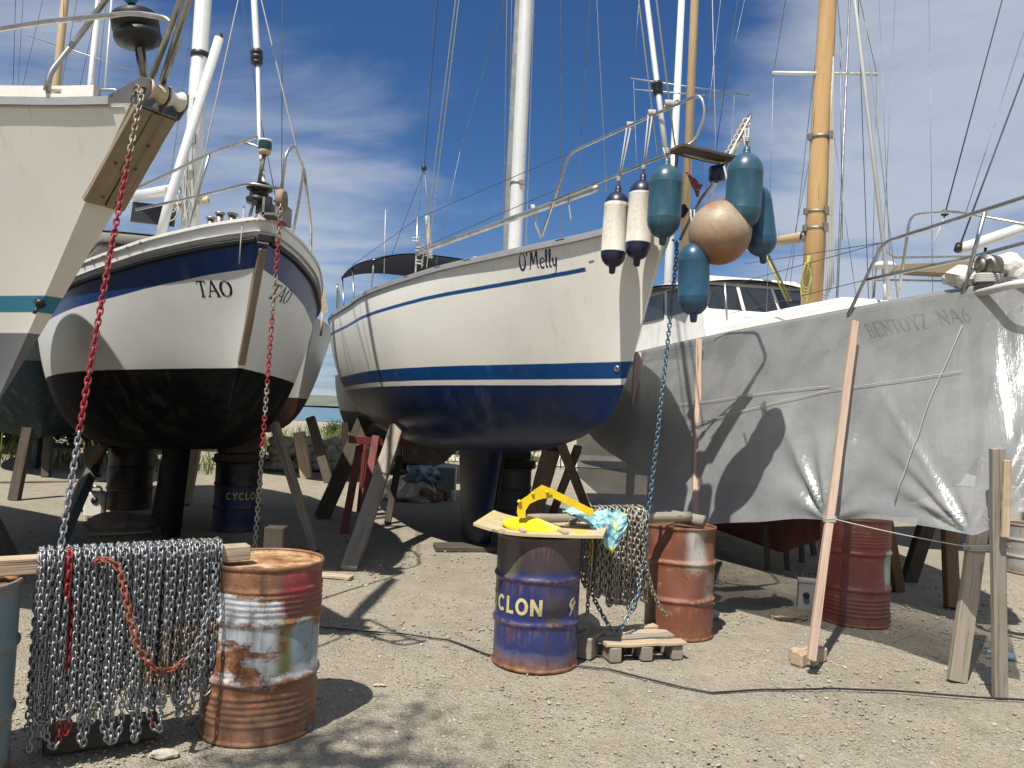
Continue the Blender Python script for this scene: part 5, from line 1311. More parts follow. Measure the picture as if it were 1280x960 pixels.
# blocks between drums and hulls
def blk(label, c, size, mat='wood_dark', name='wood_block', cat='wood block', rz=0, group='wood blocks'):
    mb = MB(); Rz = Matrix.Rotation(R(rz), 3, 'Z'); a = Rz @ Vector((size[0] / 2, 0, 0)); c = Vector(c)
    mb.plank(c - a, c + a, size[1], size[2], ch=.008, seg=3, jit=.003); return mb.build(name, M[mat], tag=(label, cat, group), origin=c - Vector((0, 0, size[2] / 2)))
for k in range(2): blk(('thick dark timber lying flat on the shaded blue drum', 'thinner upper timber wedged over the shaded blue drum')[k], (d6.x, d6.y + .2, .955 + .13 * k), (.62 - .1 * k, .30, .11), rz=10 + 30 * k)
blk('dark timber lying on the black rusty drum', (d7.x + .05, d7.y + .35, 1.03), (.6, .25, .10), rz=20)
for k in range(2): blk(("dark timber lying across the grey drum under O'Melly", "short upper timber between the grey drum and O'Melly hull")[k], (d8.x, d8.y + .25, .96 + .13 * k), (.75 - .2 * k, .3, .12), rz=-10 + 40 * k)
blk('flat wooden sole plank beneath the TAO keel', G(205, 684, .03), (1.0, .3, .06), 'wood_gray', rz=-8)
blk("dark sole timber beneath the O'Melly keel", G(588, 684, .03), (.9, .35, .06), 'wood_dark', rz=12)

# ------------------------------------------------------------------ beam and chain curtain between the two left drums
ba, bb_ = P(-30, 742, 3.40), P(310, 697, 4.05); ba.z = .925; bb_.z = .925
bdir = (bb_ - ba).normalized(); bn = Vector((bdir.y, -bdir.x, 0))        # bn points to the camera side
mb = MB(); mb.plank(ba, bb_, .095, .075, up=(0, 0, 1), ch=.005, jit=.001, seg=10)
mb.build('wooden_beam', M['wood_fresh'], tag=('pale sawn beam bridging the two left drums under the chains', 'wooden beam', 'beams'), origin=(ba + bb_) / 2)
L = (bb_ - ba).length
def beam_f(px):
    best = min(range(201), key=lambda i: abs(proj(ba.lerp(bb_, i / 200))[0] - px)); return best / 200
f0, f1 = beam_f(46), beam_f(276)
def low_z(px):
    y = crv([(30, 958), (48, 945), (70, 925), (100, 930), (125, 905), (150, 922), (165, 895), (185, 915), (205, 905), (222, 880), (238, 900), (255, 870), (276, 862)], px)
    return y
def curtain(n, offs, zadj, seed):
    rr = random.Random(seed); path = []; hw, hh = .0475 + offs, .0375 + offs
    for k in range(n):
        f = f0 + (f1 - f0) * (k + .5) / n + rr.uniform(-.003, .003)
        c = ba.lerp(bb_, f); px = proj(c)[0]
        d = c.y; r_ = ray(px, low_z(px) + rr.uniform(-20, 12) + zadj); zf = max(.05, (CAM + r_ * ((d - hw) / r_.y)).z); zb_ = max(.05, zf + rr.uniform(-.03, .12))
        top = c.z
        sway = bdir * rr.uniform(-.022, .022)
        front = [c + bn * (hw + .004) + sway * (1 - q) + Vector((0, 0, zf + (top + hh * .4 - zf) * q - c.z)) for q in (0, .25, .5, .75, 1)]
        over = [c + bn * (hw * .75) + Vector((0, 0, hh + .004)), c + Vector((0, 0, hh + .008)), c - bn * (hw * .75) + Vector((0, 0, hh + .004))]
        back = [c - bn * (hw + .004) + Vector((0, 0, top + hh * .4 - (top - zb_) * q - c.z)) for q in (0, .5, 1)]
        seq = front + over + back
        if k % 2: seq = seq[::-1]
        if path:
            a, b = path[-1], seq[0]; m = (a + b) / 2 - Vector((0, 0, .03)); path.append(a.lerp(m, .7)); path.append(m); path.append(b.lerp(m, .7))
        path += seq
    return path
def redf(i, n, c):
    p = proj(c)
    if 83 < p[0] < 90.5 and p[1] < 832 and (c - ba).dot(bn) > .03: return 1
    if 72 < p[0] < 90 and p[1] > 902 and (c - ba).dot(bn) > .055: return 1
    if 188 < p[0] < 194 and 825 < p[1] < 905 and (c - ba).dot(bn) > .055: return 1
    return 2 if mnoise.noise(c * 3.5) > .30 else 0
cm = [M['galv'], M['chain_red'], M['galv_rust']]
mb = MB()
chain(mb, curtain(31, .006, 0, 3), .030, .0048, matfn=redf, k=5, n=10, jitter=.3, face=bdir)
mb.build('draped_chain', cm, tag=('long galvanised chain draped in folds over the sawn beam', 'chain', 'chains'), origin=(ba + bb_) / 2)
mb = MB()
chain(mb, curtain(23, .022, -26, 9), .030, .0048, matfn=redf, k=5, n=10, jitter=.3, rot0=.5, face=bdir)
mb.build('draped_chain', cm, tag=('outer layer of galvanised chain with red painted links hung over the beam', 'chain', 'chains'), origin=(ba + bb_) / 2)
# red-brown chain looped over the front
ct = [P(122, 702, 3.60), P(130, 697, 3.58), P(146, 700, 3.60), P(154, 712, 3.60), P(160, 740, 3.58), P(168, 775, 3.56), P(176, 805, 3.55), P(188, 828, 3.57), P(205, 838, 3.62), P(225, 832, 3.68), P(245, 812, 3.74), P(258, 785, 3.79), P(266, 755, 3.83), P(272, 722, 3.87), P(274, 702, 3.92)]
ct = [p + Vector((0, -.03, 0)) for p in ct]
fine = []
for a, b in zip(ct, ct[1:]): fine += [a.lerp(b, i / 4) for i in range(4)]
mb = MB(); chain(mb, fine + [ct[-1]], .030, .0052, matfn=lambda i, n, c: 0 if i < n * .62 else 1, k=6, n=12, jitter=.2, face=bdir)
mb.build('looped_chain', [M['chain_rust'], M['galv']], tag=('brown red chain looped loosely across the front of the chain curtain', 'chain', 'chains'), origin=ct[0])
# anchor chain of the left boat
a0, a1 = F_A @ Vector((.10, -.04, 3.45)), P(73, 706, 3.62); a0 = XP(F_A, 177, 112, .10)
pth = [XP(F_A, 166, 126, .02), XP(F_A, 172, 108, .06), XP(F_A, 178, 118, .13)] + [p for p in sagged(XP(F_A, 176, 128, .135), a1, 0.0, 30)]
pth = [p + Vector((-.018 * math.sin(PI * i / len(pth)), 0, 0)) for i, p in enumerate(pth)]
def ccol(i, n, c):
    y = proj(c)[1]; return 0 if y > 543 else (1 if y > 212 else (3 if y > 190 else 2))
mb = MB(); chain(mb, pth, .030, .0052, matfn=ccol, k=7, n=14, jitter=.15, face=Vector((1, .2, 0)))
mb.build('anchor_chain', [M['galv'], M['chain_red'], M['galv_rust'], M['chain_rust']], tag=('hanging chain, rusty above, red in the middle and galvanised below', 'chain', 'chains'), origin=a1)
# TAO's chain
t0 = XP(F_TAO, 351, 250, .26); t1 = P(318, 690, 6.05)
pth = [XP(F_TAO, 344, 252, .12), XP(F_TAO, 350, 246, .2)] + sagged(XP(F_TAO, 351, 258, .27), t1, 0, 20) + [P(316, 760, 6.0)]
def tcol(i, n, c):
    y = proj(c)[1]
    if 296 < y < 345 or 395 < y < 480: return 0 if mnoise.noise(c * 40) > -.25 else 1
    if y < 330 and i % 9 < 2: return 0
    if 520 < y < 560: return 0
    return 1 if y < 480 or y > 650 else 2
mb = MB(); chain(mb, pth, .036, .0058, matfn=tcol, k=6, n=12, jitter=.15, face=Vector((1, .2, 0)))
mb.build('anchor_chain', [M['chain_red'], M['galv_rust'], M['chain_tan']], tag=('thin hanging chain with red marks down from the TAO bow', 'chain', 'chains'), origin=t1)
# O'Melly's blue chain
pal_z = .15
q0 = XP(F_OM, 846, 318, .14)
pth = [XP(F_OM, 842, 300, .0), XP(F_OM, 846, 304, .12)] + sagged(q0, P(800, 728, 5.82), .10, 20) + [P(790, 760, 5.72), P(780, 780, 5.66), P(772, 789, 5.63), P(764, 787, 5.63), P(754, 770, 5.7), P(742, 748, 5.8), P(735, 720, 5.9), P(732, 690, 5.98)]
fine = []
for i in range(len(pth) - 1): fine += [pth[i].lerp(pth[i + 1], k / 3) for k in range(3)]
mb = MB(); chain(mb, fine + [pth[-1]], .034, .0058, k=6, n=12, jitter=.2, matfn=lambda i, n, c: 0 if c.z > .9 or mnoise.noise(c * 9) > -.1 else 1, face=Vector((1, .2, 0)))
mb.build('anchor_chain', [M['chain_blue'], M['galv']], tag=('bluish hanging chain dropping from the fenders to the pallet', 'chain', 'chains'), origin=P(772, 789, 5.63))

# ------------------------------------------------------------------ second chain pile on a log between the middle drums
la, lb = P(660, 660, 5.55), P(965, 640, 6.52); la.z = .955; lb.z = .955
mb = MB(); ax = (lb - la)
pts = [la + ax * (i / 24) + Vector((rnd.uniform(-.004, .004), 0, rnd.uniform(-.004, .004))) for i in range(25)]
mb.tube([la + ax * (i / 24) for i in range(16)] , [.040 + .005 * mnoise.noise(Vector((i * .6, 0, 0))) for i in range(16)], 14)
mb.build('wooden_beam', M['wood_gray'], tag=('round grey log bridging the middle drums under brown chain', 'log', 'beams'), origin=la)
c = P(848, 655, 6.30); mb = MB(); e = P(880, 650, 6.18); mb.tube([Vector((c.x - .05, c.y + .02, .935)), Vector((e.x, e.y, .915))], [.048, .052], 12); 
mb.build('wooden_beam', M['wood_gray'], tag=('short grey log stub lying on the battered brown drum', 'log', 'beams'), origin=c)
lx_ = ax.normalized(); ln = Vector((lx_.y, -lx_.x, 0))
def lf(px): return min((i / 200 for i in range(201)), key=lambda f: abs(proj(la + ax * f)[0] - px))
def pile(n, offs, p0, p1, ylow, seed, zb=0):
    rr = random.Random(seed); path = []; g0, g1 = lf(p0), lf(p1); hw = .05 + offs
    for k in range(n):
        f = g0 + (g1 - g0) * (k + .5) / n + rr.uniform(-.004, .004); c = la + ax * f; px = proj(c)[0]
        r_ = ray(px, ylow(px) + rr.uniform(-8, 8)); zf = max(.17, (CAM + r_ * ((c.y - hw) / r_.y)).z)
        out = .06 * (px - 770) / 60
        front = [c + ln * hw + lx_ * out * (1 - q) * .6 + Vector((0, 0, (zf - c.z) * (1 - q))) for q in (0, .33, .66, 1)]
        seq = front + [c + ln * hw * .6 + Vector((0, 0, .04 + offs)), c + Vector((0, 0, .056 + offs)), c - ln * hw * .6 + Vector((0, 0, .04 + offs))] + [c - ln * hw + Vector((0, 0, -q)) for q in (0, .3, max(.35, c.z - zf - .05))]
        if k % 2: seq = seq[::-1]
        if path:
            a, b = path[-1], seq[0]; m = (a + b) / 2 - Vector((0, 0, .025)); path += [a.lerp(m, .7), m, b.lerp(m, .7)]
        path += seq
    return path
yl = lambda px: crv([(730, 760), (745, 745), (775, 757), (800, 750), (815, 760), (835, 765)], px)
mb = MB(); chain(mb, pile(11, .006, 735, 806, yl, 4), .042, .0066, k=5, n=10, jitter=.25, face=lx_, mat=0)
chain(mb, pile(10, .032, 740, 800, lambda p: yl(p) - 6, 6), .042, .0066, k=5, n=10, jitter=.25, face=lx_, mat=0, rot0=.5)
mb.build('draped_chain', M['chain_tan'], tag=('dull brown chain draped over the round log by the pallet', 'chain', 'chains'), origin=la)
mb = MB(); s0 = P(742, 668, 5.78); chain(mb, [P(738, 650, 5.74), P(739, 660, 5.66), P(739, 690, 5.68), P(736, 730, 5.72), P(734, 770, 5.76)], .033, .0056, k=6, n=12, face=lx_, matfn=lambda i, n, c: 0 if i < n * .45 else 1)
mb.build('hanging_chain', [M['chain_yellow'], M['chain_tan']], tag=('short chain with yellow painted links beside the blue drum', 'chain', 'chains'), origin=s0)
mb = MB(); chain(mb, [P(806, 640, 5.95), P(802, 660, 5.82), P(806, 700, 5.83), P(816, 740, 5.86), P(828, 764, 5.88), P(834, 770, 5.9)], .033, .0054, k=6, n=12, face=lx_)
mb.build('hanging_chain', M['chain_tan'], tag=('brown chain end trailing from the log onto the pallet back', 'chain', 'chains'), origin=P(834, 770, 5.9))
mb = MB(); chain(mb, [P(712, 650, 5.60), P(716, 655, 5.55), P(720, 648, 5.6), P(724, 658, 5.62)], .033, .0056, k=6, n=12, face=lx_); chain(mb, [P(700, 664, 5.5), P(712, 662, 5.5), P(722, 668, 5.52)], .033, .0056, k=6, n=12, face=lx_)
mb.build('chain_end', M['galv'], tag=('few loose bright chain links lying behind the anchor blade', 'chain', 'chains'), origin=P(712, 650, 5.6))
# ------------------------------------------------------------------ curved board, anchor and plastic bag on the blue drum
bc = P(676, 666, 5.42); zb = .905
def board(a, b, dz=0):
    x = (a - .5) * .86; y = (b - .5) * .62
    return Vector((d3c.x + .035 + x + .12 * (b - .5), d3c.y - .02 + y + .05 * (a - .5), zb + .06 * abs(2 * a - 1) ** 2.5 * (1 if a < .5 else .12) + .012 * b + dz))
mb = MB(); mb.grid(lambda a, b: board(a, b), 24, 8, 0, True, lambda a, b: (a * .86, b * .62)); mb.grid(lambda a, b: board(a, b, .018), 24, 8, 0, True, lambda a, b: (a * .86, b * .62))
for b in (0, 1):
    mb.grid(lambda a, q: board(a, b, .018 * q), 24, 1, 0, False, lambda a, q: (a * .86, q * .02))
for a_ in (0, 1):
    mb.grid(lambda q, b: board(a_, b, .018 * q), 1, 8, 0, False, lambda q, b: (q * .02, b * .62))
tb_ = NT('paint_splashed_board'); o = tb_.tc('Object'); u = tb_.tc('UV')
cc = tb_.mix(tb_.ss(.4, .7, tb_.noise(tb_.map(u, (4, 40, 1)), 1, 5)), (.50, .41, .25), (.36, .28, .16)); cc = tb_.mix(tb_.ss(.57, .64, tb_.noise(o, 5, 4)), cc, (.50, .38, .06)); cc = tb_.mix(tb_.ss(.60, .68, tb_.noise(tb_.map(o, 1, (4, 4, 4)), 7, 4), 0, .7), cc, (.10, .08, .06))
M['board'] = tb_.done(tb_.bsdf(cc, .8, 0, tb_.bump(tb_.noise(tb_.map(u, (4, 60, 1)), 1, 4), .3, .004), spec=.2))
mb.build('curved_board', M['board'], tag=('curved plywood board splashed yellow lying on the blue drum', 'board'), origin=Vector((d3c.x, d3c.y, zb)))
for k, (px, py, dx, dy) in enumerate(((648, 667, .05, -.22), (700, 667, .05, -.16))):
    c = P(px, py, 5.2 if k == 0 else 5.22); c.z = .935
    mb = MB(); mb.plank(c + Vector((-.05, .20, .0)), c + Vector((.035, -.10, 0)), .035, .018, ch=.003, seg=3); mb.build('wood_batten', M['wood_fresh'], tag=(('short batten under the anchor blade at the board front', 'short dark edged batten under the anchor tip')[k], 'batten', 'battens on the board'), origin=c)
# plough anchor: a two-sided share with the sharp point right, a forked neck and a long shank to the right
def onx(px, py, d): return P(px, py, d)
AN = thing('plough_anchor', 'bright yellow plough anchor lying on the curved board', 'anchor', Vector((d3c.x, d3c.y, .95)))
tip, heel_l, top = onx(703, 662, 5.24), onx(628, 654, 5.22), onx(662, 645, 5.36)
rim = [onx(703, 662, 5.24), onx(690, 665, 5.20), onx(672, 665, 5.17), onx(650, 662, 5.16), onx(635, 658, 5.17), onx(628, 653, 5.20)]
crest = [onx(703, 661, 5.25), onx(690, 655, 5.28), onx(676, 649, 5.32), onx(662, 645, 5.35), onx(645, 647, 5.34), onx(629, 649, 5.30)]
far = [onx(703, 660, 5.26), onx(692, 655, 5.45), onx(678, 652, 5.52), onx(660, 651, 5.55), onx(644, 651, 5.52), onx(630, 650, 5.44)]
def lerp_list(l, a):
    x = a * (len(l) - 1); i = min(len(l) - 2, int(x)); return l[i].lerp(l[i + 1], x - i)
mb = MB()
for e in (rim, far):
    th = Vector((0, 0, -.014))
    f = lambda a, b: lerp_list(crest, a).lerp(lerp_list(e, a), b) + Vector((0, 0, -.022 * math.sin(PI * b)))
    mb.grid(f, 20, 6); mb.grid(lambda a, b: f(a, b) + th, 20, 6)
    mb.grid(lambda a, q: f(a, 1) + th * q, 20, 1)
mb.build('share', M['yellow'], AN)
def slab(pts, depth, th):
    """plate with the outline pts (photo pixels at one depth), given thickness"""
    a = [onx(x, y, depth) for x, y in pts]; b = [onx(x, y, depth + th) for x, y in pts]; n = len(pts); mb = MB()
    mb.add(a + b, [tuple(range(n)), tuple(range(2 * n - 1, n - 1, -1))] + [(i, (i + 1) % n, (i + 1) % n + n, i + n) for i in range(n)], 0, False); return mb
neck = [(648, 648), (646, 640), (647, 632), (651, 625), (660, 619), (668, 612), (676, 607), (684, 610), (690, 617), (684, 622), (672, 625), (662, 630), (657, 638), (657, 647)]
for dd in (5.27, 5.36): slab(neck, dd, .018).build('neck_plate', M['yellow'], AN)
mb = slab([(670, 612), (677, 606), (690, 611), (738, 635), (742, 640), (738, 645), (690, 621.5), (682, 624)], 5.29, .065); mb.build('shank', M['yellow'], AN)
mb = MB(); mb.tube([onx(649, 627, 5.25), onx(649, 627, 5.41)], .014, 12); mb.tube([onx(684, 615, 5.25), onx(684, 615, 5.41)], .012, 12); mb.tube([onx(666, 617, 5.255), onx(666, 617, 5.40)], .010, 10); mb.build('pin', M['yellow'], AN)
mb = MB(); cpt = onx(738, 640, 5.30); mb.tube([cpt + Vector((.02 * math.cos(q), -.004, .02 * math.sin(q))) for q in [j / 12 * 2 * PI for j in range(13)]], .007, 8); mb.build('shackle_eye', M['yellow'], AN)
# bag
tb_ = NT('printed_plastic_bag'); o = tb_.tc('Object'); n_ = tb_.noise(o, 6, 4, .6); n2 = tb_.noise(tb_.map(o, 1, (3, 1, 0)), 8, 3)
cc = tb_.mix(tb_.ss(.5, .58, n_), (.26, .46, .48), (.05, .24, .30)); cc = tb_.mix(tb_.ss(.56, .62, n2), cc, (.50, .55, .06)); cc = tb_.mix(tb_.ss(.62, .66, tb_.noise(tb_.map(o, 1, (9, 1, 0)), 10, 2)), cc, (.62, .68, .66))
M['bag'] = tb_.done(tb_.bsdf(cc, .3, 0, tb_.bump(tb_.noise(o, 22, 5, .7), .5, .02)))
def bagf(a, b):
    top_ = [P(702, 638, 5.5), P(722, 630, 5.55), P(740, 640, 5.55), P(756, 636, 5.55), P(772, 638, 5.58), P(784, 642, 5.62)]
    bot_ = [P(712, 642, 5.42), P(736, 656, 5.40), P(748, 668, 5.40), P(756, 680, 5.42), P(766, 694, 5.45), P(782, 660, 5.55)]
    p = lerp_list(top_, a).lerp(lerp_list(bot_, a), b)
    return p + Vector((mnoise.noise(Vector((a * 9, b * 5, 1))) * .02, -.05 * math.sin(PI * b) * (.4 + .6 * abs(math.sin(a * 9))) + mnoise.noise(Vector((a * 14, b * 9, 4))) * .03, mnoise.noise(Vector((a * 8, b * 8, 7))) * .02))
mb = MB(); mb.grid(bagf, 40, 24); mb.build('plastic_bag', M['bag'], tag=('crumpled turquoise printed plastic bag draped over the anchor shank end', 'plastic bag'), origin=P(756, 660, 5.5))

# ------------------------------------------------------------------ pallet and blocks
pc = P(795, 790, 5.68); pc.z = 0
A0 = P(764, 800, 5.42); A0.z = 0; A1 = P(855, 795, 5.58); A1.z = 0; ex = (A1 - A0).normalized(); ey = Vector((-ex.y, ex.x, 0)); PW = (A1 - A0).length
PL = thing('pallet', 'small worn wooden pallet under the blue chain', 'pallet', Matrix.Translation(A0))
mb = MB()
for k, x in enumerate((.045, PW / 2, PW - .045)):
    mb = MB(); mb.plank(A0 + ex * x + ey * .0 + Vector((0, 0, .055)), A0 + ex * x + ey * .46 + Vector((0, 0, .055)), .085, .10, ch=.006, seg=4); mb.build('bearer', M['wood_gray'], PL)
for k, (y, w, dx0, dx1) in enumerate(((.045, .10, -.02, .02), (.17, .095, -.05, -.0), (.30, .09, -.06, .03), (.42, .08, -.03, .0))):
    mb = MB(); mb.plank(A0 + ex * dx0 + ey * (y + (.02, -.012, .014, -.02)[k]) + Vector((0, 0, .118)), A0 + ex * (PW + dx1) + ey * (y - (.012, -.014, .018, -.01)[k]) + Vector((0, 0, .118 + .008 * (k % 2))), w, .022, ch=.003, seg=8, jit=.004); mb.build('deck_board', M['wood_fresh' if k != 1 else 'wood_gray'], PL)
c = P(738, 800, 5.62); c.z = .075
blk('squared grey timber block between blue drum and pallet', c, (.28, .13, .15), 'wood_gray', rz=62)
c = P(732, 752, 5.9); c.z = .12; mb = MB(); mb.stone(Vector((c.x, c.y, .10)), .13, 3, .3, (1, .8, .9), seed=3); mb.build('rock', M['stone'], tag=('pale rock behind the blue lettered drum', 'rock', 'rocks'), origin=c)
c = G(158, 938, .05); mb = MB(); mb.plank(P(52, 952, 3.72) * 1 + Vector((0, 0, 0)), P(196, 928, 3.95), .16, .09, ch=.012, jit=.004)
for i in range(len(mb.v)): mb.v[i] = Vector((mb.v[i].x, mb.v[i].y, mb.v[i].z))
zz = sum(v.z for v in mb.v) / len(mb.v); mb.v = [Vector((v.x, v.y, v.z - zz + .05)) for v in mb.v]
mb.build('wooden_beam', M['wood_dark'], tag=('old dark timber on the ground beneath the chain curtain', 'timber', 'beams'), origin=c)
# ------------------------------------------------------------------ small things on the ground
c = G(1008, 760, 0); mb = MB(); mb.lathe([(.12, 0), (.11, .24), (.118, .25), (.118, .27), (.0, .265)], 4, Matrix.Translation(c) @ Matrix.Rotation(R(30), 4, 'Z'), smooth=False)
cb = thing('battery_box', 'grey square tub with a round mark standing by the red drum', 'tub', Matrix.Translation(c))
mb.build('body', M['concrete'], cb); mb = MB(); cc_ = c + Vector((-.045, -.10, .14)); mb.lathe([(.03, 0), (.03, .01), (.015, .012), (.0, .006)], 14, Matrix.Translation(cc_) @ Matrix.Rotation(R(90), 4, 'X') @ Matrix.Rotation(R(-15), 4, 'Y')); mb.build('round_mark', M['black'], cb)
for k, (px, py, s, lb_, m) in enumerate(((985, 770, .11, 'brown crumpled rag on the gravel beside the grey tub', 'rock_brown'), (880, 768, .09, 'greyish stone close to the battered brown drum', 'stone'), (205, 942, .045, 'pale grey stone below the chain curtain', 'stone'))):
    c = G(px, py, s * .3); mb = MB(); mb.stone(c, s, 3, .35, (1.5, .9, .45), seed=k + 20); mb.build(('rag', 'rock', 'rock')[k], M[m], tag=(lb_, ('rag', 'rock', 'rock')[k], 'rocks' if k else None), origin=c)
pth = [G(x, y, .012) for x, y in ((372, 782), (430, 786), (500, 792), (562, 800), (610, 818), (660, 826), (720, 832), (760, 836), (800, 846), (850, 858), (890, 866), (960, 862), (1040, 861), (1120, 864), (1190, 869), (1290, 876))]
fine = []
for i in range(len(pth) - 1):
    for k in range(5):
        q = pth[i].lerp(pth[i + 1], k / 5); fine.append(q + Vector((0, .015 * mnoise.noise(q * 4), 0)))
mb = MB(); mb.tube(fine + [pth[-1]], .0065, 6); mb.build('ground_cable', M['black'], tag=('thin dark cable snaking across the gravel', 'cable'), origin=pth[4])
pth = [G(x, y, .012) for x, y in ((730, 816), (760, 822), (790, 824), (822, 815), (835, 804))]; mb = MB(); mb.tube(round_path(pth, .1), .006, 6); mb.build('ground_cable', M['black'], tag=('short dark cable lying in front of the pallet', 'cable'), origin=pth[0])
mb = MB(); c = G(1268, 822, .02); mb.lathe([(.001, 0), (.032, .01), (.034, .14), (.014, .19), (.014, .22), (.0, .22)], 14, Matrix.Translation(c) @ Matrix.Rotation(R(-80), 4, 'Y')); mb.build('plastic_bottle', plain('pale_blue_bottle', (.25, .38, .45), .2), tag=('pale blue plastic bottle lying at the right edge', 'bottle'), origin=c)
c = G(378, 912, .012); mb = MB(); mb.grid(lambda a, b: c + Vector(((a - .5) * .09, (b - .5) * .05, .012 + .012 * mnoise.noise(Vector((a * 4, b * 4, 2))))), 8, 6); mb.build('plastic_scrap', plain('blue_scrap', (.05, .25, .45), .4), tag=('small blue plastic scrap beside the rusty white drum', 'scrap', 'scraps'), origin=c)
c = G(466, 856, .012); mb = MB(); mb.plank(c, c + Vector((.08, .01, 0)), .02, .012, seg=2); mb.build('wood_chip', M['wood_fresh'], tag=('pale wood chip on the gravel in front of the shadows', 'wood chip'), origin=c)
# ------------------------------------------------------------------ boats farther back
def far_boat(label, bx, by, th, L, beam, zdeck, zwl, zbot, hullcol, botcol, stripe=None, mast=None, mastmat='alu', mr=.07, stays=(), spread=(), cabin=True):
    F = frame_of(bx, by, th)
    H = Hull(L, [(0, .03), (.06, beam * .3), (.15, beam * .58), (.3, beam * .85), (.5, beam), (.75, beam * .94), (1, beam * .6)],
             [(0, zdeck + .3), (.3, zdeck + .1), (.6, zdeck), (1, zdeck + .08)], [(0, zwl - .3), (.1, zbot + .25), (.3, zbot), (.55, zbot), (.8, zbot + .3), (1, zwl + .1)], [(0, 0), (.5, .4), (1, .9)], flat=.6)
    root = thing('sailboat', label, 'sailboat', F, 'sailboats standing farther back')
    bands = [('z', -5, zwl, botcol, .7)]
    if stripe: bands.insert(0, stripe)
    m = hull_mat('far_hull', hullcol, bands, rough=.35, dirt=.3)
    hull_mesh(H, 36, 14).build('hull', m, root, 'local'); deck_mesh(H, nu=20).build('deck', M['deck'], root, 'local')
    mb = MB(); fin(mb, -L * .34, -L * .38, -L * .62, -L * .58, zbot + .15, .08, .15); mb.build('keel', m, root, 'local')
    if cabin:
        c, ring = house(root, 'coachroof', -L * .68, -L * .22, beam * .68, beam * .45, zdeck, zdeck + .5, M['deck'], .5)
        for f0, f1 in ((.15, .40), (.5, .8)): pane_on(ring, zdeck + .2, zdeck + .38, 0, f0, f1, 'window', c, M['glass'])
    if mast:
        b, t = mast; lx = (F.inverted() @ P(b[0], b[1], b[2])).x
        pb, pt_ = P(*b), P(t[0], t[1], t[2]); d = (pt_ - pb).normalized(); top = pb + d * ((15.0 - pb.z) / d.z)
        low = pb - d * max(0, (pb.z - zdeck - .2) / d.z)
        ms = MB().tube([low, pb, top], [mr, mr, mr * .8], 12).build('mast', M[mastmat], root)
        for q in spread: MB().tube([P(*q[0]), P(*q[1])], .022, 8).build('spreader', M['alu_gray'], ms)
        for q in stays: MB().tube([P(*q[0]), P(*q[1])], q[3] if len(q) > 3 else .006, 5).build('stay', M[q[2]], root)
    return root, F, H
CRM, WHT = (.60, .57, .50), (.58, .58, .57)
far_boat('grey white boat with dark red bottom standing in the gap behind TAO', -4.2, 16.0, 33, 9.5, 1.6, 3.25, 1.86, 1.0, (.42, .40, .37), (.04, .014, .012))  # bottom red taken darker to put the shade into its colour
far_boat('dark teal hulled boat behind the cream boat at the left', -8.2, 13.6, 33, 9.5, 1.75, 2.9, 2.3, .75, (.018, .045, .05), (.012, .025, .03), mast=((70, 112, 16.45), (81, 0, 16.45)), mastmat='mast_tan', mr=.085,
         stays=(((20, -20, 16.4), (16, 120, 16.4), 'wire_dark'), ((30, -20, 16.4), (22, 120, 16.4), 'wire'), ((58, -20, 16), (28, 110, 15.5), 'wire'), ((100, -20, 16.4), (76, 112, 16.4), 'wire')))
far_boat('pale boat far back whose white mast rises above the cream bow', -11.4, 22, 35, 9.5, 1.6, 2.8, 1.7, .9, WHT, (.05, .06, .07), mast=((113, 112, 25.4), (123, 0, 25.4)), mr=.11,
         stays=(((141, -20, 24), (131, 112, 22.5), 'alu', .03), ((135, -20, 25), (122, 112, 25), 'wire_dark', .008), ((128, -20, 25), (100, 108, 25), 'wire_dark', .008)), spread=(((35, 44, 25.4), (168, 89, 25.4)),))
far_boat('white boat with a red stripe and white mast behind the fenders', 6.0, 20.0, 20, 9.5, 1.65, 3.55, 2.6, 1.3, (.62, .61, .58), (.05, .05, .07), ('v', .45, .55, (.32, .03, .05), .3), mast=((836, 330, 22.5), (852, 0, 22.5)), mr=.12,
         stays=(((903, -20, 22.5), (868, 300, 22.5), 'wire', .008), ((935, -20, 22.5), (905, 118, 22.5), 'wire', .008), ((800, -20, 22.5), (792, 100, 22.5), 'wire', .008), ((792, 100, 22.5), (800, 330, 22.5), 'wire', .008), ((918, 118, 22.5), (905, 330, 22.5), 'wire', .008), ((890, -20, 22.5), (896, 250, 22), 'rope', .01), ((925, -20, 22), (893, 200, 22), 'wire_dark', .010)),
         spread=(((788, 98, 22.5), (936, 119, 22.5)), ((792, 112, 22.3), (905, 121, 22.3))))
r5, F5, H5 = far_boat('white boat with solar arch seen stern on beyond the windlass', 6.3, 23.5, 190, 9.0, 1.6, 2.9, 1.7, .9, (.6, .6, .58), (.03, .05, .12), mast=((1046, 380, 19), (1062, 0, 19)), mr=.03, mastmat='wire',
         stays=(((1098, -20, 18), (1112, 320, 16), 'wire'), ((1161, -20, 17), (1166, 375, 14.5), 'wire', .006), ((1120, -20, 18), (1102, 350, 16), 'wire')))
mb = MB()
for q in ([(1092, 372, 14.4), (1098, 300, 14.4), (1112, 322, 14.4), (1232, 320, 14.4), (1240, 380, 14.4)], [(1096, 350, 14.8), (1230, 352, 14.8)]): mb.tube(round_path([P(*k) for k in q], .15), .02, 8)
mb.build('solar_arch', M['steel'], r5)
mb = MB(); a, b, c, d = P(1128, 330, 14.3), P(1228, 326, 14.3), P(1236, 344, 14.3), P(1122, 338, 14.3); u = Vector((0, .5, .02)); mb.add([a, b, b + u, a + u, d, c, c + u, d + u], [(0, 1, 2, 3), (4, 5, 6, 7), (0, 1, 5, 4), (1, 2, 6, 5), (2, 3, 7, 6), (3, 0, 4, 7)], 0, False); mb.build('solar_panel', M['rope_tan'], r5)
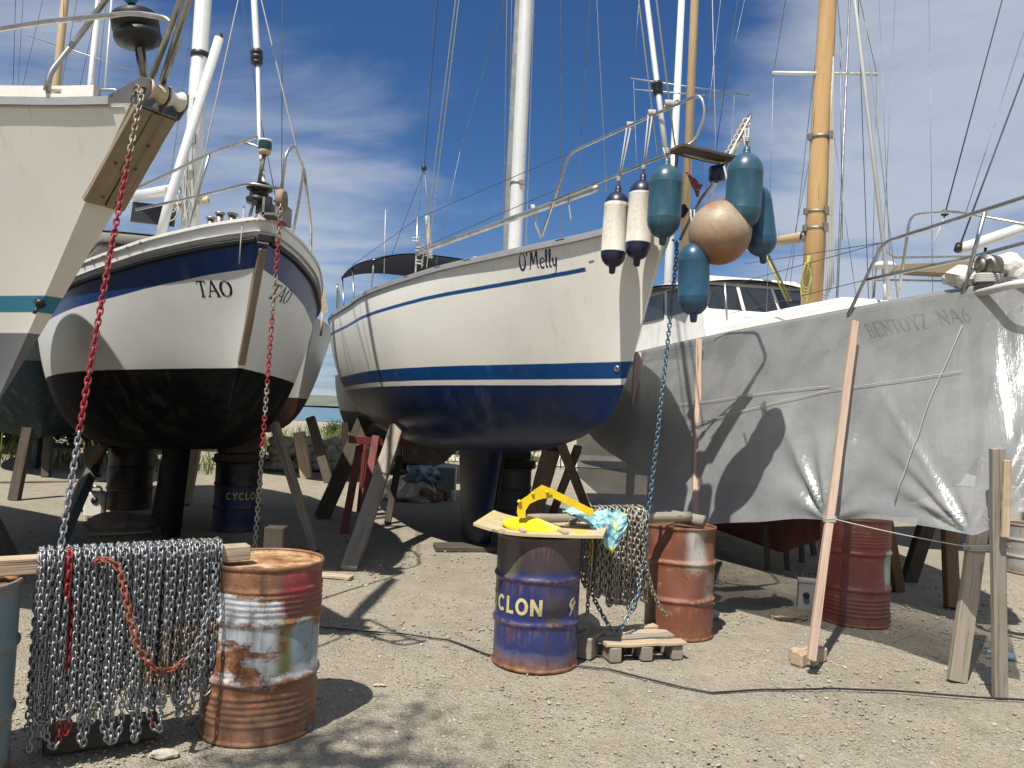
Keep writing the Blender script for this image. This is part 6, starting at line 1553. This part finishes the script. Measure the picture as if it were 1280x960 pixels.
mb = MB(); mb.lathe([(.001, -.03), (.19, -.03), (.21, 0), (.18, .06), (.08, .09), (.001, .10)], 20, Matrix.Translation(P(1105, 333, 14.3))); mb.tube([P(1105, 336, 14.3), P(1107, 385, 14.3)], .03, 8); mb.build('radar_dome', M['white_plastic'], r5)
r6, F6, H6 = far_boat('white boat lying broadside with its long white boom above the windlass', 14.2, 13.0, 102, 9.0, 1.5, 2.6, 1.6, .8, (.6, .6, .58), (.03, .05, .12))
bo = MB().tube([P(1198, 312, 10.6), P(1206, 310, 10.62), P(1290, 281, 11.1), P(1420, 240, 11.9)], [.05, .085, .085, .08], 12).build('boom', M['alu'], r6)
mb = MB(); mb.tube([P(1197, 313, 10.55), P(1199, 306, 10.6)], .05, 10); mb.build('boom_end', M['black'], bo)
for a, b, r, m in (((1201, 304, 10.6), (1284, 82, 11.4), .012, 'wire_dark'), ((1206, 270, 10.6), (1280, 40, 11.4), .006, 'wire'), ((1180, 272, 10.5), (1258, -20, 11.4), .009, 'wire_dark'), ((1165, 310, 10.4), (1180, 272, 10.5), .008, 'rope')): MB().tube([P(*a), P(*b)], r, 6).build('topping_lift', M[m], r6)
c = P(1181, 266, 10.5); MB().lathe([(.01, -.05), (.05, -.03), (.05, .03), (.01, .05)], 10, Matrix.Translation(c)).build('block', M['black'], r6)
MB().tube(round_path([P(1232, 310, 10.8), P(1228, 350, 10.7), P(1232, 368, 10.7)], .05), .02, 6).build('hanging_strap', M['black'], r6)
MB().tube([P(1325, 265, 11.3) - Vector((0, 0, 2)), P(1325, 265, 11.3), P(1420, -700, 11.6)], .07, 10).build('mast', M['alu'], r6)

far_boat('dark grey hulled boat standing behind the keel of the blue bottomed boat', -.8, 16.8, 25, 9.0, 1.7, 2.6, 1.6, .30, (.05, .052, .055), (.02, .02, .022), cabin=False)
far_boat('added dark hulled boat deepening the shade far back between the props of TAO', -9.5, 24.5, 40, 9.5, 1.7, 2.6, 1.7, .4, (.06, .065, .07), (.02, .02, .022), cabin=False)  # hull added as an occluder over the sunlit ground at left
far_boat('added dark hulled boat blocking light far behind the grey drum and the crossing props', .6, 26.5, 25, 9.5, 1.7, 2.6, 1.6, .35, (.05, .06, .07), (.02, .02, .022), cabin=False)  # extra hull added as an occluder to close the bright gap
far_boat('added navy hulled boat shading the ground far back at the left edge under the cream hull', -13.2, 19.5, 40, 9.5, 1.6, 2.6, 1.8, .7, (.02, .03, .06), (.02, .02, .022), cabin=False)  # mostly hidden hull, added to shade the ground at left
# props under the far boats
for k, (a, b, w, m, lb) in enumerate((((1190, 772, 7.6), (1186, 662, 7.9), .13, 'wood_brown', 'square brown timber prop in the shade between drum and planks'), ((1124, 736, 8.3), (1108, 650, 8.0), .11, 'wood_brown', 'brown timber prop leaning just right of the dull red drum'),
        ((1136, 712, 8.9), (1160, 650, 8.6), .16, 'wood_dark', 'dark raking timber prop between two brown timbers'), ((960, 700, 9.2), (957, 655, 9.2), .06, 'wood_dark', 'thin dark leg nearest the battered drum'), ((985, 702, 9.2), (980, 655, 9.2), .06, 'wood_dark', 'thin dark leg in the middle of three behind the sheet edge'),
        ((1003, 692, 9.8), (1001, 655, 9.8), .06, 'wood_dark', 'thin dark leg nearest the pinkish post'), ((1018, 690, 10.4), (1010, 652, 10.4), .07, 'wood_dark', 'thin dark raking leg behind the pinkish post'),
        ((412, 600, 17.2), (388, 522, 17.6), .20, 'wood_dark', 'dark timber prop leaning in front of the pale rubble'), ((384, 590, 18.0), (374, 540, 18), .25, 'wood_fresh', 'pale short plank standing beside the rubble wall'), ((433, 590, 19), (431, 528, 19), .15, 'wood_pink', 'pale upright post beside the red cradle'),
        ((18, 620, 12.2), (36, 535, 12.4), .16, 'wood_dark', 'dark prop under the teal hull at the far left'), ((58, 590, 15.8), (62, 520, 16), .16, 'wood_dark', 'prop among the weeds, coloured dark to stand in for shade'), ((112, 560, 16.5), (118, 610, 16.2), .22, 'wood_dark', 'dark upright prop beside the weeds'),  # middle prop: dark wood colour stands in for the shade of the hulls
        ((196, 640, 10.4), (212, 560, 10.6), .14, 'wood_dark', 'dark prop behind the black drum'), ((232, 605, 12.5), (246, 548, 13), .18, 'wood_fresh', 'sunlit pale prop right of the TAO keel'), ((484, 660, 11.5), (500, 570, 11.7), .10, 'wood_dark', 'dark thin prop behind the sunlit grey one'))):
    lo, hi = (P(*a), P(*b)); lo.z = 0 if k not in (12,) else lo.z
    if k == 12: lo, hi = P(*b), P(*a); lo.z = 0
    post(lb, lo, hi, w, w * .7, m, up=(0, 1, 0), group='timber props', seg=4)
# red steel cradle
cr = thing('steel_cradle', "dark red steel cradle under the O'Melly stern", 'cradle', G(440, 668))
c0 = G(440, 668); dC = c0.y
for q in (((428, 676, dC), (452, 545, dC + .4)), ((446, 690, dC - .2), (470, 545, dC + .3)), ((538 - 90, 640, dC + 1.2), (456, 560, dC + 1.2)), ((455, 610, dC + 1.4), (458, 545, dC + 1.4)), ((463, 610, dC + 1.4), (466, 545, dC + 1.4))):
    MB().plank(P(*q[0]), P(*q[1]), .10 if q[0][2] < dC + 1 else .05, .06, up=(0, 1, 0), ch=.003, seg=1, jit=0).build('leg', M['red_steel'], cr)
mb = MB(); mb.plank(P(436, 549, dC + .2), P(520, 556, dC + .5), .08, .10, ch=.003, seg=1, jit=0); mb.build('crossbar', M['red_steel'], cr)
# rubbish by the far end
for k, (px, py, s, m, lb) in enumerate(((505, 612, .33, 'white_plastic', 'white rubbish bag left of the blue bag'), (527, 598, .30, 'chain_blue', 'blue crumpled bag on top of the rubbish'), (520, 614, .32, 'fender_white', 'grey white rubbish bag below the blue bag'), (490, 616, .22, 'white_plastic', 'small white rubbish bag behind the sunlit prop'), (538, 616, .25, 'rock_brown', 'brown rubbish bundle beside the pale cabinet'))):
    c = P(px, py, 14.6); mb = MB(); mb.stone(c, s, 3, .55, (1.1, .8, .75), seed=k + 40); mb.build('rubbish_bag', M[m], tag=(lb, 'rubbish bag', 'rubbish heap'), origin=c)
c = G(556, 622); cab = thing('metal_cabinet', 'pale blue striped box standing in the rubbish heap', 'cabinet', c, None)
mb = MB(); mb.box(c + Vector((0, .2, .30)), (.38, .38, .60), ch=.01); mb.build('body', plain('pale_blue_box', (.25, .36, .40), .5), cab)
mb = MB()
for k in range(4): mb.box(c + Vector((-.13 + .09 * k, .005, .30)), (.03, .02, .55))
mb.build('stripe', plain('rusty_stripe', (.35, .25, .18), .7), cab)
for k in range(3): 
    c = G(548 + k * 9, 626); mb = MB(); mb.lathe([(.05, 0), (.05, .17), (.04, .19), (.0, .19)], 10, Matrix.Translation(c)); mb.build('paint_can', M[('white_plastic', 'chain_red', 'deck')[k]], tag=(('white paint can left of a red one by the pale box', 'red paint can between two white ones', 'white paint can right of a red one by the pale box')[k], 'paint can', 'paint cans'), origin=c)
# dirty white jerrycan, pan and planks under TAO
c = G(118, 648); mb = MB(); mb.box(c + Vector((0, 0, .20)), (.26, .18, .36), Matrix.Rotation(R(12), 3, 'Z'), ch=.03); jc = thing('jerrycan', 'dirty white jerrycan with black mouth beside the black drum', 'jerrycan', c); mb.build('body', M['white_plastic'], jc); MB().tube([c + Vector((.03, -.10, .26)), c + Vector((.03, -.085, .26))], .045, 14).build('mouth', M['black'], jc); MB().tube(round_path([c + Vector((-.08, 0, .38)), c + Vector((-.06, 0, .44)), c + Vector((.06, 0, .44)), c + Vector((.08, 0, .38))], .03), .016, 8).build('handle', M['white_plastic'], jc)
c = G(150, 656, .08); mb = MB(); mb.stone(c, .34, 3, .3, (1.35, .8, .38), seed=61); mb.build('rock', M['rock_brown'], tag=('flat rusty brown lump at the foot of the black drum', 'rock', 'rocks'), origin=c)
for k, (a, b, m, lb) in enumerate((((-10, 602, .0), (135, 600, .0), 'wood_gray', 'long flat grey board on the ground at the far left'), ((110, 668), (190, 664), 'wood_fresh', 'pale board edge beneath the rusty brown lump'), ((395, 718), (440, 722), 'wood_fresh', 'small flat board under the sunlit prop'))):
    p, q = G(a[0], a[1], .02), G(b[0], b[1], .02); mb = MB(); mb.plank(p, q, .26 if k == 0 else .12, .03, ch=.004); mb.build('wood_board', M[m], tag=(lb, 'board', 'boards on the ground'), origin=p)
# wooden panel lifted behind TAO's rail
a, b = P(394, 378, 12), P(405, 376, 12); mb = MB(); mb.add([P(392, 369, 12), P(407, 364, 12), P(410, 390, 12), P(396, 393, 12)] + [P(392, 369, 12.04), P(407, 364, 12.04), P(410, 390, 12.04), P(396, 393, 12.04)], [(0, 1, 2, 3), (7, 6, 5, 4), (0, 1, 5, 4), (1, 2, 6, 5), (2, 3, 7, 6), (3, 0, 4, 7)], 0, False, [(0, 0), (.3, 0), (.3, .5), (0, .5)] * 2)
mb.tube([P(403, 392, 12), P(401, 420, 12)], .02, 8); mb.build('wind_vane', M['wood_fresh'], TT)
# rubble wall of pale stones
rw = random.Random(5); mb = MB()
A_, B_ = G(340, 588), G(478, 590)
for k in range(150):
    f = rw.random(); lvl = rw.choice((0, 0, 0, 1, 1, 2, 3)); c = A_.lerp(B_, f) + Vector((0, rw.uniform(-.3, .5), .14 + .2 * lvl)); mb.stone(c, rw.uniform(.13, .24), 2, .3, (1.2, .9, .8), seed=k)
mb.build('rubble_wall', M['stone'], tag=('loose rubble wall of pale stones in the sun behind the props', 'rubble wall'), origin=A_)
# weeds, bushes
gr = MB(); rg = random.Random(11)
def blade(p, h, lean, w):
    d = Vector((math.cos(lean), math.sin(lean), 0)); s = Vector((-d.y, d.x, 0)) * w
    gr.add([p - s, p + s, p + d * h * .25 + s * .7 + Vector((0, 0, h * .6)), p + d * h * .25 - s * .7 + Vector((0, 0, h * .6)), p + d * h * .6 + Vector((0, 0, h))], [(0, 1, 2, 3), (3, 2, 4)], 0, False)
for k in range(8000):
    if k < 5500: x, y = rg.uniform(-24, -6.5), rg.uniform(17.5, 34)
    else: x, y = rg.uniform(-13, 2), rg.uniform(25, 60)
    n = mnoise.noise(Vector((x * .25, y * .25, 1)))
    if n < -.05: continue
    blade(Vector((x, y, 0)), rg.uniform(.25, .6) * (1 + n), rg.uniform(0, 6.28), rg.uniform(.012, .03))
gr.build('grass', M['grass'], kind='stuff')
for k, (px, d, r) in enumerate(((60, 25, 1.3), (110, 29, 1.5), (-20, 26, 1.5), (180, 34, 1.2), (425, 38, .8))):
    c = P(px, 500, d); c.z = 0; bu = thing('bush', ('bright green bush between the teal hull props', 'green bush seen left of the broad teal stained prop', 'green bush at the far left frame edge', 'low green bush behind the black drum', 'small green bush beyond the rubble wall')[k], 'bush', c, 'bushes beyond the yard')
    lv = MB(); tw = MB()
    for q in range(26): 
        a, e = rg.uniform(0, 6.28), rg.uniform(.3, 1.3); tip_ = c + Vector((math.cos(a) * math.cos(e), math.sin(a) * math.cos(e), math.sin(e))) * r * rg.uniform(.6, 1); tw.tube([c, (c + tip_) / 2 + Vector((0, 0, .1)), tip_], [.025, .016, .006], 5)
        for j in range(110):
            p = tip_ + Vector((rg.gauss(0, .24 * r), rg.gauss(0, .24 * r), rg.gauss(0, .20 * r)))
            if p.z < .03: continue
            s = rg.uniform(.03, .07) * r; u = Vector((rg.uniform(-1, 1), rg.uniform(-1, 1), rg.uniform(-1, 1))).normalized(); w = u.orthogonal().normalized()
            lv.add([p - u * s, p + w * s * .5, p + u * s, p - w * s * .5], [(0, 1, 2, 3)], 0, False)
    tw.build('stem', M['bark'], bu); lv.build('foliage', M['grass'] if k < 3 else M['leaf'], bu)
# ------------------------------------------------------------------ setting
mb = MB()
def gnd(a, b):
    k = 7.2; A = 1600 / math.sinh(k)
    x = A * math.sinh(k * (2 * a - 1)); y = 5 + A * math.sinh(k * (2 * b - 1))
    z = mnoise.noise(Vector((x * .9, y * .9, 2))) * .010 + mnoise.noise(Vector((x * 2.7, y * 2.7, 5))) * .005 if abs(x) < 40 and abs(y) < 60 else 0
    return Vector((x, y, z - .004))
mb.grid(gnd, 260, 260); gobj = mb.build('ground', M['ground'], kind='structure')
t = NT('sea_water'); o = t.tc('Object'); n = t.noise(t.map(o, (.05, .3, 1)), 1, 4, .6)
sea_m = t.done(t.bsdf(t.mix(n, (.04, .12, .16), (.07, .17, .22)), .25, 0, t.bump(n, .4, .3)))
mb = MB(); mb.add([Vector((-1500, 85, .03)), Vector((1500, 85, .03)), Vector((1500, 1000, .03)), Vector((-1500, 1000, .03))], [(0, 1, 2, 3)], 0, False); mb.build('sea', sea_m, kind='structure')
hm = paint_mat('scrub_hill', (.13, .15, .11), .95, .4, .3, scale=.02)
mb = MB(); mb.grid(lambda a, b: Vector((-1500 + 3000 * a, 950 + 250 * b, max(.05, (18 + 16 * mnoise.noise(Vector((a * 9, 0, 4))) + 5 * mnoise.noise(Vector((a * 40, b * 3, 4)))) * math.sin(PI * min(1, b * 1.2 + .02)) ** .7))), 160, 10); mb.build('hills', hm, kind='structure')
t = NT('pale_path'); o = t.tc('Object'); pm = t.done(t.bsdf(t.mix(t.noise(o, 1.5, 4), (.40, .37, .30), (.52, .49, .42)), .95))
mb = MB(); mb.grid(lambda a, b: Vector((-60 + 120 * a, 27 + 9 * b + 1.5 * math.sin(a * 7), .024)), 40, 2); mb.build('path', pm, kind='structure')
# loose gravel
rs = random.Random(21); bm = bmesh.new(); bmesh.ops.create_icosphere(bm, subdivisions=1, radius=1)
iv = [v.co.copy() for v in bm.verts]; jf = [tuple(x.index for x in f.verts) for f in bm.faces]; bm.free()
gv = MB(); gm = []
for k in range(16000):
    d = 2.4 + 7.5 * rs.random() ** 1.5; x = rs.uniform(-.74, .74) * d; s = rs.choice((.003, .0035, .004, .005, .006, .008, .010)) * rs.uniform(.8, 1.2) * (.6 + .4 * d / 4)
    if rs.random() < .012: s *= 2.0
    if mnoise.noise(Vector((x * 1.3, d * 1.3, 9))) < -.12 and rs.random() < .7: continue
    q = Vector((x, d, s * .25)); sc = (rs.uniform(.8, 1.6), rs.uniform(.8, 1.4), rs.uniform(.5, .9)); an = rs.uniform(0, 6.28); ca, sa = math.cos(an), math.sin(an)
    vs = []
    for v in iv:
        j = 1 + rs.uniform(-.18, .18); a, b, c = v.x * sc[0] * j, v.y * sc[1] * j, v.z * sc[2] * j
        vs.append(q + Vector((a * ca - b * sa, a * sa + b * ca, c)) * s)
    gv.add(vs, jf, rs.choice((0, 0, 0, 1, 1, 2)), False)
def peb(n, c):
    t = NT(n); o = t.tc('Object'); return t.done(t.bsdf(t.mix(t.noise(o, 3, 3), tuple(q * .75 for q in c), c), .9, spec=.2))
gv.build('gravel', [peb('gravel_tan', (.36, .31, .235)), peb('gravel_grey', (.29, .255, .20)), peb('gravel_pale', (.45, .41, .34))], kind='stuff')

# added unseen tree behind the viewpoint, there only to cast the foreground shadow
rt = random.Random(4); tr = thing('tree', 'unseen leafy tree added behind the viewpoint to shade the near gravel', 'tree', Vector((-2.55, -.12, -.25)))
b0 = Vector((-2.55, -.12, -.25)); tk = MB(); tk.tube([b0, b0 + Vector((.05, 0, 2.5)), b0 + Vector((0, .08, 5)), b0 + Vector((.05, .02, 8.0))], [.16, .13, .09, .02], 10); lv = MB()
for q in range(26):
    z = rt.uniform(4.2, 8.2); L_ = (1.25 - abs(z - 6.4) * .45) * rt.uniform(.6, 1); a = rt.uniform(0, 6.28); s0 = b0 + Vector((.02, .04, z)); e0 = s0 + Vector((math.cos(a) * L_, math.sin(a) * L_, L_ * .5)); tk.tube([s0, (s0 + e0) / 2 + Vector((0, 0, .06)), e0], [.03, .018, .006], 5)
    for j in range(70):
        p = s0.lerp(e0, rt.uniform(.35, 1.1)) + Vector((rt.gauss(0, .16), rt.gauss(0, .16), rt.gauss(0, .14))); s = rt.uniform(.03, .06); u = Vector((rt.uniform(-1, 1), rt.uniform(-1, 1), rt.uniform(-1, 1))).normalized(); w_ = u.orthogonal().normalized()
        lv.add([p - u * s, p + w_ * s * .5, p + u * s, p - w_ * s * .5], [(0, 1, 2, 3)], 0, False)
tk.build('trunk', M['bark'], tr); lv.build('crown', M['leaf'], tr)

# ------------------------------------------------------------------ sky, sun, camera
SUN = Vector((-.25, -.49, .95)).normalized()
w = bpy.data.worlds.new('World'); S.world = w; w.use_nodes = True; T = w.node_tree; T.nodes.clear()
class WN(NT):
    def __init__(s, tree): s.t = tree; s._tc = None
wn = WN(T)
sky = wn.n('TexSky'); sky.sky_type = 'NISHITA'; sky.sun_disc = False; sky.sun_elevation = math.asin(SUN.z); sky.sun_rotation = math.atan2(SUN.x, SUN.y) % (2 * PI)
sky.air_density = 1.0; sky.dust_density = .6; sky.ozone_density = 1.6
dirv = wn.tc('Generated'); x, y, z = wn.sep(dirv)
zz = wn.math('ADD', wn.math('MAXIMUM', z, .0), .10)
pl = wn.comb(wn.math('DIVIDE', x, zz), wn.math('DIVIDE', y, zz), 0.0)
n1 = wn.noise(wn.map(pl, (1.0, 1.5, 1), (.3, .2, 0), (0, 0, .5)), 1.0, 8, .57, .4)
n2 = wn.noise(wn.map(pl, (.45, .7, 1), (2.1, 1.2, 0), (0, 0, .3)), 1.0, 3, .5)
# more cloud to the right and low on the left, open blue in the middle
az = wn.math('ARCTAN2', x, y)
right = wn.ss(.13, .42, az); left = wn.math('MULTIPLY', wn.ss(-.02, -.30, az), wn.ss(.62, .15, z)); high = wn.math('MULTIPLY', wn.ss(-.36, -.55, az), .8)
cover = wn.math('ADD', wn.math('MULTIPLY', right, .40), wn.math('MULTIPLY', wn.math('MAXIMUM', left, high), .36))
fld = wn.math('ADD', wn.math('ADD', wn.math('MULTIPLY', n1, .72), wn.math('MULTIPLY', n2, .38)), cover)
cl = wn.math('MULTIPLY', wn.ss(.66, .98, fld), .8)
tint = wn.mix(1.0, sky.outputs[0], (.40, .68, 1.02), 'MULTIPLY')
hor = wn.ss(.35, .0, z); tint = wn.mix(wn.math('MULTIPLY', hor, .38), tint, (3.6, 4.6, 5.6))
skyc = wn.mix(cl, tint, (6.3, 6.9, 7.8))
bg = wn.n('Background'); wn.put(bg.inputs[0], skyc); bg.inputs[1].default_value = .064
ow = wn.n('OutputWorld'); T.links.new(bg.outputs[0], ow.inputs[0])
ld = bpy.data.lights.new('sun', 'SUN'); ld.energy = 5.0; ld.angle = R(.55); ld.color = (1, .955, .88)
lo = bpy.data.objects.new('sun', ld); COL.objects.link(lo); lo.rotation_euler = SUN.to_track_quat('Z', 'Y').to_euler(); lo.location = (-4, -8, 16)
cd = bpy.data.cameras.new('camera'); cam = bpy.data.objects.new('camera', cd); COL.objects.link(cam); S.camera = cam
cd.sensor_width = 36; cd.sensor_fit = 'HORIZONTAL'; cd.lens = 36 * FPX / 1280; cd.clip_end = 4000; cd.clip_start = .05
rm = Matrix((CR, CU, -_fw)).transposed().to_4x4(); cam.matrix_world = Matrix.Translation(CAM) @ rm
S.view_settings.view_transform = 'Standard'; S.view_settings.look = 'None'; S.view_settings.exposure = .47; S.view_settings.gamma = 1; S.view_settings.use_curve_mapping = False
S.render.engine = 'CYCLES'; S.cycles.max_bounces = 8; S.cycles.diffuse_bounces = 1; S.cycles.transparent_max_bounces = 12; S.cycles.use_denoising = True; S.cycles.sample_clamp_indirect = 6
